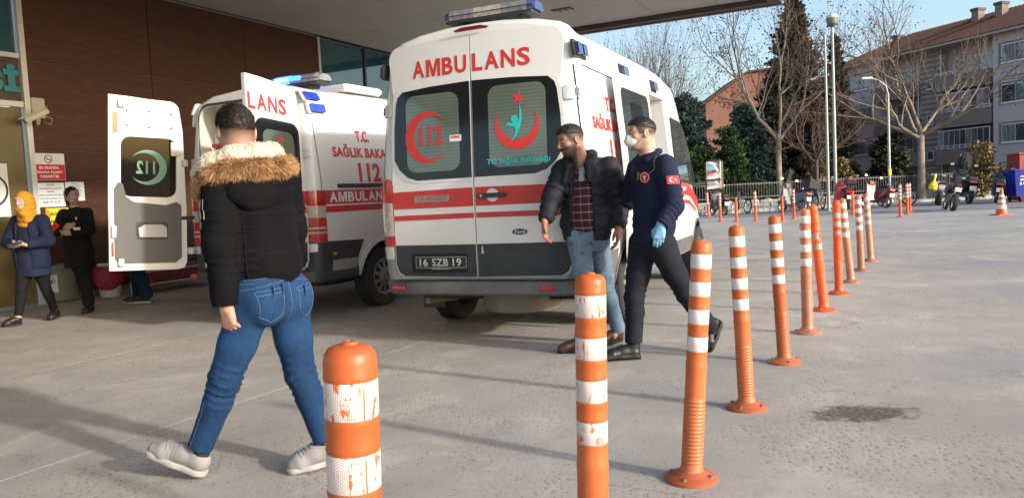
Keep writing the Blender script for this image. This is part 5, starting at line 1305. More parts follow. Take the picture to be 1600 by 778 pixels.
# ------------------------------------------------------------------ dumpster and red container
M_BLUEC = mat('blue_dumpster_paint', (.012, .03, .30), .45, n=.15, ns=3)
dm = thing('dumpster', 'blue wheeled dumpster with white print cut off by the right edge of the picture', 'dumpster', (21.2, 31.2, 0), R(-6))
q = MB(); V = [(-.85, -.5, .24), (.95, -.5, .24), (.95, .5, .24), (-.85, .5, .24), (-.95, -.6, 1.22), (1.05, -.6, 1.22), (1.05, .6, 1.22), (-.95, .6, 1.22)]
q.add(V, [(0, 3, 2, 1), (4, 5, 6, 7), (0, 1, 5, 4), (1, 2, 6, 5), (2, 3, 7, 6), (3, 0, 4, 7)]); q.build('container_body', M_BLUEC, dm, smooth=None)
MB().box((.05, 0, 1.28), (2.1, 1.28, .09), b=.03).build('lid', M_BLUEC, dm)
MB().box((.35, -.63, 1.0), (1.1, .05, .05), b=.01).build('front_bar', M_BLUEC, dm)
for x in (-.65, .75):
    for y in (-.38, .38): MB().lathe([(.09, -.03), (.10, 0), (.09, .03)], 16, axis='x', c=(x, y, .10)).build('wheel', M_TYRE, dm)
fsd = lambda u, v_, d: Vector((u, -.502 - (v_ - .24) * .102 - d, v_))
for i in range(2): patch('printed_line', rrect(-.74, .985 - i * .12 + .03, -.38, .985 - i * .12 + .075, .004, 1), fsd, .004, M_WHITEP, dm, grid=0, thick=.001)
for i in range(4): patch('printed_symbol', rrect(-.75 + i * .13, .70, -.67 + i * .13, .80, .02, 2), fsd, .004, M_WHITEP, dm, grid=0, thick=.001)
patch('printed_line', rrect(-.75, .87, -.3, .90, .004, 1), fsd, .004, M_WHITEP, dm, grid=0, thick=.001)
patch('number_patch', rrect(.35, 1.06, .52, 1.14, .004, 1), fsd, .03, M_WHITEP, dm, grid=0, thick=.001)
rc = thing('clothes_bank', 'red metal collection container standing behind the blue dumpster', 'container', (22.5, 33.4, 0), R(-6))
MB().box((0, 0, 1.0), (1.2, 1.0, 1.95), b=.03).build('container_body', mat('red_container_paint', (.30, .022, .018), .5, n=.1), rc)
MB().box((0, -.03, 1.99), (1.26, 1.06, .06), b=.01).build('container_lid', mat('orange_red_rim', (.45, .06, .025), .5), rc)
MB().box((0, -.52, 1.55), (.7, .03, .3), b=.01).build('chute_flap', MATS['red_container_paint'], rc)
patch('printed_line', rrect(-.2, 1.76, .2, 1.80, .004, 1), lambda u, v_, d: Vector((u, -.503 - d, v_)), .001, M_WHITEP, rc, grid=0, thick=.001)

# ------------------------------------------------------------------ parked two-wheelers
M_BLK = mat('black_gloss_plastic', (.018, .018, .02), .25, coat=.5); M_DRED = mat('dark_red_paint', (.25, .015, .02), .25, coat=.6); M_GRY = mat('grey_scooter_plastic', (.14, .14, .14), .45); M_SLV = mat('silver_metal', (.55, .55, .55), .3, .7)
M_SEAT = mat('black_seat', (.02, .02, .02), .6); M_ENG = mat('engine_metal', (.18, .17, .16), .45, .6)
M_SHIELD = glass_mat('windshield_plastic', (.75, .75, .72), .18)
def shape(parent, name, m, pts, w, bev=.03, taper=None):
    """side outline (y,z) extruded across x with rounded rims"""
    b = MB(); n = len(pts); cy = sum(p[0] for p in pts) / n; cz = sum(p[1] for p in pts) / n; rings = []
    for xx, k in ((-w / 2, 1 - bev * 3), (-w / 2 + bev, 1), (w / 2 - bev, 1), (w / 2, 1 - bev * 3)):
        rings.append([(xx * (taper(z) if taper else 1), cy + (y - cy) * k, cz + (z - cz) * k) for y, z in pts])
    V = [v for r_ in rings for v in r_]; F = [(k * n + i, k * n + (i + 1) % n, (k + 1) * n + (i + 1) % n, (k + 1) * n + i) for k in range(3) for i in range(n)]
    F += [tuple(range(n - 1, -1, -1)), tuple(3 * n + i for i in range(n))]
    return b.add(V, F).build(name, m, parent, smooth=40)
def bwheel(parent, y, r, w, m=M_TYRE, spokes=0, rimm=None, x=0):
    o = MB().lathe([(r * .78, -w * .35), (r * .9, -w * .5), (r * .98, -w * .3), (r, 0), (r * .98, w * .3), (r * .9, w * .5), (r * .78, w * .35)], 28, axis='x', cap=False).build('wheel', m, parent); o.location = (x, y, r)
    b = MB(); b.lathe([(r * .80, -w * .3), (r * .72, -w * .25), (r * .72, w * .25), (r * .80, w * .3)], 28, axis='x', cap=False); b.lathe([(.001, -w * .35), (r * .16, -w * .35), (r * .16, w * .35), (.001, w * .35)], 12, axis='x')
    for k in range(spokes or 5):
        a = 2 * math.pi * k / (spokes or 5); b.tube([(0, 0, 0), (0, math.cos(a) * r * .75, math.sin(a) * r * .75)], r * (.05 if not spokes else .012), 4)
    b.build('rim', rimm or M_SLV, o, smooth=30)
def scooter(label, x, y, rz, m=M_BLK, box_=None, shield=False, crate=False, lean=8, s=1.0, grp='scooters and motorcycles parked at the far kerb', tail=M_REDLENS, plate=True):
    t = thing('scooter', label, 'scooter', (x, y, 0), rz, grp); t.rotation_euler = (0, R(lean), rz); t.scale = (s, s, s)
    bwheel(t, -.60, .24, .12); bwheel(t, .62, .24, .11)
    shape(t, 'rear_body', m, [(-.72, .62), (-.80, .74), (-.74, .80), (-.1, .74), (.05, .62), (.02, .36), (-.25, .30), (-.50, .42)], .34, .04)
    shape(t, 'floorboard', M_GRY, [(-.15, .24), (.36, .24), (.40, .32), (-.1, .32)], .30, .03)
    shape(t, 'leg_shield', m, [(.30, .28), (.42, .26), (.60, .70), (.52, 1.0), (.44, 1.02), (.40, .70)], .40, .04)
    shape(t, 'front_fender', m, [(.42, .42), (.50, .50), (.66, .52), (.86, .42), (.88, .36), (.64, .46)], .15, .02)
    shape(t, 'seat', M_SEAT, [(-.74, .80), (-.70, .88), (-.30, .85), (.05, .80), (.06, .75), (-.3, .76)], .28, .04)
    MB().tube([(0, .62, .26), (0, .56, .60), (0, .46, 1.0)], .035, 8).build('fork', M_ENG, t)
    MB().tube([(-.34, .30, 1.04), (-.20, .44, 1.05), (.20, .44, 1.05), (.34, .30, 1.04)], .018, 8).build('handlebar', M_BLK, t)
    shape(t, 'headlight_cowl', m, [(.36, .96), (.56, .98), (.58, 1.08), (.46, 1.14), (.36, 1.08)], .26, .03)
    for sx in (-1, 1):
        MB().tube([(sx * .24, .42, 1.06), (sx * .30, .42, 1.20), (sx * .34, .40, 1.26)], .008, 5).build('mirror_arm', M_BLK, t)
        q = MB().box((sx * .36, .40, 1.29), (.13, .03, .085), b=.012).build('mirror', M_BLK, t)
        MB().box((sx * .36, .383, 1.29), (.11, .006, .07)).build('mirror_glass', MATS['mirror_glass'], q)
    MB().box((0, -.79, .70), (.22, .03, .07), b=.008).build('tail_light', tail, t)
    if plate: MB().box((0, -.82, .50), (.20, .012, .15), b=0).build('number_plate', M_PAPER, t); MB().box((0, -.74, .46), (.16, .12, .10)).build('plate_bracket', M_BLK, t)
    shape(t, 'engine', M_ENG, [(-.70, .20), (-.30, .20), (-.2, .34), (-.45, .42), (-.68, .34)], .22, .03)
    MB().tube([(.12, -.75, .32), (.13, -.45, .28), (.10, -.15, .22)], [.05, .045, .02], 8).build('exhaust', M_ENG, t)
    MB().tube([(-.1, -.05, .25), (-.24, -.1, .01)], .012, 6).build('kick_stand', M_ENG, t)
    if box_:
        MB().box((0, -.80, 1.05), (.42, .38, .18), b=.05).build('top_box', M_BLK, t); MB().box((0, -.80, 1.17), (.42, .38, .11), b=.05).build('top_box_lid', box_, t)
    if shield:
        q = [(-.20, 1.10), (.20, 1.10), (.24, 1.35), (.18, 1.62), (.08, 1.70), (-.08, 1.70), (-.18, 1.62), (-.24, 1.35)]
        patch('windshield', q, lambda u, v_, d: Vector((u, .52 - (v_ - 1.1) * .25 - u * u * 1.2 + d, v_)), 0, M_SHIELD, t, grid=.08, thick=.006)
    if crate:
        b = MB(); 
        for z in (0, .08, .16, .24, .30): b.box((0, -.86, .92 + z), (.50, .42, .018))
        for k in range(9):
            for yy in (-1.07, -.65): b.box((-.24 + .06 * k, yy, 1.07), (.014, .012, .32))
        b.box((0, -.86, 1.06), (.44, .37, .26)); tag(b.build('crate', mat('dark_crate', (.05, .05, .055), .6), t, smooth=None), kind='stuff')
    return t
def motorbike(label, x, y, rz, tank, lean=9, s=1.0, tailm=M_DRED):
    t = thing('motorcycle', label, 'motorcycle', (x, y, 0), rz, 'scooters and motorcycles parked at the far kerb'); t.rotation_euler = (0, R(lean), rz); t.scale = (s, s, s)
    bwheel(t, -.70, .31, .17); bwheel(t, .72, .31, .12)
    shape(t, 'engine', M_ENG, [(-.25, .25), (.28, .25), (.34, .5), (.2, .62), (-.2, .60), (-.32, .42)], .28, .04)
    shape(t, 'fuel_tank', tank, [(-.10, .78), (.0, .92), (.25, 1.0), (.45, .92), (.48, .78), (.2, .70)], .28, .05)
    shape(t, 'seat', M_SEAT, [(-.78, .92), (-.72, .97), (-.35, .88), (-.08, .84), (-.08, .78), (-.5, .80)], .24, .03)
    shape(t, 'tail_fairing', tailm, [(-.88, .96), (-.80, .99), (-.40, .84), (-.30, .70), (-.6, .78)], .20, .03)
    shape(t, 'belly_fairing', tank, [(.30, .40), (.52, .55), (.56, .80), (.40, .86), (.28, .62)], .30, .04)
    MB().tube([(0, -.70, .31), (0, -.2, .42)], .035, 6).build('swing_arm', M_ENG, t)
    for sx in (-1, 1):
        MB().tube([(sx * .09, .72, .31), (sx * .09, .58, .75), (sx * .09, .48, 1.02)], .022, 6).build('fork_leg', M_SLV, t)
        MB().tube([(sx * .22, .42, 1.06), (sx * .30, .42, 1.20)], .007, 5).build('mirror_arm', M_BLK, t); MB().box((sx * .33, .40, 1.24), (.12, .03, .07), b=.01).build('mirror', M_SLV, t)
    MB().tube([(-.36, .34, 1.02), (-.14, .46, 1.05), (.14, .46, 1.05), (.36, .34, 1.02)], .016, 6).build('handlebar', M_BLK, t)
    MB().box((0, .58, .92), (.20, .10, .16), b=.03).build('headlight', M_CLEARLENS, t)
    MB().box((0, -.92, .78), (.22, .012, .16)).build('number_plate', M_PAPER, t); MB().tube([(0, -.80, .90), (0, -.90, .70)], .02, 5).build('plate_bracket', M_BLK, t)
    MB().box((0, -.89, .93), (.14, .03, .04)).build('tail_light', M_REDLENS, t)
    MB().tube([(.13, -.80, .50), (.13, -.4, .40), (.10, .1, .28)], [.05, .045, .025], 8).build('exhaust', M_SLV, t)
    MB().tube([(-.08, .0, .25), (-.28, -.05, .01)], .012, 6).build('kick_stand', M_ENG, t)
    return t
scooter('black scooter with a pale plate parked by the ambulance mirror', 8.95, 33.0, R(8), M_BLK, lean=3)
scooter('scooter with a black crate and tall windshield parked left of centre', 11.75, 32.0, R(20), M_GRY, crate=True, shield=True, lean=10, s=1.08)
scooter('dark red scooter with a red lidded top box by the lamp posts', 14.2, 32.8, R(-8), M_DRED, box_=M_DRED, lean=4, s=1.05)
scooter('dark red scooter with a pale plate, leaning, left of the parked bicycle', 15.35, 32.3, R(14), M_DRED, lean=12, s=1.05)
motorbike('white and black sport motorcycle in front of the spreading plane tree', 17.9, 32.2, R(-26), mat('white_bike_paint', (.7, .7, .7), .3, coat=.5), lean=10, s=1.0)
t_ = motorbike('small dirty motorcycle with a yellow bag, nearest of the parked ones', 15.35, 26.9, R(-20), M_BLK, lean=12, s=.95, tailm=M_BLK)
bg_ = MB(); bg_.lathe([(.02, -.22), (.12, -.20), (.15, -.08), (.08, .06), (.03, .14), (.05, .30), (.02, .36)], 14); yb = bg_.build('yellow_bag', mat('yellow_plastic_bag', (.80, .70, .02), .45, n=.15, ns=12, bump=.6, bs=25), None)
yb.location = (14.98, 27.15, .95); yb.rotation_euler = (0, R(12), 0); tag(yb, 'yellow plastic bag hanging from the handlebar of the dirty motorcycle', 'bag')
scooter('large black scooter with clear windshield right of the yellow bag', 19.2, 32.6, R(-14), M_BLK, shield=True, lean=8, s=1.28)
scooter('black scooter standing beside the blue dumpster', 19.75, 31.2, R(-30), M_BLK, lean=8, s=1.1)
def bicycle(label, x, y, rz, m, s=1.0):
    t = thing('bicycle', label, 'bicycle', (x, y, 0), rz, 'bicycles parked at the far kerb'); t.rotation_euler = (0, R(8), rz); t.scale = (s,) * 3
    bwheel(t, -.52, .34, .045, spokes=14); bwheel(t, .52, .34, .045, spokes=14)
    b = MB(); A = (0, -.52, .34); B = (0, -.05, .30); C_ = (0, -.18, .82); D = (0, .34, .80); E_ = (0, .52, .34)
    for p, q in ((A, B), (A, C_), (B, C_), (B, D), (C_, D), (D, E_)): b.tube([p, q], .016, 6)
    b.build('frame', m, t); MB().tube([(0, .34, .80), (0, .30, .98)], .014, 6).build('stem', M_SLV, t)
    MB().tube([(-.28, .22, .98), (0, .32, 1.0), (.28, .22, .98)], .012, 6).build('handlebar', M_BLK, t); MB().box((0, -.2, .90), (.14, .25, .05), b=.02).build('saddle', M_SEAT, t)
    return t
bicycle('black bicycle parked side-on behind the banded bollard standing apart', 16.9, 33.6, R(80), M_BLK, 1.0)
bicycle('grey bicycle in the stand behind the far plain bollards', 10.2, 34.0, R(15), M_GRY, .95)
bicycle('silver city bicycle left of the pair beside the pruned tree', 13.35, 34.4, R(5), M_SLV, 1.0)
bicycle('silver city bicycle right of the pair beside the pruned tree', 13.85, 34.5, R(-5), M_SLV, 1.0)
# ------------------------------------------------------------------ bins, bench by the wall
M_BIN = mat('grey_green_bin', (.20, .22, .17), .5, n=.08)
bn = thing('waste_bin', 'round grey green waste bin with a paper sign between the two women', 'bin', (-6.95, 11.72, 0))
MB().lathe([(.20, 0), (.235, .03), (.255, .12), (.27, .42), (.275, .50), (.285, .505), (.285, .53), (.26, .56), (.0005, .60)], 32).build('bin_body', M_BIN, bn)
MB().lathe([(.272, .47), (.279, .475), (.279, .485), (.272, .49)], 32, cap=False).build('bin_rim', M_GRY, bn)
bsf = lambda u, v_, d: Vector(((.268 + d) * math.sin(u / .268 - .35 + .5), -(.268 + d) * math.cos(u / .268 - .35 + .5), v_))
ps = patch('paper_sign', rrect(-.085, .16, .085, .42, .004, 1), bsf, .002, M_PAPER, bn, grid=.04, thick=.001)
patch('printed_ring', crescent((0, .33), .055, .046, .0002, 0, 24), bsf, .0035, M_BLACKP, ps, grid=0, thick=.0004)
patch('printed_cup', [(-.02, .30), (.02, .30), (.028, .355), (-.028, .355)], bsf, .0035, M_BLACKP, ps, grid=0, thick=.0004)
for z in (.25, .225, .20): patch('printed_line', rrect(-.05, z, .05, z + .008, .001, 1), bsf, .0035, M_BLACKP, ps, grid=0, thick=.0004)
pb = thing('waste_bin', 'white bin lined with a crimson bag next to the open ambulance door', 'bin', (-6.35, 12.05, 0))
MB().lathe([(.14, 0), (.15, .02), (.185, .44), (.20, .46)], 28).build('bin_body', mat('white_bin_plastic', (.62, .62, .60), .4), pb)
bgm = MB(); prof = [(.20, .16), (.235, .20), (.25, .32), (.23, .42), (.215, .47), (.20, .48), (.17, .44), (.12, .40), (.0005, .40)]; bgm.lathe(prof, 40)
bgm.v = [(x * (1 + .05 * math.sin(7 * math.atan2(y, x) + 11 * z)), y * (1 + .05 * math.sin(7 * math.atan2(y, x) + 11 * z)), z + .05 * math.sin(2 * math.atan2(y, x) + 1) * (z < .3)) for x, y, z in bgm.v]
bgm.build('bin_bag', mat('crimson_bag', (.30, .02, .06), .45, n=.15, ns=12, bump=.5, bs=22), pb)
MB().box((0, 0, .50), (.34, .10, .05), b=.02).build('bin_handle', MATS['white_bin_plastic'], pb)
M_REDB = mat('dark_red_bench_side', (.16, .012, .015), .5)
be = thing('bench', 'dark red bench with steel rails behind the open ambulance door', 'bench', hosp(.62, 1.15), -HW)
MB().box((0, 0, .30), (.42, 1.7, .32), b=.02).build('bench_body', M_REDB, be)
MB().box((0, 0, .485), (.46, 1.8, .045), b=.015).build('seat', mat('bench_seat_dark', (.06, .02, .02), .5), be)
for z in (.16, .36): MB().tube([(.27, -1.0, z), (.27, 1.0, z)], .014, 6).build('rail', M_SLV, be)
for y in (-1.0, 1.0): MB().tube([(.27, y, 0), (.27, y, .38)], .014, 6).build('leg', M_SLV, be); MB().tube([(-.2, y * .9, 0), (-.2, y * .9, .46)], .014, 6).build('leg', M_SLV, be)
# ================================================================== PEOPLE: engine
class Field:
    def __init__(s, lo, hi, h):
        s.lo = np.array(lo, float); s.h = h; s.n = np.ceil((np.array(hi, float) - s.lo) / h).astype(int) + 1
        s.ax = [(s.lo[i] + h * np.arange(s.n[i])).astype(np.float32) for i in range(3)]
        s.D = np.full(tuple(s.n), .5, np.float32)
    def sub(s, lo, hi):
        a = np.clip(np.floor((np.array(lo) - s.lo) / s.h).astype(int), 0, s.n - 1); b = np.clip(np.ceil((np.array(hi) - s.lo) / s.h).astype(int) + 1, 1, s.n)
        sl = tuple(slice(a[i], max(b[i], a[i] + 1)) for i in range(3))
        return sl, s.ax[0][sl[0]][:, None, None], s.ax[1][sl[1]][None, :, None], s.ax[2][sl[2]][None, None, :]
    def comb(s, sl, d, k, op='u'):
        D = s.D[sl]
        if op == 'u':
            if k > 0:
                h = np.clip(.5 + .5 * (D - d) / k, 0, 1); s.D[sl] = D * (1 - h) + d * h - k * h * (1 - h)
            else: s.D[sl] = np.minimum(D, d)
        elif op == 's':
            if k > 0:
                h = np.clip(.5 - .5 * (D + d) / k, 0, 1); s.D[sl] = D * (1 - h) + (-d) * h + k * h * (1 - h)
            else: s.D[sl] = np.maximum(D, -d)
    def cone(s, a, b, ra, rb, k=.03, wide=None, wk=1.0, op='u', mod=None):
        a = np.array(a, float); b = np.array(b, float); m = max(ra, rb) * max(1, wk) + k + .03
        sl, X, Y, Z = s.sub(np.minimum(a, b) - m, np.maximum(a, b) + m)
        ab = b - a; L2 = max(1e-9, ab @ ab); px, py, pz = X - a[0], Y - a[1], Z - a[2]
        t = np.clip((px * ab[0] + py * ab[1] + pz * ab[2]) / L2, 0, 1)
        qx, qy, qz = px - ab[0] * t, py - ab[1] * t, pz - ab[2] * t
        if wide is not None:
            w = np.array(wide, float); w = w - ab * (w @ ab) / L2; w /= np.linalg.norm(w) + 1e-9
            c = qx * w[0] + qy * w[1] + qz * w[2]; g = c * (1 / wk - 1); qx, qy, qz = qx + w[0] * g, qy + w[1] * g, qz + w[2] * g
        r = ra + (rb - ra) * t
        if mod is not None: r = r + mod(t * math.sqrt(L2))
        s.comb(sl, np.sqrt(qx * qx + qy * qy + qz * qz) - r, k, op); return s
    def ell(s, c, r, F=None, k=.02, op='u'):
        """ellipsoid radii r along the columns of frame F"""
        c = np.array(c, float); m = max(r) + k + .02; sl, X, Y, Z = s.sub(c - m, c + m)
        px, py, pz = X - c[0], Y - c[1], Z - c[2]
        F = np.eye(3) if F is None else F; q = 0; q2 = 0
        for i in range(3):
            e = px * F[0, i] + py * F[1, i] + pz * F[2, i]; q = q + (e / r[i]) ** 2; q2 = q2 + (e / r[i] ** 2) ** 2
        k0 = np.sqrt(q); k1 = np.sqrt(q2) + 1e-9; s.comb(sl, (k0 * (k0 - 1) / k1).astype(np.float32), k, op); return s
    def path(s, pts, rs, k=.03, **kw):
        for i in range(len(pts) - 1): s.cone(pts[i], pts[i + 1], rs[i], rs[i + 1], k, **kw)
        return s
    def clip(s, p, n, r=0):
        """cut away everything on the +n side of the plane through p"""
        n = np.array(n, float); n /= np.linalg.norm(n); p = np.array(p, float)
        d = (s.ax[0][:, None, None] - p[0]) * n[0] + (s.ax[1][None, :, None] - p[1]) * n[1] + (s.ax[2][None, None, :] - p[2]) * n[2]
        s.D = np.maximum(s.D, d.astype(np.float32)); return s
    def union(s, o, k=.02):
        h = np.clip(.5 + .5 * (s.D - o.D) / k, 0, 1); s.D = s.D * (1 - h) + o.D * h - k * h * (1 - h); return s
    def like(s):
        o = Field.__new__(Field); o.lo = s.lo; o.h = s.h; o.n = s.n; o.ax = s.ax; o.D = np.full(tuple(s.n), .5, np.float32); return o
    def mesh(s):
        D = s.D; D = np.pad(D, 1, constant_values=.5); lo = s.lo - s.h; S = D < 0
        c = [S[i:S.shape[0] - 1 + i, j:S.shape[1] - 1 + j, k:S.shape[2] - 1 + k] for i in (0, 1) for j in (0, 1) for k in (0, 1)]
        al = c[0].copy(); an = c[0].copy()
        for q in c[1:]: al &= q; an |= q
        idx = np.argwhere(an & ~al); N_ = len(idx); ids = -np.ones(an.shape, np.int64); ids[tuple(idx.T)] = np.arange(N_)
        P = np.zeros((N_, 3)); W = np.zeros(N_)
        for a0 in ((0, 0, 0), (1, 0, 0), (0, 1, 0), (0, 0, 1), (1, 1, 0), (1, 0, 1), (0, 1, 1)):
            for ax in range(3):
                if a0[ax]: continue
                b0 = list(a0); b0[ax] = 1; va = D[tuple((idx + a0).T)]; vb = D[tuple((idx + b0).T)]; m = (va < 0) != (vb < 0)
                t = np.where(m, va / (va - vb + 1e-12), 0); p = np.array(a0, float)[None, :] + np.zeros((N_, 3)); p[:, ax] += t
                P[m] += p[m]; W[m] += 1
        V = (idx + P / W[:, None]) * s.h + lo; Fs = []
        for ax in range(3):
            o1, o2 = [q for q in range(3) if q != ax]
            sA = [slice(None)] * 3; sB = [slice(None)] * 3; sA[ax] = slice(0, -1); sB[ax] = slice(1, None)
            ch = S[tuple(sA)] != S[tuple(sB)]; e = np.argwhere(ch); e = e[(e[:, o1] > 0) & (e[:, o2] > 0) & (e[:, o1] < ids.shape[o1]) & (e[:, o2] < ids.shape[o2])]
            q = []
            for d1, d2 in ((-1, -1), (0, -1), (0, 0), (-1, 0)):
                f = e.copy(); f[:, o1] += d1; f[:, o2] += d2; q.append(ids[tuple(f.T)])
            q = np.stack(q, 1); ins = S[tuple(e.T)]; flip = ins if ax != 1 else ~ins
            q[~flip] = q[~flip][:, ::-1]; q = q[(q >= 0).all(1)]; Fs.append(q)
        return V, np.concatenate(Fs)
def np_mesh(name, V, F, m, parent, attrs=None, root=None, fn=None, smooth_it=0):
    me = bpy.data.meshes.new(name); V = np.array(V)
    if fn is not None or smooth_it:
        me.from_pydata(V.tolist(), [], F.tolist()); nr = np.zeros(len(V) * 3); 
        if smooth_it:
            bm = bmesh.new(); bm.from_mesh(me)
            for _ in range(smooth_it): bmesh.ops.smooth_vert(bm, verts=bm.verts, factor=.5, use_axis_x=True, use_axis_y=True, use_axis_z=True)
            bm.to_mesh(me); bm.free(); co = np.zeros(len(V) * 3); me.vertices.foreach_get('co', co); V = co.reshape(-1, 3)
        me.vertices.foreach_get('normal', nr); nr = nr.reshape(-1, 3)
        if fn is not None: V = V + nr * fn(V, nr)[:, None]
        bpy.data.meshes.remove(me); me = bpy.data.meshes.new(name)
    W = V - (np.array(root) if root is not None else 0)
    me.from_pydata(W.tolist(), [], F.tolist())
    me.polygons.foreach_set('use_smooth', [True] * len(me.polygons))
    for k, a in (attrs(V) if attrs else {}).items():
        if k == 'rest':
            at = me.attributes.new('rest', 'FLOAT_VECTOR', 'POINT'); at.data.foreach_set('vector', a.astype(np.float32).ravel())
        else:
            at = me.color_attributes.new(k, 'FLOAT_COLOR', 'POINT'); at.data.foreach_set('color', np.c_[a, np.ones(len(a))].astype(np.float32).ravel())
    o = link_mesh(name, me, m, parent); return o
def vn(P, f=1., seed=0):
    """value noise, vectorised, -1..1"""
    P = np.asarray(P) * f + seed * 17.3; i = np.floor(P).astype(np.int64); u = P - i; u = u * u * (3 - 2 * u); out = 0
    for dx in (0, 1):
        for dy in (0, 1):
            for dz in (0, 1):
                h = (i[:, 0] + dx) * 374761393 + (i[:, 1] + dy) * 668265263 + (i[:, 2] + dz) * 2147483647 + seed * 1013; h = (h ^ (h >> 13)) * 1274126177; h = (h ^ (h >> 16)) & 0xffff
                out = out + (h / 32768. - 1) * (u[:, 0] if dx else 1 - u[:, 0]) * (u[:, 1] if dy else 1 - u[:, 1]) * (u[:, 2] if dz else 1 - u[:, 2])
    return out
def frame(f, u):
    f = np.array(f, float); u = np.array(u, float); f /= np.linalg.norm(f); s = np.cross(u, f); s /= np.linalg.norm(s); u = np.cross(f, s); return np.stack([s, f, u], 1)  # columns: left, forward, up
def folds(segs, amp=.006, noise=.004, seed=1):
    """segs: (a, b, amp, lam, centre(0..1), width(m)) ring wrinkles on the nearest segment"""
    def fn(V, N_):
        out = noise * (.6 * vn(V, 9, seed) + .4 * vn(V, 21, seed + 1)); best = np.full(len(V), 9.); acc = np.zeros(len(V))
        for a, b, am, lam, cen, wid in segs:
            a = np.array(a); b = np.array(b); ab = b - a; L = np.linalg.norm(ab); t = np.clip((V - a) @ ab / L ** 2, -.05, 1.05); q = V - (a + t[:, None] * ab)
            d = np.linalg.norm(q, axis=1); m = d < best
            e = np.cross(ab / L, [.3, .8, .1]); e /= np.linalg.norm(e); g = np.cross(ab / L, e); th = np.arctan2(q @ g, q @ e)
            s = t * L; ph = 2 * math.pi * s / lam + 1.6 * np.sin(th + s * 9 + seed) + 2.2 * vn(V, 7, seed + 3)
            w = np.exp(-((s - cen * L) / wid) ** 2); gate = np.clip(.55 + .9 * vn(V, 11, seed + 5), 0, 1)
            val = am * w * gate * (1 - np.abs(np.sin(ph * .5)) ** .7 * 1.8)
            acc = np.where(m, val, acc); best = np.where(m, d, best)
        return out + acc
    return fn
def quilt(lam, amp, seed=0, pw=.5):
    return lambda s: amp * (np.abs(np.sin(np.pi * s / lam)) ** pw) - amp * .5
def stitch(name, pts, obj, m, parent, r=.0018, off=.001, n=3, sub=10, dirn=None):
    """thin thread following the surface of obj near the given points"""
    bv = BVHTree.FromObject(obj, bpy.context.evaluated_depsgraph_get()) if False else None
    me = obj.data; bm = bmesh.new(); bm.from_mesh(me); bv = BVHTree.FromBMesh(bm); out = []
    ps = [Vector(p) for p in pts]
    for i in range(len(ps) - 1):
        for k in range(sub + (i == len(ps) - 2)):
            q = ps[i].lerp(ps[i + 1], k / sub); c = None
            if dirn is not None: c, nn, _, _ = bv.ray_cast(q, Vector(dirn))
            if c is None: c, nn, _, _ = bv.find_nearest(q)
            if c is not None: out.append(c + nn * off)
    bm.free()
    if len(out) > 1:
        o = MB().tube(out, r, n + 1, cap=False).build(name, m, parent, smooth=60); return o
# ---- materials for people
def skin_mat(name, tone):
    m, nt, b = _nodes(name); v = coords(nt, 'Object'); a = N(nt, 'ShaderNodeAttribute'); a.attribute_name = 'tint'
    c = ramp(nt, tnoise(nt, v, 30, 4), [(.3, tuple(x * .9 for x in tone)), (.7, tuple(min(1, x * 1.08) for x in tone))])
    c = mixc(nt, 1.0, c, a.outputs['Color'], 'MULTIPLY'); nt.links.new(c, b.inputs['Base Color'])
    b.inputs['Roughness'].default_value = .5; b.inputs['Subsurface Weight'].default_value = .06; b.inputs['Subsurface Radius'].default_value = (.6, .25, .12); b.inputs['Subsurface Scale'].default_value = .01
    bumpn(nt, b, tnoise(nt, v, 260, 4), .12, .002); return m
SKIN1 = skin_mat('fair_warm_skin', (.50, .29, .205)); SKIN2 = skin_mat('ruddy_tanned_skin', (.36, .185, .125)); SKIN3 = skin_mat('light_olive_skin', (.47, .30, .215)); SKIN4 = skin_mat('pale_pink_skin', (.52, .33, .26))
def cloth(name, c1, c2=None, rough=.85, bs=350, bump=.25, ns=7, sheen=.0, coat=0., spec=.25):
    return mat(name, c1, rough, col2=c2 or tuple(min(1, x * 1.35 + .002) for x in c1), ns=ns, bump=bump, bs=bs, sheen=sheen, coat=coat, spec=spec, dist=.003)
def denim_mat(name, dark, light, fade=.5):
    m, nt, b = _nodes(name); v = coords(nt, 'Object'); a = N(nt, 'ShaderNodeAttribute'); a.attribute_name = 'tint'
    f = math_(nt, 'ADD', math_(nt, 'MULTIPLY', tnoise(nt, coords(nt, 'Object', (1, 1, .5)), 6, 5), .6), math_(nt, 'MULTIPLY', tnoise(nt, v, 60, 5, .7), .4))
    c = ramp(nt, f, [(.36, dark), (.64, light)]); c = mixc(nt, 1., c, a.outputs['Color'], 'MULTIPLY'); nt.links.new(c, b.inputs['Base Color'])
    b.inputs['Roughness'].default_value = .85; b.inputs['Specular IOR Level'].default_value = .2
    tw = N(nt, 'ShaderNodeTexWave'); tw.inputs['Scale'].default_value = 180; tw.bands_direction = 'DIAGONAL'; nt.links.new(v, tw.inputs['Vector'])
    h = math_(nt, 'ADD', math_(nt, 'MULTIPLY', tw.outputs['Fac'], .25), math_(nt, 'MULTIPLY', tnoise(nt, v, 35, 6, .7), 1.)); bumpn(nt, b, h, .35, .004); return m
M_JEANS = denim_mat('blue_denim', (.007, .025, .070), (.017, .056, .135)); M_JEANL = denim_mat('washed_light_denim', (.075, .125, .185), (.20, .27, .34)); M_THREAD = mat('pale_thread', (.11, .17, .26), .7)
M_BLACKJ = cloth('black_fabric_jacket', (.0040, .0040, .0048), (.0075, .0075, .0085), rough=.9, spec=.1)
M_PUFF = cloth('dark_navy_puffer_nylon', (.012, .013, .019), (.020, .022, .029), rough=.68, bs=90, bump=.35, spec=.28)
M_NAVYU = cloth('navy_uniform_cloth', (.008, .011, .032), (.014, .019, .050), rough=.85)
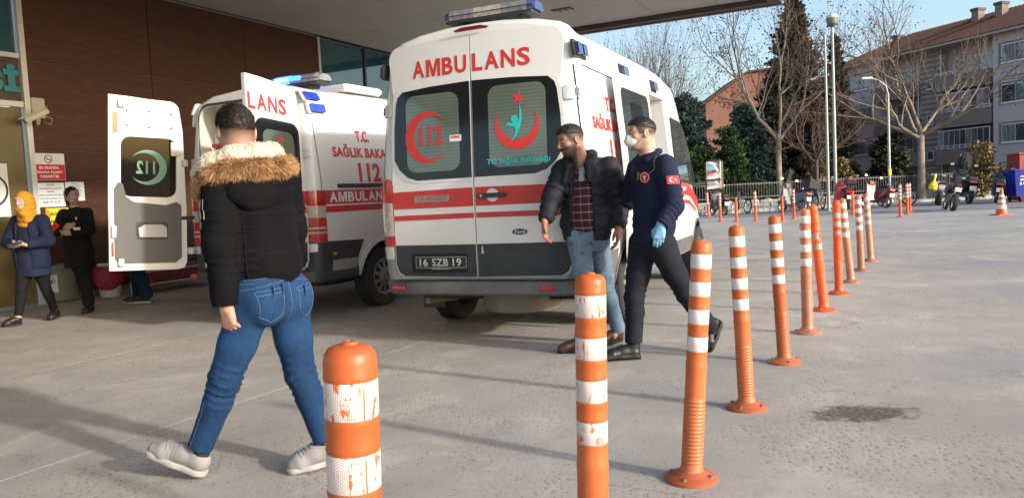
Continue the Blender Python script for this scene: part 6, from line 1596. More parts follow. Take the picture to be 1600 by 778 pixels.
M_NAVYT = cloth('dark_navy_trousers', (.009, .010, .017), (.016, .018, .028)); M_NAVYS = cloth('navy_uniform_smock', (.010, .015, .036), (.020, .027, .055)); M_BLKC = cloth('black_cloth', (.006, .006, .007), (.011, .011, .012))
M_SOCK = cloth('dark_sock', (.02, .02, .025)); M_SHOEG = mat('light_grey_sneaker_mesh', (.27, .255, .25), .8, n=.08, ns=20, bump=.3, bs=300); M_SOLEW = mat('pale_sole', (.38, .365, .35), .6, n=.08)
M_SHOEB = mat('black_boot_leather', (.012, .012, .013), .45, n=.2, ns=30, bump=.2); M_SHOEBR = mat('brown_leather', (.085, .035, .02), .35, n=.25, ns=20, coat=.2); M_SOLEB = mat('black_sole', (.01, .01, .01), .7)
M_HAIRB = mat('dark_brown_hair', (.016, .010, .007), .55, n=.3, ns=60, bump=.6, bs=240); M_HAIRK = mat('black_hair', (.006, .005, .005), .5, n=.3, ns=60, bump=.5, bs=240); M_EYE = mat('eye_white', (.6, .58, .55), .2)
M_GLOVE = mat('light_blue_nitrile', (.20, .42, .62), .4, n=.1, ns=15, bump=.2, bs=60); M_MASK = mat('white_surgical_mask', (.66, .69, .66), .8, n=.04, ns=15, bump=.15, bs=200); M_MUST = cloth('mustard_scarf_cloth', (.40, .175, .010), (.52, .26, .018), ns=12, rough=.75, bs=120)

def head_geo(c, F, tone_fn=None, h=.0042, size=1., nose=1., beard=0., female=False, neck=None, neck_r=.057):
    c = np.array(c, float); L, f, u = F[:, 0], F[:, 1], F[:, 2]; P = lambda s_, ff, uu: c + (L * s_ + f * ff + u * uu) * size
    fd = Field(c - .20 * size, c + .20 * size, h); z = size
    fd.ell(P(0, -.018, .030), (.075 * z, .095 * z, .086 * z), F, .02); fd.ell(P(0, .020, .028), (.068 * z, .072 * z, .078 * z), F, .03)
    fd.ell(P(0, .030, -.040), (.054 * z, .058 * z, .062 * z), F, .03); fd.ell(P(0, .050, -.082), (.030 * z, .028 * z, .022 * z), F, .03)
    for s_ in (-1, 1):
        fd.cone(P(s_ * .056, -.005, -.045), P(s_ * .026, .056, -.082), .020 * z, .018 * z, .03); fd.ell(P(s_ * .038, .062, -.015), (.022 * z, .020 * z, .018 * z), F, .025)
        fd.cone(P(s_ * .010, .088, .030), P(s_ * .050, .070, .034), .0085 * z, .007 * z, .014)
        fd.ell(P(s_ * .030, .092, .015), (.015 * z, .012 * z, .010 * z), F, .012, 's'); fd.ell(P(s_ * .030, .078, .013), (.0135 * z, .0125 * z, .0125 * z), F, .004)
        fd.cone(P(s_ * .018, .0895, .019), P(s_ * .043, .082, .018), .0035 * z, .003 * z, .004)
        fd.ell(P(s_ * .0115, .096, -.028), (.009 * z, .010 * z, .0075 * z), F, .006)
    fd.cone(P(0, .086, .026), P(0, .108 * nose, -.014), .009 * z, .0115 * z, .012); fd.ell(P(0, .106 * nose, -.021), (.0115 * z, .011 * z, .010 * z), F, .008)
    fd.cone(P(-.016, .086, -.050), P(.016, .086, -.050), .0075 * z, .0075 * z, .006); fd.cone(P(-.014, .085, -.060), P(.014, .085, -.060), .0085 * z, .0085 * z, .004)
    fd.cone(P(-.022, .096, -.0545), P(.022, .096, -.0545), .0018 * z, .0018 * z, .004, op='s')
    for s_ in (-1, 1):
        fd.ell(P(s_ * .079, -.012, -.002), (.010 * z, .019 * z, .032 * z), F, .006); fd.ell(P(s_ * .088, -.008, .002), (.006 * z, .010 * z, .019 * z), F, .004, 's'); fd.ell(P(s_ * .080, -.004, -.026), (.008 * z, .008 * z, .010 * z), F, .004)
    if neck is not None: fd.cone(P(0, -.030, -.045), neck, neck_r, neck_r * 1.08, .03)
    V, Fc = fd.mesh(); q = (V - c) / size; return V, Fc, np.c_[q @ L, q @ f, q @ u]
def hand_geo(w, d, n, side, L=.185, curl=.5, spread=.0, h=.0032, thumb=.6, r=1.0, curls=None):
    """w wrist point, d direction of the fingers, n direction the palm faces, side=+1 thumb to cross(d,n)"""
    w = np.array(w, float); d = np.array(d, float); d /= np.linalg.norm(d); n = np.array(n, float); n -= d * (n @ d); n /= np.linalg.norm(n); t = np.cross(d, n) * side; s = L / .185
    fd = Field(w - .14 * s - .02, w + .14 * s + .06, h) if False else Field(np.minimum(w - .06, w + d * L - .10), np.maximum(w + .06, w + d * L + .10), h)
    P = lambda a, b, c_: w + (d * a + t * b + n * c_) * s
    fd.cone(P(-.03, 0, 0), P(.01, 0, 0), .024 * s * r, .024 * s * r, .01, wide=t, wk=1.2)
    kn = [(.088, .028), (.091, .009), (.086, -.011), (.078, -.029)]; ln = [(.042, .025, .020), (.046, .029, .021), (.042, .027, .020), (.033, .020, .018)]; rr = [.0095, .0098, .0092, .0082]
    for (a, b), rad in zip(kn, rr): fd.cone(P(.012, b * .55, 0), P(a, b, 0), .0155 * s * r, .0115 * s * r, .012)
    fd.ell(P(.045, 0, .004), (.042 * s * r, .038 * s, .015 * s), np.stack([d, t, n], 1), .01)
    for i, ((a, b), l3, rad) in enumerate(zip(kn, ln, rr)):
        p = P(a, b, 0); an = 0; cu = (curls[i] if curls else curl * (1 + .12 * i)); fan = spread * (1.5 - i) * .12
        g = fd.like()
        for j, l in enumerate(l3):
            an += cu * (.75, 1.0, .65)[j]; dr = d * math.cos(an) + n * math.sin(an) + t * fan; q = p + dr * l * s
            g.cone(p, q, rad * s * r * (1 - .08 * j), rad * s * r * (.93 - .10 * j), .002); p = q
        fd.union(g, .0035)
    g = fd.like(); p = P(.018, .020, .004); q = P(.045, .045, .012 + .012 * thumb); r2 = P(.072, .050 - .012 * thumb, .018 + .022 * thumb); r3 = P(.094, .046 - .024 * thumb, .020 + .030 * thumb)
    g.cone(p, q, .015 * s * r, .0125 * s * r, .004).cone(q, r2, .0115 * s * r, .0105 * s * r, .003).cone(r2, r3, .0105 * s * r, .0085 * s * r, .003); fd.union(g, .006)
    return fd.mesh()
def join_geo(parts):
    V = []; F = []; k = 0; T = []
    for v, f, t in parts:
        V.append(v); F.append(f + k); T.append(t); k += len(v)
    return np.concatenate(V), np.concatenate(F), np.concatenate(T)
def body_core(J, g=1., h=.014, legs=True, skirt=None):
    """slim continuous body under the clothes"""
    pts = np.array([J[k] for k in J]); fd = Field(pts.min(0) - .2, pts.max(0) + .2, h); c = np.array
    ax = c(J['shL']) - c(J['shR'])
    fd.cone(J['chest'], J['waist'], .105 * g, .10 * g, .05, wide=ax, wk=1.3); fd.cone(J['waist'], J['pelvis'], .10 * g, .105 * g, .05, wide=ax, wk=1.25)
    fd.cone(J['shL'], J['shR'], .055 * g, .055 * g, .05); fd.cone(J['chest'], J['neck'], .07 * g, .052 * g, .05)
    for s in 'LR':
        fd.path([J['sh' + s], J['el' + s], J['wr' + s]], [.046 * g, .037 * g, .026], .02); fd.path([J['hip' + s], J['kn' + s], J['an' + s]], [.078 * g, .052 * g, .036], .03)
        fd.cone(J['an' + s], tuple(lerp(J['an' + s], J['toe' + s], .3) - A_(0, 0, .03)), .034, .02, .02)
    return fd.mesh()
def shoe(parent, root, heel, toe, an, m, ms, lift=0., w=.048, style='sneaker', laces=None, name='shoe'):
    """sole from heel to toe points on the ground plane of the foot; an = ankle"""
    heel = np.array(heel, float); toe = np.array(toe, float); an = np.array(an, float); f = toe - heel; L = np.linalg.norm(f); f /= L
    up = an - heel; up -= f * (up @ f); up /= np.linalg.norm(up)
    if up[2] < 0: up = -up
    s = np.cross(up, f); P = lambda a, b, c_: heel + f * a + s * b + up * c_
    lo = np.minimum(np.minimum(heel, toe), an) - .09; hi = np.maximum(np.maximum(heel, toe), an) + .09
    fd = Field(lo, hi, .0042); k = .025
    fd.cone(P(.035, 0, .056), P(L * .40, 0, .066), w * .90, w * .86, k); fd.cone(P(L * .40, 0, .064), P(L * .70, .002, .044), w * .88, w * .90, k)
    fd.cone(P(L * .72, .002, .038), P(L - w * .85, .003, .034), w * .90, w * .72, k, wide=s, wk=1.12)
    fd.cone(P(.05, 0, .085), P(L * .62, 0, .052), w * .62, w * .55, .03)
    if an is not None: fd.cone(P(.042, 0, .070), an * .75 + P(.045, 0, .09) * .25, w * .84, w * .80, .02)
    fd.clip(P(0, 0, .018), -up)
    if style != 'boot': fd.clip(P(.03, 0, .100 if style == 'sneaker' else .088), up - f * .12)
    V, F = fd.mesh(); o = np_mesh(name, V, F, m, parent, root=root, fn=folds([(P(L * .4, 0, .05), P(L * .8, 0, .05), .0018, .020, .45, .035)], noise=.0008))
    g = Field(lo, hi, .004); g.cone(P(.038, 0, .016), P(L * .5, 0, .016), w * .98, w * .90, .03); g.cone(P(L * .5, 0, .016), P(L - w * .9, .003, .020), w * .92, w * .90, .03, wide=s, wk=1.08)
    g.clip(P(0, 0, .028), up); g.clip(P(0, 0, 0), -up); V, F = g.mesh(); so = np_mesh('sole', V, F, ms, o, root=root)
    if laces:
        for i in range(4):
            a = L * (.44 + .07 * i); z = .100 - .011 * i; stitch('lace', [Vector(P(a, -.026, z - .006)) - Vector(root), Vector(P(a + .012, 0, z + .012)) - Vector(root), Vector(P(a, .026, z - .006)) - Vector(root)], o, laces, o, .0028, .002, sub=5)
    return o
def hair_strands(name, V, Nr, m, parent, root, n, ln, seed=1, down=.4, jit=.5, w=.0012, dirn=None):
    rr = np.random.RandomState(seed); ix = rr.randint(0, len(V), n); P0 = V[ix] + rr.normal(0, .002, (n, 3)); d = Nr[ix] + rr.normal(0, jit, (n, 3)) + np.array([0, 0, -down]) + (np.array(dirn) if dirn is not None else 0)
    d /= np.linalg.norm(d, axis=1)[:, None]; l = ln * rr.uniform(.5, 1.2, n)[:, None]; sd = np.cross(d, rr.normal(0, 1, (n, 3))); sd /= np.linalg.norm(sd, axis=1)[:, None]; sd *= w
    mid = P0 + d * l * .55; tip = mid + (d + np.array([0, 0, -.5 * down]) + rr.normal(0, .15, (n, 3))) * l * .45
    A = np.stack([P0 - sd, P0 + sd, mid + sd * .8, mid - sd * .8, tip], 1).reshape(-1, 3) - np.array(root)
    k = np.arange(n)[:, None] * 5; F4 = (k + np.array([[0, 1, 2, 3]])).tolist(); F3 = (k + np.array([[3, 2, 4]])).tolist()
    me = bpy.data.meshes.new(name); me.from_pydata(A.tolist(), [], F4 + F3); o = link_mesh(name, me, m, parent); return tag(o, kind='stuff')
def vnorm(V, F):
    e1 = V[F[:, 1]] - V[F[:, 0]]; e2 = V[F[:, 2]] - V[F[:, 0]]; n = np.cross(e1, e2); N_ = np.zeros_like(V)
    for i in range(4): np.add.at(N_, F[:, i], n)
    return N_ / (np.linalg.norm(N_, axis=1)[:, None] + 1e-9)
def ones(V): return {'tint': np.ones((len(V), 3))}
def A_(*x): return np.array(x, float)
def lerp(a, b, t): return A_(*a) * (1 - t) + A_(*b) * t
def person(label, loc, group=None):
    t = thing('person', label, 'person', loc, 0, group); return t
def face_tint(q, hair=None, stub=0., lips=(.85, .55, .52), fade=None):
    T = np.ones((len(q), 3)); s, f, u = q[:, 0], q[:, 1], q[:, 2]
    m = np.clip(1 - ((s / .025) ** 2 + ((u + .055) / .009) ** 2), 0, 1) * (f > .07); T = T * (1 - m[:, None]) + np.array(lips) * m[:, None]
    m = np.clip(1.3 - (((np.abs(s) - .030) / .017) ** 2 + ((u - .036) / .0055) ** 2), 0, 1) * (f > .05); T = T * (1 - .85 * m[:, None])     # brows
    m = np.clip(1.2 - (((np.abs(s) - .030) / .010) ** 2 + ((u - .0125) / .0042) ** 2), 0, 1) * (f > .06); T = T * (1 - m[:, None]) + np.array((.10, .10, .12)) * m[:, None]   # eyes
    if stub:
        m = np.clip((-.022 - u) / .012, 0, 1) * np.clip((f + .005) / .02, 0, 1) * (1 - np.clip(1 - ((s / .026) ** 2 + ((u + .055) / .010) ** 2), 0, 1)); m2 = np.clip(1.2 - ((s / .028) ** 2 + ((u + .040) / .007) ** 2), 0, 1) * (f > .07)
        m = np.maximum(m, m2) * stub; T = T * (1 - m[:, None] * np.array((.80, .78, .72)))
    if fade is not None:
        m = np.clip((u - fade[0]) / fade[1], 0, 1) * np.clip((.045 - f + u * .35) / .015, 0, 1) * (np.abs(s) < .0795); T = T * (1 - m[:, None] * np.array((.86, .88, .90)))
    return T
# ================================================================== PERSON 1: man in a black fur-hooded jacket
def trousers(J, root, parent, m, F, hip=.105, thigh=.088, knee=.062, calf=.058, ank=.050, waist_z=None, cut=.035, h=.008, wrinkle=.006, seed=1, name='trousers', butt=.1, tint=None, hem_dz=.0, hipw=1.35):
    pts = np.array([J[k] for k in ('pelvis', 'hipL', 'hipR', 'knL', 'knR', 'anL', 'anR')]); fd = Field(pts.min(0) - .17, pts.max(0) + .19, h); L, f = F[:, 0], F[:, 1]
    pe = A_(*J['pelvis']); top = pe + A_(0, 0, .10)
    fd.cone(top, pe, hip * .98, hip, .03, wide=L, wk=hipw)
    for s, sg in (('L', 1), ('R', -1)):
        hp, kn, an = A_(*J['hip' + s]), A_(*J['kn' + s]), A_(*J['an' + s])
        fd.ell(pe + L * sg * .075 - f * .055 + A_(0, 0, -.03), (butt, butt * .85, butt * 1.05), F, .04)
        g = fd.like(); g.cone(hp + A_(0, 0, .02), hp * .45 + kn * .55, thigh * 1.12, thigh * .86, .03); g.cone(hp * .45 + kn * .55, kn, thigh * .86, knee, .03)
        md = kn * .68 + an * .32 - f * .008; g.cone(kn, md, knee, calf, .02); g.cone(md, an, calf, ank, .02)
        d = (an - kn) / np.linalg.norm(an - kn); g.clip(an + d * (-cut + hem_dz), d); fd.union(g, .03)
    fd.clip((0, 0, waist_z or top[2]), (0, 0, 1)); V, Fc = fd.mesh()
    sg = []
    for s in 'LR':
        hp, kn, an = J['hip' + s], J['kn' + s], J['an' + s]
        sg += [(hp, kn, wrinkle * .8, .045, .95, .09), (kn, an, wrinkle, .034, .05, .10), (kn, an, wrinkle * 1.15, .030, .88, .09)]
        sg += [(lerp(hp, kn, .0), lerp(hp, kn, .35), wrinkle * .5, .04, .1, .07)]
    def tf(V):
        T = np.ones((len(V), 3))
        if tint: T = tint(V)
        return {'tint': T}
    o = np_mesh(name, V, Fc, m, parent, attrs=tf, root=root, fn=folds(sg, noise=.003, seed=seed)); return o

root = (-1.25, 3.55, 0)
m1 = person('man walking left, seen from behind, in black jacket with brown fur hood and blue jeans', root)
J = dict(head=(-1.235, 3.55, 1.605), neck=(-1.215, 3.535, 1.50), chest=(-1.165, 3.54, 1.30), waist=(-1.14, 3.535, 1.02), pelvis=(-1.13, 3.545, .86), shL=(-1.275, 3.41, 1.385), shR=(-1.065, 3.65, 1.39), elL=(-1.275, 3.35, 1.11), wrL=(-1.275, 3.375, .835), elR=(-1.06, 3.72, 1.15), wrR=(-1.12, 3.77, .93), hipL=(-1.185, 3.47, .84), hipR=(-1.085, 3.62, .84), knL=(-1.355, 3.50, .475), knR=(-1.035, 3.61, .455), anL=(-1.520, 3.55, .135), anR=(-.925, 3.585, .125), toeL=(-1.76, 3.58, .12), toeR=(-1.10, 3.55, .02))
FT = frame((-.72, .69, 0), (0, 0, 1)); FHp = frame((-.86, .51, 0), (0, 0, 1)); FH_ = frame((-.52, .85, -.05), (.04, .03, 1)); L, f, u = FT[:, 0], FT[:, 1], FT[:, 2]
hv, hf, hq = head_geo(J['head'], FH_, neck=A_(*J['neck']) + A_(0, 0, -.03), neck_r=.060, size=1.0, h=.004)
hT = face_tint(hq, stub=.75, fade=(-.075, .085))
bv, bf = body_core(J); dL = A_(.02, .02, -1); hdv, hdf = hand_geo(A_(*J['wrL']) + A_(0, .0, -.005), (.10, .05, -1), -L * .8 + f * .2, -1, L=.185, curl=.95, thumb=.8, r=1.12)
hdv2, hdf2 = hand_geo(J['wrR'], (-.75, .1, -.5), (-.5, -.6, -.3), 1, h=.004)
V, F_, T = join_geo([(hv, hf, hT), (bv, bf, np.ones((len(bv), 3))), (hdv, hdf, np.full((len(hdv), 3), 1.) * (1.08, .92, .9)), (hdv2, hdf2, np.ones((len(hdv2), 3)))])
np_mesh('body', V, F_, SKIN1, m1, attrs=lambda V_: {'tint': T}, root=root)
# hair: longer on top, faded below
fd = Field(A_(*J['head']) - .16, A_(*J['head']) + .16, .0045); Lh, fh, uh = FH_[:, 0], FH_[:, 1], FH_[:, 2]; hc = A_(*J['head'])
fd.ell(hc + uh * .034 - fh * .018, (.0765, .097, .087), FH_, .01); fd.ell(hc + uh * .046 + fh * .012, (.070, .086, .078), FH_, .03)
fd.clip(hc + uh * .010 - fh * .05, -uh + fh * .22); fd.clip(hc + fh * .085 + uh * .04, fh - uh * .4)
V, F_ = fd.mesh(); Nr = vnorm(V, F_)
np_mesh('hair', V, F_, M_HAIRB, m1, root=root, fn=lambda V_, n: .0035 * vn(V_, 60, 3) + .002 * vn(V_, 130, 5))
swirl = np.cross(np.broadcast_to(uh, V.shape), V - (hc - fh * .05 + uh * .1)); swirl /= np.linalg.norm(swirl, axis=1)[:, None] + 1e-6
hair_strands('hair_tips', V, Nr * .22 + swirl * .7 + fh * .3, M_HAIRB, m1, root, 9000, .015, 3, down=.0, jit=.18, w=.0008)
# jeans
def jt(V):
    n = .5 + .5 * vn(V, 5, 9); T = np.ones((len(V), 3)) * (.86 + .3 * n)[:, None]
    z = V[:, 2]; T *= (1 + .35 * np.exp(-((z - .66) / .10) ** 2) * .6)[:, None]; return T
jeans = trousers(J, root, m1, M_JEANS, FHp, hip=.113, thigh=.097, knee=.073, calf=.066, ank=.056, waist_z=.965, cut=.015, h=.0065, wrinkle=.0085, seed=2, name='jeans', butt=.106, tint=jt, hipw=1.28)
Lp, fp = FHp[:, 0], FHp[:, 1]; RT = A_(*root); pe = A_(*J['pelvis'])
W_ = lambda s_, ff, zz: Vector(tuple(pe + Lp * s_ + fp * ff + A_(0, 0, zz - pe[2]) - RT))
def seamline(nm, pts, r=.0011, mm=M_THREAD, dirn=tuple(fp)): stitch(nm, pts, jeans, mm, jeans, r, .0012, dirn=dirn)
for sg, x0, x1 in ((1, .045, .165), (-1, -.155, -.04)):
    tl_, tr_, br_, bm_, bl_ = W_(x0, -.25, .895), W_(x1, -.22, .885), W_(x1 - .01, -.22, .775), W_((x0 + x1) / 2, -.25, .745), W_(x0 + .01, -.25, .775)
    seamline('pocket_stitch', [tl_, tr_, br_, bm_, bl_, tl_]); seamline('pocket_stitch', [tl_ + Vector((0, 0, -.018)), tr_ + Vector((0, 0, -.018))], .0013)
seamline('seat_seam', [W_(0, -.3, .945), W_(0, -.3, .87), W_(-.005, -.3, .80), W_(-.01, -.25, .74)])
seamline('yoke_seam', [W_(.19, -.1, .895), W_(.10, -.25, .915), W_(0, -.3, .925), W_(-.10, -.25, .917), W_(-.18, -.1, .90)]); seamline('waistband_seam', [W_(.20, -.02, .935), W_(.13, -.2, .94), W_(0, -.3, .945), W_(-.13, -.2, .945), W_(-.2, -.02, .94)])
for J0, J1, s_ in ((J['hipL'], J['knL'], 1), (J['knL'], J['anL'], 1)):
    seamline('side_seam', [Vector(tuple(lerp(J0, J1, t) + A_(-.02, -.12, 0) - A_(.09, .03, 0) * 1 - RT)) for t in (0, .3, .6, 1)], dirn=(.25, .97, 0))
for J0, J1 in ((J['hipR'], J['knR']), (J['knR'], J['anR'])):
    seamline('inner_seam', [Vector(tuple(lerp(J0, J1, t) + A_(-.10, -.09, 0) - RT)) for t in (.15, .4, .7, 1)], dirn=(.6, .8, 0))
for s_ in (-.11, .03, .0): pass
for s_ in (.02, -.10, .14):
    c0 = W_(s_, -.3, .935); bm = bmesh.new(); bm.from_mesh(jeans.data); bb_ = BVHTree.FromBMesh(bm); q0, n0, _, _ = bb_.find_nearest(c0); bm.free()
    MB().tube([q0 + Vector((0, 0, -.028)) + n0 * .003, q0 + n0 * .007, q0 + Vector((0, 0, .028)) + n0 * .003], .0065, 6, flat=.5).build('belt_loop', mat('denim_loop', (.014, .048, .12), .85), jeans)
fd = Field(pe + A_(-.22, -.22, .05), pe + A_(.22, .22, .13), .007); fd.cone(pe + A_(0, 0, .04), pe + A_(0, 0, .12), .118, .116, .02, wide=Lp, wk=1.30); fd.clip(pe + A_(0, 0, .112), (0, 0, 1)); fd.clip(pe + A_(0, 0, .082), (0, 0, -1)); V, F_ = fd.mesh()
np_mesh('shirt_hem', V, F_, cloth('olive_shirt_hem', (.07, .07, .05)), m1, root=root)
# jacket
fd = Field((-1.52, 3.20, .74), (-.82, 3.92, 1.56), .007)
ch, wa = A_(*J['chest']), A_(*J['waist']); pz = pe + A_(0, 0, .05)
qm = quilt(.09, .006, pw=.6)
fd.cone(ch + A_(0, 0, .05), wa, .140, .132, .05, wide=L, wk=1.25, mod=qm); fd.cone(wa, pz + A_(0, 0, .02), .130, .119, .04, wide=L, wk=1.22, mod=qm); fd.cone(pz + A_(0, 0, .04), pz, .115, .111, .01, wide=Lp, wk=1.24)
fd.cone(A_(*J['shL']) * .9 + A_(*J['shR']) * .1, A_(*J['shR']) * .9 + A_(*J['shL']) * .1, .078, .078, .06); fd.cone(ch + A_(0, 0, .08), A_(*J['neck']) + A_(0, 0, -.03), .12, .085, .06, wide=L, wk=1.15)
fd.clip((0, 0, .895), (0, 0, -1))
for s_, rr_ in (('L', (.082, .070, .058)), ('R', (.080, .072, .060))):
    g = fd.like(); a, b, c_ = A_(*J['sh' + s_]), A_(*J['el' + s_]), A_(*J['wr' + s_]); g.cone(a, b, rr_[0], rr_[1], .02, mod=quilt(.09, .004)); g.cone(b, c_, rr_[1], rr_[2], .02, mod=quilt(.09, .0035)); d = (c_ - b) / np.linalg.norm(c_ - b)
    g.cone(c_ - d * .055, c_ - d * .008, rr_[2] * .96, rr_[2] * .90, .008); g.clip(c_ - d * .004, d); fd.union(g, .028)
V, F_ = fd.mesh(); sg = [(J['chest'], J['waist'], .004, .07, .7, .3), (J['shL'], J['elL'], .007, .05, .9, .12), (J['elL'], J['wrL'], .008, .04, .25, .12), (J['elL'], J['wrL'], .005, .03, .9, .06), (J['shR'], J['elR'], .007, .05, .8, .12), (J['elR'], J['wrR'], .008, .04, .3, .12)]
jk = np_mesh('jacket', V, F_, M_BLACKJ, m1, root=root, fn=folds(sg, noise=.0055, seed=4))
Wt = lambda s_, ff, zz: Vector(tuple(ch + L * s_ + f * ff + A_(0, 0, zz - ch[2]) - RT))
M_SEAMK = cloth('black_jacket_seam', (.004, .004, .0045))
for z in (.97, 1.06, 1.15, 1.24, 1.33): stitch('quilt_seam', [Wt(.17, -.10, z + .008), Wt(.10, -.17, z), Wt(0, -.19, z - .004), Wt(-.10, -.17, z), Wt(-.17, -.10, z + .008)], jk, M_SEAMK, jk, .0018, .0003, sub=5)
stitch('centre_seam', [Wt(.135, -.12, z) for z in (1.38, 1.25, 1.1, .95)], jk, M_SEAMK, jk, .002, .0003, sub=5); stitch('centre_seam', [Wt(-.13, -.12, z) for z in (1.38, 1.25, 1.1, .95)], jk, M_SEAMK, jk, .002, .0003, sub=5)
a_ = lerp(J['shL'], J['elL'], .55) - RT; b2_ = Vector(tuple(a_ + A_(-.10, -.13, .03))); stitch('sleeve_pocket_zip', [b2_ + Vector((-.02, 0, .05)), b2_ + Vector((.02, 0, -.03))], jk, MATS['clear_grey_lens'], jk, .0014, .0015, sub=4)
# hood: pouch, sherpa lining, fur rim
nk = A_(*J['neck']) - A_(0, 0, .0); H_ = lambda s_, ff, zz: nk + L * s_ + f * ff + A_(0, 0, zz - nk[2] - .042)
fd = Field(nk - .34, nk + .30, .0075)
fd.ell(H_(.00, -.13, 1.385), (.150, .060, .105), FT, .03); fd.ell(H_(0, -.06, 1.42), (.17, .10, .07), FT, .04); fd.cone(H_(.16, .0, 1.43), H_(-.16, .0, 1.44), .06, .06, .05); fd.ell(H_(0, -.155, 1.33), (.09, .035, .05), FT, .03)
V, F_ = fd.mesh(); np_mesh('hood', V, F_, M_BLACKJ, m1, root=root, fn=folds([(H_(0, -.1, 1.28), H_(0, -.1, 1.5), .006, .06, .3, .12)], noise=.006, seed=8))
rim = [H_(.165, .06, 1.385), H_(.175, .0, 1.425), H_(.165, -.08, 1.455), H_(.12, -.15, 1.475), H_(.02, -.180, 1.475), H_(-.09, -.165, 1.480), H_(-.17, -.09, 1.485), H_(-.205, .0, 1.480), H_(-.18, .09, 1.45)]
fd = Field(nk - .38, nk + .32, .0075); fd.path(rim, [.026, .029, .031, .031, .031, .031, .031, .029, .025], .03); V, F_ = fd.mesh(); Nr = vnorm(V, F_)
def fur_mat():
    m, nt, b = _nodes('brown_fur'); v = coords(nt, 'Object'); g = N(nt, 'ShaderNodeNewGeometry')
    fz = math_(nt, 'ADD', math_(nt, 'MULTIPLY', tnoise(nt, v, 26, 4), .7), math_(nt, 'MULTIPLY', g.outputs['Random Per Island'], .42))
    nt.links.new(ramp(nt, fz, [(.30, (.13, .058, .02)), (.52, (.40, .20, .075)), (.78, (.75, .50, .26))]), b.inputs['Base Color']); b.inputs['Roughness'].default_value = .6; return m
M_FUR = fur_mat(); fr_ = np_mesh('fur_trim', V, F_, M_FUR, m1, root=root, fn=lambda V_, n: .008 * vn(V_, 35, 3))
ctr = H_(0, -.02, 1.5); out = V - ctr; out[:, 2] *= .4; out /= np.linalg.norm(out, axis=1)[:, None]
hair_strands('fur_strands', V, Nr * .55 + out * .5, M_FUR, fr_, root, 26000, .031, 5, down=.45, jit=.34, w=.0011)
fd = Field(nk - .25, nk + .25, .0065); srim = [H_(.17, .06, 1.44), H_(.155, -.03, 1.475), H_(.09, -.11, 1.500), H_(0, -.135, 1.51), H_(-.09, -.11, 1.515), H_(-.15, -.02, 1.505), H_(-.15, .07, 1.47)]; srim = [q_ + A_(0, 0, .022) for q_ in srim]; fd.path(srim, [.036, .045, .048, .048, .047, .044, .034], .03)
V, F_ = fd.mesh(); M_SHERPA = mat('cream_sherpa', (.56, .47, .35), .9, ns=30, col2=(.70, .61, .48), bump=.7, bs=130, sheen=.3, dist=.006)
shp = np_mesh('sherpa_lining', V, F_, M_SHERPA, m1, root=root, fn=lambda V_, n: .007 * vn(V_, 55, 2) + .004 * vn(V_, 110, 6)); hair_strands('sherpa_tufts', V, vnorm(V, F_), M_SHERPA, shp, root, 7000, .009, 9, down=.1, jit=.6, w=.0014)
# socks and sneakers
for s_ in 'LR': MB().tube([tuple(A_(*J['an' + s_]) - RT + A_(0, 0, -.05)), tuple(lerp(J['an' + s_], J['kn' + s_], .12) - RT)], .042, 12).build('sock', M_SOCK, m1)
shoe(m1, root, (-1.505, 3.545, .012), (-1.785, 3.585, .125), J['anL'], M_SHOEG, M_SOLEW, w=.050, laces=mat('grey_lace', (.25, .26, .28), .8))
shoe(m1, root, (-.875, 3.60, .035), (-1.115, 3.555, .002), J['anR'], M_SHOEG, M_SOLEW, w=.050, laces=MATS['grey_lace'])
# ================================================================== shared upper-body builder
def sleeve(fd, J, s_, rr_, k=.025, mod=None, cuff=True, cut=.0):
    g = fd.like(); a, b, c_ = A_(*J['sh' + s_]), A_(*J['el' + s_]), A_(*J['wr' + s_]); m = mod or (lambda s: 0 * s)
    g.cone(a, b, rr_[0], rr_[1], .02, mod=m); g.cone(b, c_, rr_[1], rr_[2], .02, mod=m); d = (c_ - b) / np.linalg.norm(c_ - b)
    g.clip(c_ + d * (cut - .004), d); fd.union(g, k)
def basic_body(P_, J, FH_, skin, root, lh=None, rh=None, tone=None, stub=0., fade=None, size=1., neck_r=.055, g=1., head_h=.0042, lips=(.85, .55, .52), nose=1.):
    hv, hf, hq = head_geo(J['head'], FH_, neck=A_(*J['neck']) + A_(0, 0, -.03), neck_r=neck_r, size=size, h=head_h, nose=nose); T0 = face_tint(hq, stub=stub, fade=fade, lips=lips)
    bv, bf = body_core(J, g); parts = [(hv, hf, T0), (bv, bf, np.ones((len(bv), 3)))]
    for hnd in (lh, rh):
        if hnd is not None: parts.append((hnd[0], hnd[1], np.full((len(hnd[0]), 3), 1.) * (hnd[2] if len(hnd) > 2 else (1., 1., 1.))))
    V, F_, T = join_geo(parts); return np_mesh('body', V, F_, skin, P_, attrs=lambda V_: {'tint': T}, root=root)
def cap_hair(P_, hc, FH_, root, m, back=.01, tilt=.22, front=.085, n=5000, ln=.012, thick=.0, ftilt=.4, size=1., seed=3):
    Lh, fh, uh = FH_[:, 0], FH_[:, 1], FH_[:, 2]; fd = Field(hc - .16, hc + .16, .0045); z = size
    fd.ell(hc + uh * .034 - fh * .018, ((.0765 + thick) * z, (.097 + thick) * z, (.087 + thick) * z), FH_, .01); fd.ell(hc + uh * .044 + fh * .010, ((.070 + thick) * z, (.086 + thick) * z, (.078 + thick) * z), FH_, .03)
    fd.clip(hc + uh * back - fh * .05, -uh + fh * tilt); fd.clip(hc + fh * front + uh * .04, fh - uh * ftilt); V, F_ = fd.mesh(); o = np_mesh('hair', V, F_, m, P_, root=root, fn=lambda V_, n_: .0025 * vn(V_, 60, seed))
    if n: hair_strands('hair_tips', V, vnorm(V, F_) * .25 + fh * .45 - uh * .2, m, o, root, n, ln * .75, seed, down=.05, jit=.3, w=.0008)
    return o
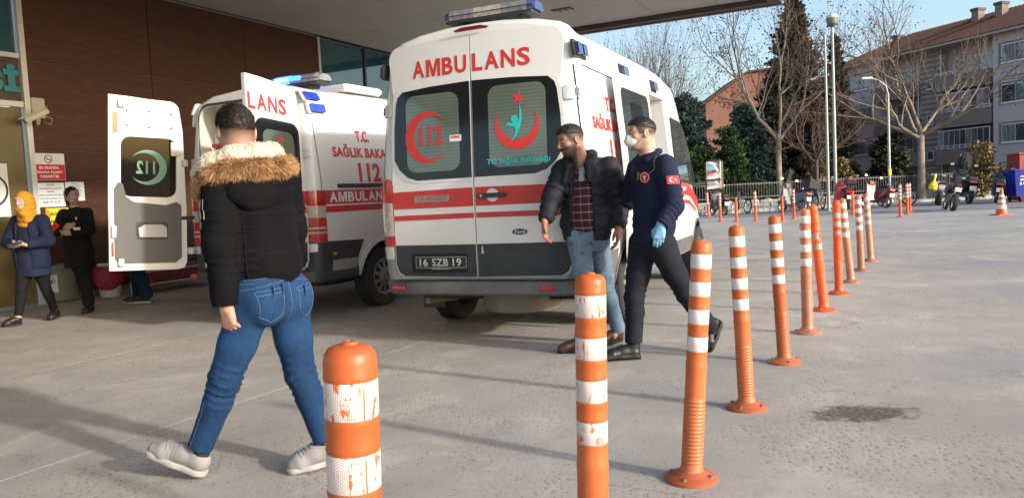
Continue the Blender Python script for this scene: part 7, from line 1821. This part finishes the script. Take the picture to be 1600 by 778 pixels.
# ================================================================== PERSON 2: patient in open puffer jacket
root = (.60, 6.10, 0); R3 = A_(*root)
pt = person('bearded man in open dark puffer jacket, plaid shirt and stained light jeans, looking down', root)
J = dict(head=(.500, 6.03, 1.655), neck=(.575, 6.09, 1.50), chest=(.61, 6.11, 1.31), waist=(.60, 6.11, 1.03), pelvis=(.60, 6.12, .90), shL=(.79, 6.04, 1.435), shR=(.445, 6.15, 1.445), elR=(.335, 6.03, 1.22), wrR=(.262, 5.90, 1.045), elL=(.865, 6.07, 1.18), wrL=(.835, 5.99, .965), hipL=(.685, 6.13, .88), hipR=(.535, 6.11, .88), knL=(.74, 6.20, .48), knR=(.565, 6.01, .495), anL=(.835, 6.24, .13), anR=(.515, 6.02, .105), toeL=(.70, 6.10, .02), toeR=(.36, 6.0, .03))
FT = frame((-.35, -.94, 0), (-.03, 0, 1)); FP = frame((-.70, -.71, 0), (0, 0, 1)); FH_ = frame((-.90, -.36, -.26), (-.30, -.05, 1)); L, f, u = FT.T
hr = hand_geo(J['wrR'], (-.10, -.18, -1), L, 1, curl=.45, spread=.6, thumb=.3, r=1.12, h=.0036); hl = hand_geo(J['wrL'], (-.03, -.08, -1), -L, -1, curl=.42, thumb=.4, r=1.12, h=.0036)
basic_body(pt, J, FH_, SKIN2, root, (*hl, (.82, .62, .58)), (*hr, (1.05, .95, .95)), stub=.92, fade=(-.03, .045), nose=1.03, size=1.04, neck_r=.062)
cap_hair(pt, A_(*J['head']) + FH_[:, 2] * .006, FH_, root, M_HAIRB, back=.03, tilt=.35, front=.066, n=5000, ln=.014, size=1.04, ftilt=.55)
# beard shell
hc = A_(*J['head']); P = lambda s_, ff, uu: hc + FH_ @ (np.array([s_, ff, uu]) * 1.04)
fd = Field(hc - .16, hc + .14, .004); fd.ell(P(0, .046, -.078), (.037, .040, .032), FH_, .02)
for s_ in (-1, 1): fd.cone(P(s_ * .058, .0, -.035), P(s_ * .030, .056, -.080), .013, .020, .02)
fd.cone(P(-.024, .088, -.042), P(.024, .088, -.042), .006, .006, .01); V, F_ = fd.mesh(); bd_ = np_mesh('beard', V, F_, M_HAIRB, pt, root=root, fn=lambda V_, n_: .002 * vn(V_, 90, 3)); hair_strands('beard_tips', V, vnorm(V, F_), M_HAIRB, bd_, root, 2500, .008, 4, down=.5, jit=.4, w=.0007)
def jt2(V):
    n = vn(V, 4.5, 19); n2 = vn(V, 16, 5); st = np.clip((vn(V, 13, 33) - .32) * 7, 0, 1) * np.clip((V[:, 2] - .35) / .3, 0, 1); T = np.ones((len(V), 3)) * (1.0 + .30 * n + .12 * n2)[:, None]
    return T * (1 - st[:, None] * np.array((.35, .5, .55)))
jn = trousers(J, root, pt, M_JEANL, FP, hip=.108, thigh=.092, knee=.072, calf=.066, ank=.058, waist_z=1.0, cut=-.035, h=.0075, wrinkle=.008, seed=12, name='jeans', butt=.095, tint=jt2)
def plaid():
    m, nt, b = _nodes('plaid_flannel'); v = coords(nt, 'attr:rest'); sx = N(nt, 'ShaderNodeSeparateXYZ'); nt.links.new(v, sx.inputs[0])
    def ln(c, per, w, ph=0.): return math_(nt, 'LESS_THAN', math_(nt, 'FRACT', math_(nt, 'ADD', math_(nt, 'MULTIPLY', c, 1 / per), ph)), w)
    c = (.070, .012, .020); dk = math_(nt, 'MAXIMUM', ln(sx.outputs[0], .062, .42), ln(sx.outputs[2], .062, .42))
    c = mixc(nt, math_(nt, 'MULTIPLY', dk, .6), c, (.018, .006, .014)); li = math_(nt, 'MAXIMUM', math_(nt, 'MULTIPLY', ln(sx.outputs[0], .062, .07, .3), .45), ln(sx.outputs[2], .062, .10, .3)); c = mixc(nt, math_(nt, 'MULTIPLY', li, .75), c, (.42, .32, .34))
    nt.links.new(c, b.inputs['Base Color']); b.inputs['Roughness'].default_value = .9; return m
M_PLAID = plaid(); ch, wa, pe = (A_(*J[k]) for k in ('chest', 'waist', 'pelvis'))
fd = Field(ch + A_(-.3, -.3, -.50), ch + A_(.3, .3, .20), .0075); fd.cone(ch + A_(0, 0, .04), wa, .118, .120, .04, wide=L, wk=1.3); fd.cone(wa, pe + A_(0, 0, -.01), .120, .112, .03, wide=L, wk=1.25); fd.ell(wa + f * .05 + A_(0, 0, .06), (.115, .09, .13), FT, .05)
fd.cone(A_(*J['shL']) * .75 + A_(*J['shR']) * .25, A_(*J['shR']) * .75 + A_(*J['shL']) * .25, .055, .055, .05); fd.clip(pe + A_(0, 0, -.015), (0, 0, -1)); fd.cone(ch + A_(0, 0, .24) + f * .06, ch + f * .15 + A_(0, 0, .10), .050, .010, .01, op='s')
V, F_ = fd.mesh(); np_mesh('plaid_shirt', V, F_, M_PLAID, pt, root=root, attrs=lambda V_: {'rest': np.c_[(V_ - ch) @ L, (V_ - ch) @ f, V_[:, 2]]}, fn=folds([(J['chest'], J['pelvis'], .006, .06, .6, .2)], noise=.006, seed=3))
fd = Field(ch + A_(-.14, -.2, 0), ch + A_(.14, .14, .22), .006); fd.cone(ch + A_(0, 0, .17) + f * .02, ch + A_(0, 0, .05) + f * .085, .055, .040, .02); V, F_ = fd.mesh(); np_mesh('undershirt', V, F_, cloth('greyish_undershirt', (.42, .40, .40)), pt, root=root)
# jacket, open at the front
fd = Field((.10, 5.70, .80), (1.08, 6.42, 1.62), .0075); qm = quilt(.075, .016, pw=.55)
fd.cone(ch + A_(0, 0, .06) - f * .01, wa - f * .01, .152, .150, .05, wide=L, wk=1.36, mod=qm); fd.cone(wa - f * .01, pe + A_(0, 0, .0), .148, .138, .04, wide=L, wk=1.34, mod=qm)
fd.cone(A_(*J['shL']) * .86 + A_(*J['shR']) * .14, A_(*J['shR']) * .86 + A_(*J['shL']) * .14, .078, .076, .06, mod=quilt(.08, .006)); fd.clip(pe + A_(0, 0, -.025), (0, 0, -1))
sl_ = fd.like(); sl_.cone(ch + A_(0, 0, .28) + f * .12 + L * .0, ch + A_(0, 0, .12) + f * .19 - L * .00, .055, .085, .02, wide=f, wk=1.3); sl_.cone(ch + A_(0, 0, .12) + f * .19, pe + f * .22 - A_(0, 0, .1), .085, .115, .02, wide=f, wk=1.5); fd.D = np.maximum(fd.D, -sl_.D)
sleeve(fd, J, 'L', (.098, .088, .060), mod=quilt(.075, .014, pw=.55)); sleeve(fd, J, 'R', (.094, .080, .056), mod=quilt(.075, .013, pw=.55))
nk = A_(*J['neck']); C_ = lambda s_, ff, zz: nk + L * s_ + f * ff + A_(0, 0, zz)
fd.path([C_(-.075, .10, -.04), C_(-.105, .03, .015), C_(-.085, -.05, .045), C_(0, -.085, .055), C_(.085, -.05, .045), C_(.105, .03, .015), C_(.085, .10, -.04)], [.026, .034, .036, .036, .036, .034, .026], .02); fd.path([C_(-.075, .105, -.04), C_(-.10, .14, -.16)], [.026, .024], .03); fd.path([C_(.08, .105, -.04), C_(.10, .14, -.16)], [.026, .024], .03)
V, F_ = fd.mesh(); sg = [(J['chest'], J['pelvis'], .006, .05, .5, .3), (J['shL'], J['elL'], .010, .05, .8, .16), (J['elL'], J['wrL'], .010, .045, .2, .15), (J['shR'], J['elR'], .010, .05, .8, .15), (J['elR'], J['wrR'], .010, .045, .2, .15)]
np_mesh('puffer_jacket', V, F_, M_PUFF, pt, root=root, fn=folds(sg, noise=.007, seed=14))
shoe(pt, root, (.570, 6.035, .002), (.315, 5.99, .002), J['anR'], M_SHOEBR, M_SOLEB, w=.044, style='low'); shoe(pt, root, (.875, 6.30, .030), (.640, 6.20, .002), J['anL'], M_SHOEBR, M_SOLEB, w=.044, style='low')

# ================================================================== PERSON 3: paramedic
root = (1.05, 5.66, 0)
em = person('paramedic in navy uniform with white face mask and light blue gloves', root)
J = dict(head=(.985, 5.66, 1.655), neck=(1.03, 5.665, 1.49), chest=(1.055, 5.665, 1.28), waist=(1.055, 5.665, 1.0), pelvis=(1.035, 5.67, .85), shL=(1.125, 5.50, 1.415), shR=(.975, 5.83, 1.41), elL=(1.165, 5.455, 1.125), wrL=(1.055, 5.40, .995), elR=(.93, 6.02, 1.17), wrR=(.93, 6.22, 1.10), hipL=(1.085, 5.59, .83), hipR=(.985, 5.74, .83), knL=(1.262, 5.62, .475), knR=(.895, 5.70, .45), anL=(1.480, 5.76, .165), anR=(.872, 5.68, .105), toeL=(1.41, 5.70, .02), toeR=(.66, 5.64, .01))
FT = frame((-.86, -.51, 0), (-.02, 0, 1)); FP = frame((-.90, -.43, 0), (0, 0, 1)); FH_ = frame((-.975, -.16, -.06), (-.05, 0, 1)); L, f, u = FT.T
basic_body(em, J, FH_, SKIN3, root, stub=.12, fade=(-.035, .045), neck_r=.057)
hc = A_(*J['head']); cap_hair(em, hc, FH_, root, M_HAIRK, back=.034, tilt=.30, front=.068, n=4500, ln=.010, ftilt=.5, thick=.001)
hl = hand_geo(J['wrL'], (-.22, -.10, -1), (.25, .95, 0), -1, curl=.55, thumb=.5, r=1.16, h=.0036); np_mesh('glove', hl[0], hl[1], M_GLOVE, em, root=root, fn=lambda V_, n_: .0015 * vn(V_, 80, 2))
hr = hand_geo(J['wrR'], (-.35, .0, -.9), (-.2, .9, 0), 1, curl=.5, thumb=.5, r=1.1, h=.004); np_mesh('glove', hr[0], hr[1], M_GLOVE, em, root=root)
P = lambda s_, ff, uu: hc + FH_ @ np.array([s_, ff, uu])
fd = Field(hc - .15, hc + .13, .004); fd.ell(P(0, .060, -.040), (.054, .058, .052), FH_, .01); fd.cone(P(0, .10, -.012), P(0, .108, -.045), .020, .024, .03); fd.clip(P(0, .046, 0), -FH_[:, 1]); fd.clip(P(0, .1, .004), FH_[:, 2] - FH_[:, 1] * .10); fd.clip(P(0, .08, -.100), -FH_[:, 2] - FH_[:, 1] * .35)
V, F_ = fd.mesh(); mk = np_mesh('face_mask', V, F_, M_MASK, em, root=root, fn=lambda V_, n_: .0005 * np.sin(((V_ - hc) @ FH_[:, 2]) * 2 * np.pi / .018) + .001 * vn(V_, 50, 2))
for s_ in (-1, 1):
    for zz in (-.012, -.078): MB().tube([tuple(P(s_ * .054, .050, zz) - A_(*root)), tuple(P(s_ * .072, .02, zz * .6) - A_(*root)), tuple(P(s_ * .083, -.014, .006 if zz > -.05 else -.022) - A_(*root))], .0022, 5).build('ear_loop', M_MASK, mk)
trousers(J, root, em, M_NAVYT, FP, hip=.112, thigh=.100, knee=.076, calf=.070, ank=.064, waist_z=.98, cut=.012, h=.0075, wrinkle=.009, seed=22, butt=.098)
ch, wa, pe = (A_(*J[k]) for k in ('chest', 'waist', 'pelvis'))
fd = Field((.70, 5.28, .78), (1.36, 6.04, 1.58), .0075); fd.cone(ch + A_(0, 0, .05), wa, .138, .132, .05, wide=L, wk=1.28); fd.cone(wa, pe + A_(0, 0, .01), .134, .132, .04, wide=L, wk=1.26); fd.cone(A_(*J['shL']) * .86 + A_(*J['shR']) * .14, A_(*J['shR']) * .86 + A_(*J['shL']) * .14, .070, .070, .06)
fd.cone(ch + A_(0, 0, .10), A_(*J['neck']) + A_(0, 0, -.035), .115, .078, .05, wide=L, wk=1.15); fd.clip(pe + A_(0, 0, .010), (0, 0, -1)); nk = A_(*J['neck'])
sleeve(fd, J, 'L', (.082, .074, .056)); sleeve(fd, J, 'R', (.080, .070, .054))
fd.path([nk + L * .070 + f * .075 + A_(0, 0, -.03), nk + L * .085 + A_(0, 0, .015), nk + L * .05 - f * .065 + A_(0, 0, .035), nk - L * .05 - f * .065 + A_(0, 0, .035), nk - L * .085 + A_(0, 0, .015), nk - L * .070 + f * .075 + A_(0, 0, -.03)], [.018, .022, .023, .023, .022, .018], .015)
fd.cone(nk + f * .10 + A_(0, 0, .03), nk + f * .13 + A_(0, 0, -.10), .045, .012, .01, op='s')
V, F_ = fd.mesh(); sg = [(J['chest'], J['pelvis'], .005, .06, .75, .2), (J['shL'], J['elL'], .009, .05, .85, .13), (J['elL'], J['wrL'], .009, .035, .3, .12), (J['shR'], J['elR'], .006, .05, .8, .1)]
uj = np_mesh('uniform_jacket', V, F_, M_NAVYU, em, root=root, fn=folds(sg, noise=.006, seed=24)); R3 = A_(*root)
M_MUSTZ = mat('ochre_piping', (.42, .24, .03), .6)
tp = lambda s_, ff, zz: Vector(tuple(ch + L * s_ + f * ff + A_(0, 0, zz - ch[2]) - R3))
stitch('front_zip', [tp(0, .3, 1.435), tp(.0, .3, 1.38), tp(-.0, .3, 1.31)], uj, M_MUSTZ, uj, .0032, .001); stitch('front_zip', [tp(.03, .3, 1.43), tp(.012, .3, 1.38), tp(0, .3, 1.31)], uj, M_MUSTZ, uj, .0028, .001)
stitch('shoulder_piping', [tp(.11, .05, 1.49), tp(.135, .16, 1.44), tp(.15, .22, 1.36)], uj, M_MUSTZ, uj, .0028, .001)
def badge(name, obj, p, n_, r, m, w=None):
    bm = bmesh.new(); bm.from_mesh(obj.data); bv = BVHTree.FromBMesh(bm); c, nn, _, _ = bv.find_nearest(Vector(p)); bm.free(); z = Vector((0, 0, 1)); x = z.cross(nn).normalized(); y = nn.cross(x)
    sf = lambda a, b, d: c + x * a + y * b + nn * (d + .003) - nn * ((a * a + b * b) * 2.2)
    return sf
sf = badge('b', uj, tp(.115, .25, 1.335), None, .04, None); bg1 = patch('round_badge', circ((0, 0), .042, 24), sf, 0, mat('crimson_badge', (.42, .012, .03), .6), uj, grid=.02, thick=.002)
patch('badge_ring', crescent((0, 0), .034, .031, .0001, 0, 28), sf, .0026, M_WHITEP, bg1, grid=0, thick=.0005)
patch('badge_figure', [(-.004, -.02), (.004, -.02), (.006, .0), (.016, .012), (.004, .008), (0, .018), (-.004, .008), (-.016, .012), (-.006, 0)], sf, .0026, M_WHITEP, bg1, grid=0, thick=.0005)
ap_ = lerp(J['shL'], J['elL'], .28) - R3 + A_(.03, -.2, 0); sf = badge('b', uj, ap_, None, .04, None); fl2 = patch('flag_patch', [(-.045, -.030), (.045, -.030), (.045, .030), (-.045, .030)], sf, .001, mat('flag_red', (.55, .012, .02), .6), uj, grid=.02, thick=.002)
patch('crescent_emblem', crescent((-.010, 0), .018, .0145, .005, 0, 20), sf, .0036, M_WHITEP, fl2, grid=0, thick=.0005); patch('star_emblem', star((.016, 0), .009, .4, 5, 0), sf, .0036, M_WHITEP, fl2, grid=0, thick=.0005)
shoe(em, root, (.905, 5.625, .002), (.620, 5.60, .002), J['anR'], M_SHOEB, M_SOLEB, w=.054, style='boot'); shoe(em, root, (1.560, 5.80, .215), (1.445, 5.72, .0), J['anL'], M_SHOEB, M_SOLEB, w=.052, style='boot')
for s_ in 'LR': MB().tube([tuple(A_(*J['an' + s_]) - R3 + A_(0, 0, -.02)), tuple(lerp(J['an' + s_], J['kn' + s_], .2) - R3)], .050, 12).build('boot_shaft', M_SHOEB, em)

# ================================================================== PERSON 4: woman in mustard headscarf
root = (-5.87, 9.38, 0)
w1 = person('smiling woman in mustard headscarf and navy uniform holding a phone', root)
J = dict(head=(-5.865, 9.31, 1.475), neck=(-5.85, 9.36, 1.325), chest=(-5.86, 9.38, 1.13), waist=(-5.87, 9.38, .90), pelvis=(-5.87, 9.39, .76), shL=(-5.68, 9.36, 1.24), shR=(-6.03, 9.42, 1.245), elL=(-5.60, 9.30, 1.00), wrL=(-5.765, 9.14, .965), elR=(-6.11, 9.32, 1.00), wrR=(-5.93, 9.15, .955), hipL=(-5.79, 9.39, .74), hipR=(-5.95, 9.40, .74), knL=(-5.80, 9.48, .42), knR=(-5.97, 9.28, .42), anL=(-5.80, 9.63, .10), anR=(-6.00, 9.22, .09), toeL=(-5.80, 9.45, .03), toeR=(-6.1, 9.1, .02))
FT = frame((-.15, -.99, 0), (0, 0, 1)); FP = frame((-.2, -.98, 0), (0, 0, 1)); FH_ = frame((-.12, -.99, -.05), (-.05, 0, 1)); L, f, u = FT.T
hl = hand_geo(J['wrL'], (-.85, -.35, .05), (0, .3, 1), -1, L=.165, curl=.45, thumb=.8, h=.0038); hr = hand_geo(J['wrR'], (.85, -.35, .02), (0, .2, 1), 1, L=.165, curl=.55, thumb=.8, h=.0038)
basic_body(w1, J, FH_, SKIN4, root, hl, hr, neck_r=.048, size=.96, lips=(1.15, 1.1, 1.05), head_h=.004); hc = A_(*J['head']); P = lambda s_, ff, uu: hc + FH_ @ (np.array([s_, ff, uu]) * .96)
fd = Field(hc + A_(-.26, -.28, -.36), hc + A_(.26, .26, .18), .006); fd.ell(P(0, -.022, .024), (.098, .118, .112), FH_, .02); fd.ell(P(0, -.03, -.06), (.100, .110, .085), FH_, .04); fd.cone(P(0, -.01, -.10), A_(*J['neck']) + A_(0, .0, -.10), .090, .115, .05, wide=L, wk=1.15)
fd.cone(P(.03, .08, -.12), P(.05, .06, -.23), .042, .018, .04); fd.ell(P(0, .11, -.012), (.066, .095, .086), FH_, .012, 's')
V, F_ = fd.mesh(); np_mesh('headscarf', V, F_, M_MUST, w1, root=root, fn=lambda V_, n_: .006 * vn(V_ * A_(1, 1, .5), 24, 3) + .004 * np.sin(V_[:, 2] * 95 + 4 * vn(V_, 6, 2)) * (V_[:, 2] < hc[2] - .02))
trousers(J, root, w1, M_BLKC, FP, hip=.115, thigh=.092, knee=.062, calf=.058, ank=.042, waist_z=.86, cut=.02, h=.010, wrinkle=.004, seed=32, butt=.10, name='leggings')
ch, wa, pe = (A_(*J[k]) for k in ('chest', 'waist', 'pelvis'))
fd = Field((-6.25, 9.05, .45), (-5.5, 9.75, 1.36), .010); fd.cone(ch, wa, .125, .135, .05, wide=L, wk=1.3); fd.cone(wa, pe, .138, .145, .05, wide=L, wk=1.32); fd.cone(pe, pe + A_(0, 0, -.24), .148, .155, .05, wide=L, wk=1.3); fd.clip((0, 0, .575), (0, 0, -1)); fd.cone(A_(*J['shL']), A_(*J['shR']), .05, .05, .05)
V, F_ = fd.mesh(); np_mesh('smock', V, F_, M_NAVYS, w1, root=root, fn=lambda V_, n_: .008 * vn(V_ * A_(1, 1, .35), 11, 3))
fd = Field((-6.30, 8.98, .60), (-5.42, 9.72, 1.36), .009); fd.cone(ch + A_(0, 0, .03), wa, .148, .150, .05, wide=L, wk=1.34); fd.cone(wa, pe + A_(0, 0, -.05), .155, .162, .05, wide=L, wk=1.34); fd.cone(A_(*J['shL']) * .9 + A_(*J['shR']) * .1, A_(*J['shR']) * .9 + A_(*J['shL']) * .1, .072, .072, .06)
fd.clip((0, 0, .665), (0, 0, -1)); q = fd.like(); q.cone(ch + A_(0, 0, .12) + f * .21, pe + f * .26 - A_(0, 0, .2), .10, .135, .02, wide=f, wk=1.5); fd.D = np.maximum(fd.D, -q.D); sleeve(fd, J, 'L', (.080, .075, .052)); sleeve(fd, J, 'R', (.080, .075, .052))
V, F_ = fd.mesh(); np_mesh('navy_jacket', V, F_, M_NAVYU, w1, root=root, fn=folds([(J['shL'], J['elL'], .008, .05, .8, .12), (J['shR'], J['elR'], .008, .05, .8, .12)], noise=.007, seed=34))
ph = MB(); ph.M = Matrix.Translation((-5.85 + 5.87, 9.055 - 9.38, .985)) @ Matrix.Rotation(R(35), 4, 'X') @ Matrix.Rotation(R(-50), 4, 'Z'); ph.box((0, 0, 0), (.075, .15, .009), b=.003)
pho = ph.build('phone', mat('phone_dark_glass', (.05, .055, .06), .12, coat=1), None); pho.location = root; tag(pho, 'phone held in both hands by the woman in the mustard headscarf', 'phone')
for a, b, an in (((-5.985, 9.25, .002), (-6.115, 9.075, .002), 'anR'), ((-5.80, 9.70, .02), (-5.79, 9.475, .002), 'anL')): shoe(w1, root, a, b, J[an], M_SHOEB, M_SOLEB, w=.045)
for s_ in 'LR': MB().tube([tuple(A_(*J['an' + s_]) - A_(*root) + A_(0, 0, -.04)), tuple(lerp(J['an' + s_], J['kn' + s_], .12) - A_(*root))], .036, 10).build('sock', M_PAPER, w1)

# ================================================================== PERSON 5: woman in black
root = (-5.76, 10.2, 0)
w2 = person('dark haired woman in black coat with folded arms beside the notices', root)
J = dict(head=(-5.735, 10.13, 1.545), neck=(-5.74, 10.18, 1.39), chest=(-5.755, 10.2, 1.19), waist=(-5.76, 10.2, .96), pelvis=(-5.76, 10.2, .82), shL=(-5.575, 10.17, 1.315), shR=(-5.925, 10.23, 1.315), elL=(-5.50, 10.06, 1.09), wrL=(-5.70, 9.96, 1.06), elR=(-5.97, 10.10, 1.09), wrR=(-5.78, 9.98, 1.13), hipL=(-5.68, 10.2, .80), hipR=(-5.83, 10.21, .80), knL=(-5.66, 10.14, .45), knR=(-5.76, 10.24, .45), anL=(-5.655, 10.14, .10), anR=(-5.74, 10.34, .10), toeL=(-5.6, 9.98, .03), toeR=(-5.70, 10.10, .03))
FT = frame((.05, -1, 0), (0, 0, 1)); FP = FT; FH_ = frame((.74, -.66, -.08), (0, 0, 1)); L, f, u = FT.T
hl = hand_geo(J['wrL'], (-.95, -.1, .15), (0, .9, .1), -1, L=.165, curl=.3, thumb=.5, h=.0042); hr = hand_geo(J['wrR'], (.90, -.3, .25), (0, .9, .1), 1, L=.165, curl=.3, thumb=.5, h=.0042)
basic_body(w2, J, FH_, SKIN3, root, hl, hr, neck_r=.046, size=.95, head_h=.004, lips=(.8, .45, .45)); hc = A_(*J['head']); P = lambda s_, ff, uu: hc + FH_ @ (np.array([s_, ff, uu]) * .95)
fd = Field(hc - .2, hc + .16, .0045); fd.ell(P(0, -.018, .032), (.082, .104, .090), FH_, .01); fd.ell(P(0, -.05, -.045), (.072, .062, .085), FH_, .03); fd.ell(P(0, .11, -.030), (.058, .090, .098), FH_, .008, 's'); V, F_ = fd.mesh(); o = np_mesh('hair', V, F_, M_HAIRK, w2, root=root, fn=lambda V_, n_: .002 * vn(V_ * A_(1, 1, .3), 70, 3)); hair_strands('hair_tips', V, vnorm(V, F_) * .4 - FH_[:, 1] * .8, M_HAIRK, o, root, 3000, .02, 3, down=.5, jit=.15, w=.0008)
fd = Field(hc - .3, hc + .2, .006); fd.path([P(0, -.10, .02), P(.01, -.135, -.06), P(.0, -.12, -.20)], [.035, .030, .014], .02); V, F_ = fd.mesh(); np_mesh('ponytail', V, F_, M_HAIRK, w2, root=root)
trousers(J, root, w2, M_BLKC, FP, hip=.105, thigh=.090, knee=.072, calf=.070, ank=.066, waist_z=.92, cut=.0, h=.010, wrinkle=.004, seed=42, butt=.09)
ch, wa, pe = (A_(*J[k]) for k in ('chest', 'waist', 'pelvis'))
fd = Field((-6.15, 9.85, .50), (-5.35, 10.52, 1.46), .009); fd.cone(ch + A_(0, 0, .03), wa, .125, .122, .05, wide=L, wk=1.32); fd.cone(wa, pe, .125, .132, .05, wide=L, wk=1.32); fd.cone(pe, pe + A_(0, .02, -.22), .135, .145, .05, wide=L, wk=1.35); fd.cone(A_(*J['shL']) * .9 + A_(*J['shR']) * .1, A_(*J['shR']) * .9 + A_(*J['shL']) * .1, .062, .062, .06); fd.cone(ch + A_(0, 0, .1), A_(*J['neck']) + A_(0, 0, -.03), .10, .066, .05)
fd.clip((0, 0, .60), (0, 0, -1)); sleeve(fd, J, 'L', (.070, .066, .046)); sleeve(fd, J, 'R', (.070, .066, .046)); fd.cone(A_(*J['neck']) + f * .10 + A_(0, 0, .03), A_(*J['neck']) + f * .13 + A_(0, 0, -.10), .05, .015, .01, op='s')
V, F_ = fd.mesh(); np_mesh('black_coat', V, F_, M_BLKC, w2, root=root, fn=folds([(J['shL'], J['elL'], .008, .05, .8, .12), (J['shR'], J['elR'], .008, .05, .8, .12)], noise=.007, seed=44))
rp_ = MB(); rp_.box((0, 0, 0), (.075, .012, .11), b=.004); o = rp_.build('red_phone', mat('red_phone_case', (.55, .03, .02), .35), None); o.location = (-5.885, 9.93, 1.155); o.rotation_euler = (R(10), R(50), R(15)); tag(o, 'red phone held by the woman in black', 'phone')
MB().box((-5.61 + 5.76, 9.985 - 10.2 - .035, 1.115), (.09, .006, .035)).build('sleeve_print', M_PAPER, w2); MB().box((-5.66 + 5.76, 10.2 - 10.2 - .155, 1.25), (.02, .006, .03)).build('name_tag', M_PAPER, w2)
shoe(w2, root, (-5.66, 10.20, .002), (-5.62, 9.95, .002), J['anL'], M_SHOEB, M_SOLEB, w=.045); shoe(w2, root, (-5.75, 10.40, .01), (-5.69, 10.16, .002), J['anR'], M_SHOEB, M_SOLEB, w=.045)

# ================================================================== PERSON 6: man behind the open ambulance door
root = (-5.38, 10.88, 0)
m6 = person('man behind the open ambulance door, only dark jeans and striped black sneakers showing', root)
J = dict(head=(-5.50, 10.90, 1.60), neck=(-5.45, 10.92, 1.45), chest=(-5.42, 10.93, 1.25), waist=(-5.38, 10.93, 1.0), pelvis=(-5.36, 10.93, .86), shL=(-5.44, 10.75, 1.37), shR=(-5.40, 11.12, 1.37), elL=(-5.42, 10.72, 1.1), wrL=(-5.52, 10.72, .92), elR=(-5.38, 11.15, 1.1), wrR=(-5.45, 11.15, .9), hipL=(-5.36, 10.84, .84), hipR=(-5.36, 11.02, .84), knL=(-5.31, 10.86, .45), knR=(-5.44, 11.02, .45), anL=(-5.20, 10.84, .10), anR=(-5.40, 11.02, .10), toeL=(-5.4, 10.8, .02), toeR=(-5.6, 11.0, .02))
FT = frame((-.98, -.1, 0), (0, 0, 1)); FH_ = frame((-.97, -.1, -.1), (0, 0, 1)); L, f, u = FT.T
hl = hand_geo(J['wrL'], (-.4, 0, -.9), -L, -1, h=.005); hr = hand_geo(J['wrR'], (-.3, 0, -.9), L, 1, h=.005)
basic_body(m6, J, FH_, SKIN3, root, hl, hr, stub=.5, head_h=.005); cap_hair(m6, A_(*J['head']), FH_, root, M_HAIRK, n=0)
trousers(J, root, m6, denim_mat('dark_denim', (.006, .014, .035), (.014, .030, .065)), FT, hip=.11, thigh=.095, knee=.085, calf=.085, ank=.080, waist_z=.98, cut=-.03, h=.010, wrinkle=.007, seed=52, name='jeans')
ch, wa, pe = (A_(*J[k]) for k in ('chest', 'waist', 'pelvis')); fd = Field((-5.75, 10.55, .78), (-5.15, 11.32, 1.52), .010); fd.cone(ch + A_(0, 0, .05), wa, .13, .13, .05, wide=L, wk=1.3); fd.cone(wa, pe, .13, .13, .05, wide=L, wk=1.3); fd.cone(A_(*J['shL']), A_(*J['shR']), .065, .065, .06); fd.clip(pe, (0, 0, -1)); sleeve(fd, J, 'L', (.075, .068, .05)); sleeve(fd, J, 'R', (.075, .068, .05)); V, F_ = fd.mesh(); np_mesh('jacket', V, F_, M_BLACKJ, m6, root=root, fn=lambda V_, n_: .008 * vn(V_, 12, 3))
for a, b, an, y in (((-5.165, 10.825, .002), (-5.455, 10.80, .002), 'anL', 10.825), ((-5.36, 11.03, .002), (-5.64, 10.99, .002), 'anR', 11.03)):
    so = shoe(m6, root, a, b, J[an], M_SHOEB, M_SOLEW, w=.048)
    for k in range(3): x0 = a[0] - .10 - .035 * k; stitch('stripe', [Vector((x0 + .02, -.06 + y - 10.88, .035)) , Vector((x0 - .015, -.06 + y - 10.88, .085))], so, M_PAPER, so, .005, .001, sub=4)

# ================================================================== PERSON 7: figure on the balcony, far away
root = (33.9, 66.4, 2.2)
m7 = person('tiny dark dressed person standing on the first balcony of the apartment building', root)
J = dict(head=(0, 0, 1.60), neck=(0, 0, 1.45), chest=(0, 0, 1.25), waist=(0, 0, 1.0), pelvis=(0, 0, .86), shL=(.19, 0, 1.37), shR=(-.19, 0, 1.37), elL=(.26, -.1, 1.12), wrL=(.12, -.3, 1.05), elR=(-.26, -.1, 1.12), wrR=(-.12, -.3, 1.05), hipL=(.09, 0, .84), hipR=(-.09, 0, .84), knL=(.1, 0, .45), knR=(-.1, 0, .45), anL=(.1, 0, .06), anR=(-.1, 0, .06), toeL=(.1, -.15, .03), toeR=(-.1, -.15, .03))
hv, hf, hq = head_geo(J['head'], frame((0, -1, 0), (0, 0, 1)), neck=(0, 0, 1.42), h=.008); bv, bf = body_core(J, 1.15, h=.02); V, F_, T = join_geo([(hv, hf, face_tint(hq)), (bv, bf, np.ones((len(bv), 3)))]); np_mesh('body', V, F_, SKIN3, m7, attrs=lambda V_: {'tint': T})
fd = Field((-.4, -.4, .5), (.4, .25, 1.5), .016); fd.cone((0, 0, 1.3), (0, 0, .9), .13, .14, .05, wide=(1, 0, 0), wk=1.3); fd.cone((.19, 0, 1.37), (-.19, 0, 1.37), .06, .06, .05); FT = frame((0, -1, 0), (0, 0, 1)); sleeve(fd, J, 'L', (.07, .065, .05)); sleeve(fd, J, 'R', (.07, .065, .05)); V, F_ = fd.mesh(); np_mesh('coat', V, F_, M_BLKC, m7)
fd = Field((-.12, -.12, 1.5), (.12, .14, 1.76), .008); fd.ell((0, .02, 1.635), (.085, .10, .09)); fd.clip((0, -.05, 0), (0, -1, 0)); V, F_ = fd.mesh(); np_mesh('hair', V, F_, M_HAIRK, m7)
trousers(J, (0, 0, 0), m7, M_BLKC, FT, h=.018, name='trousers')
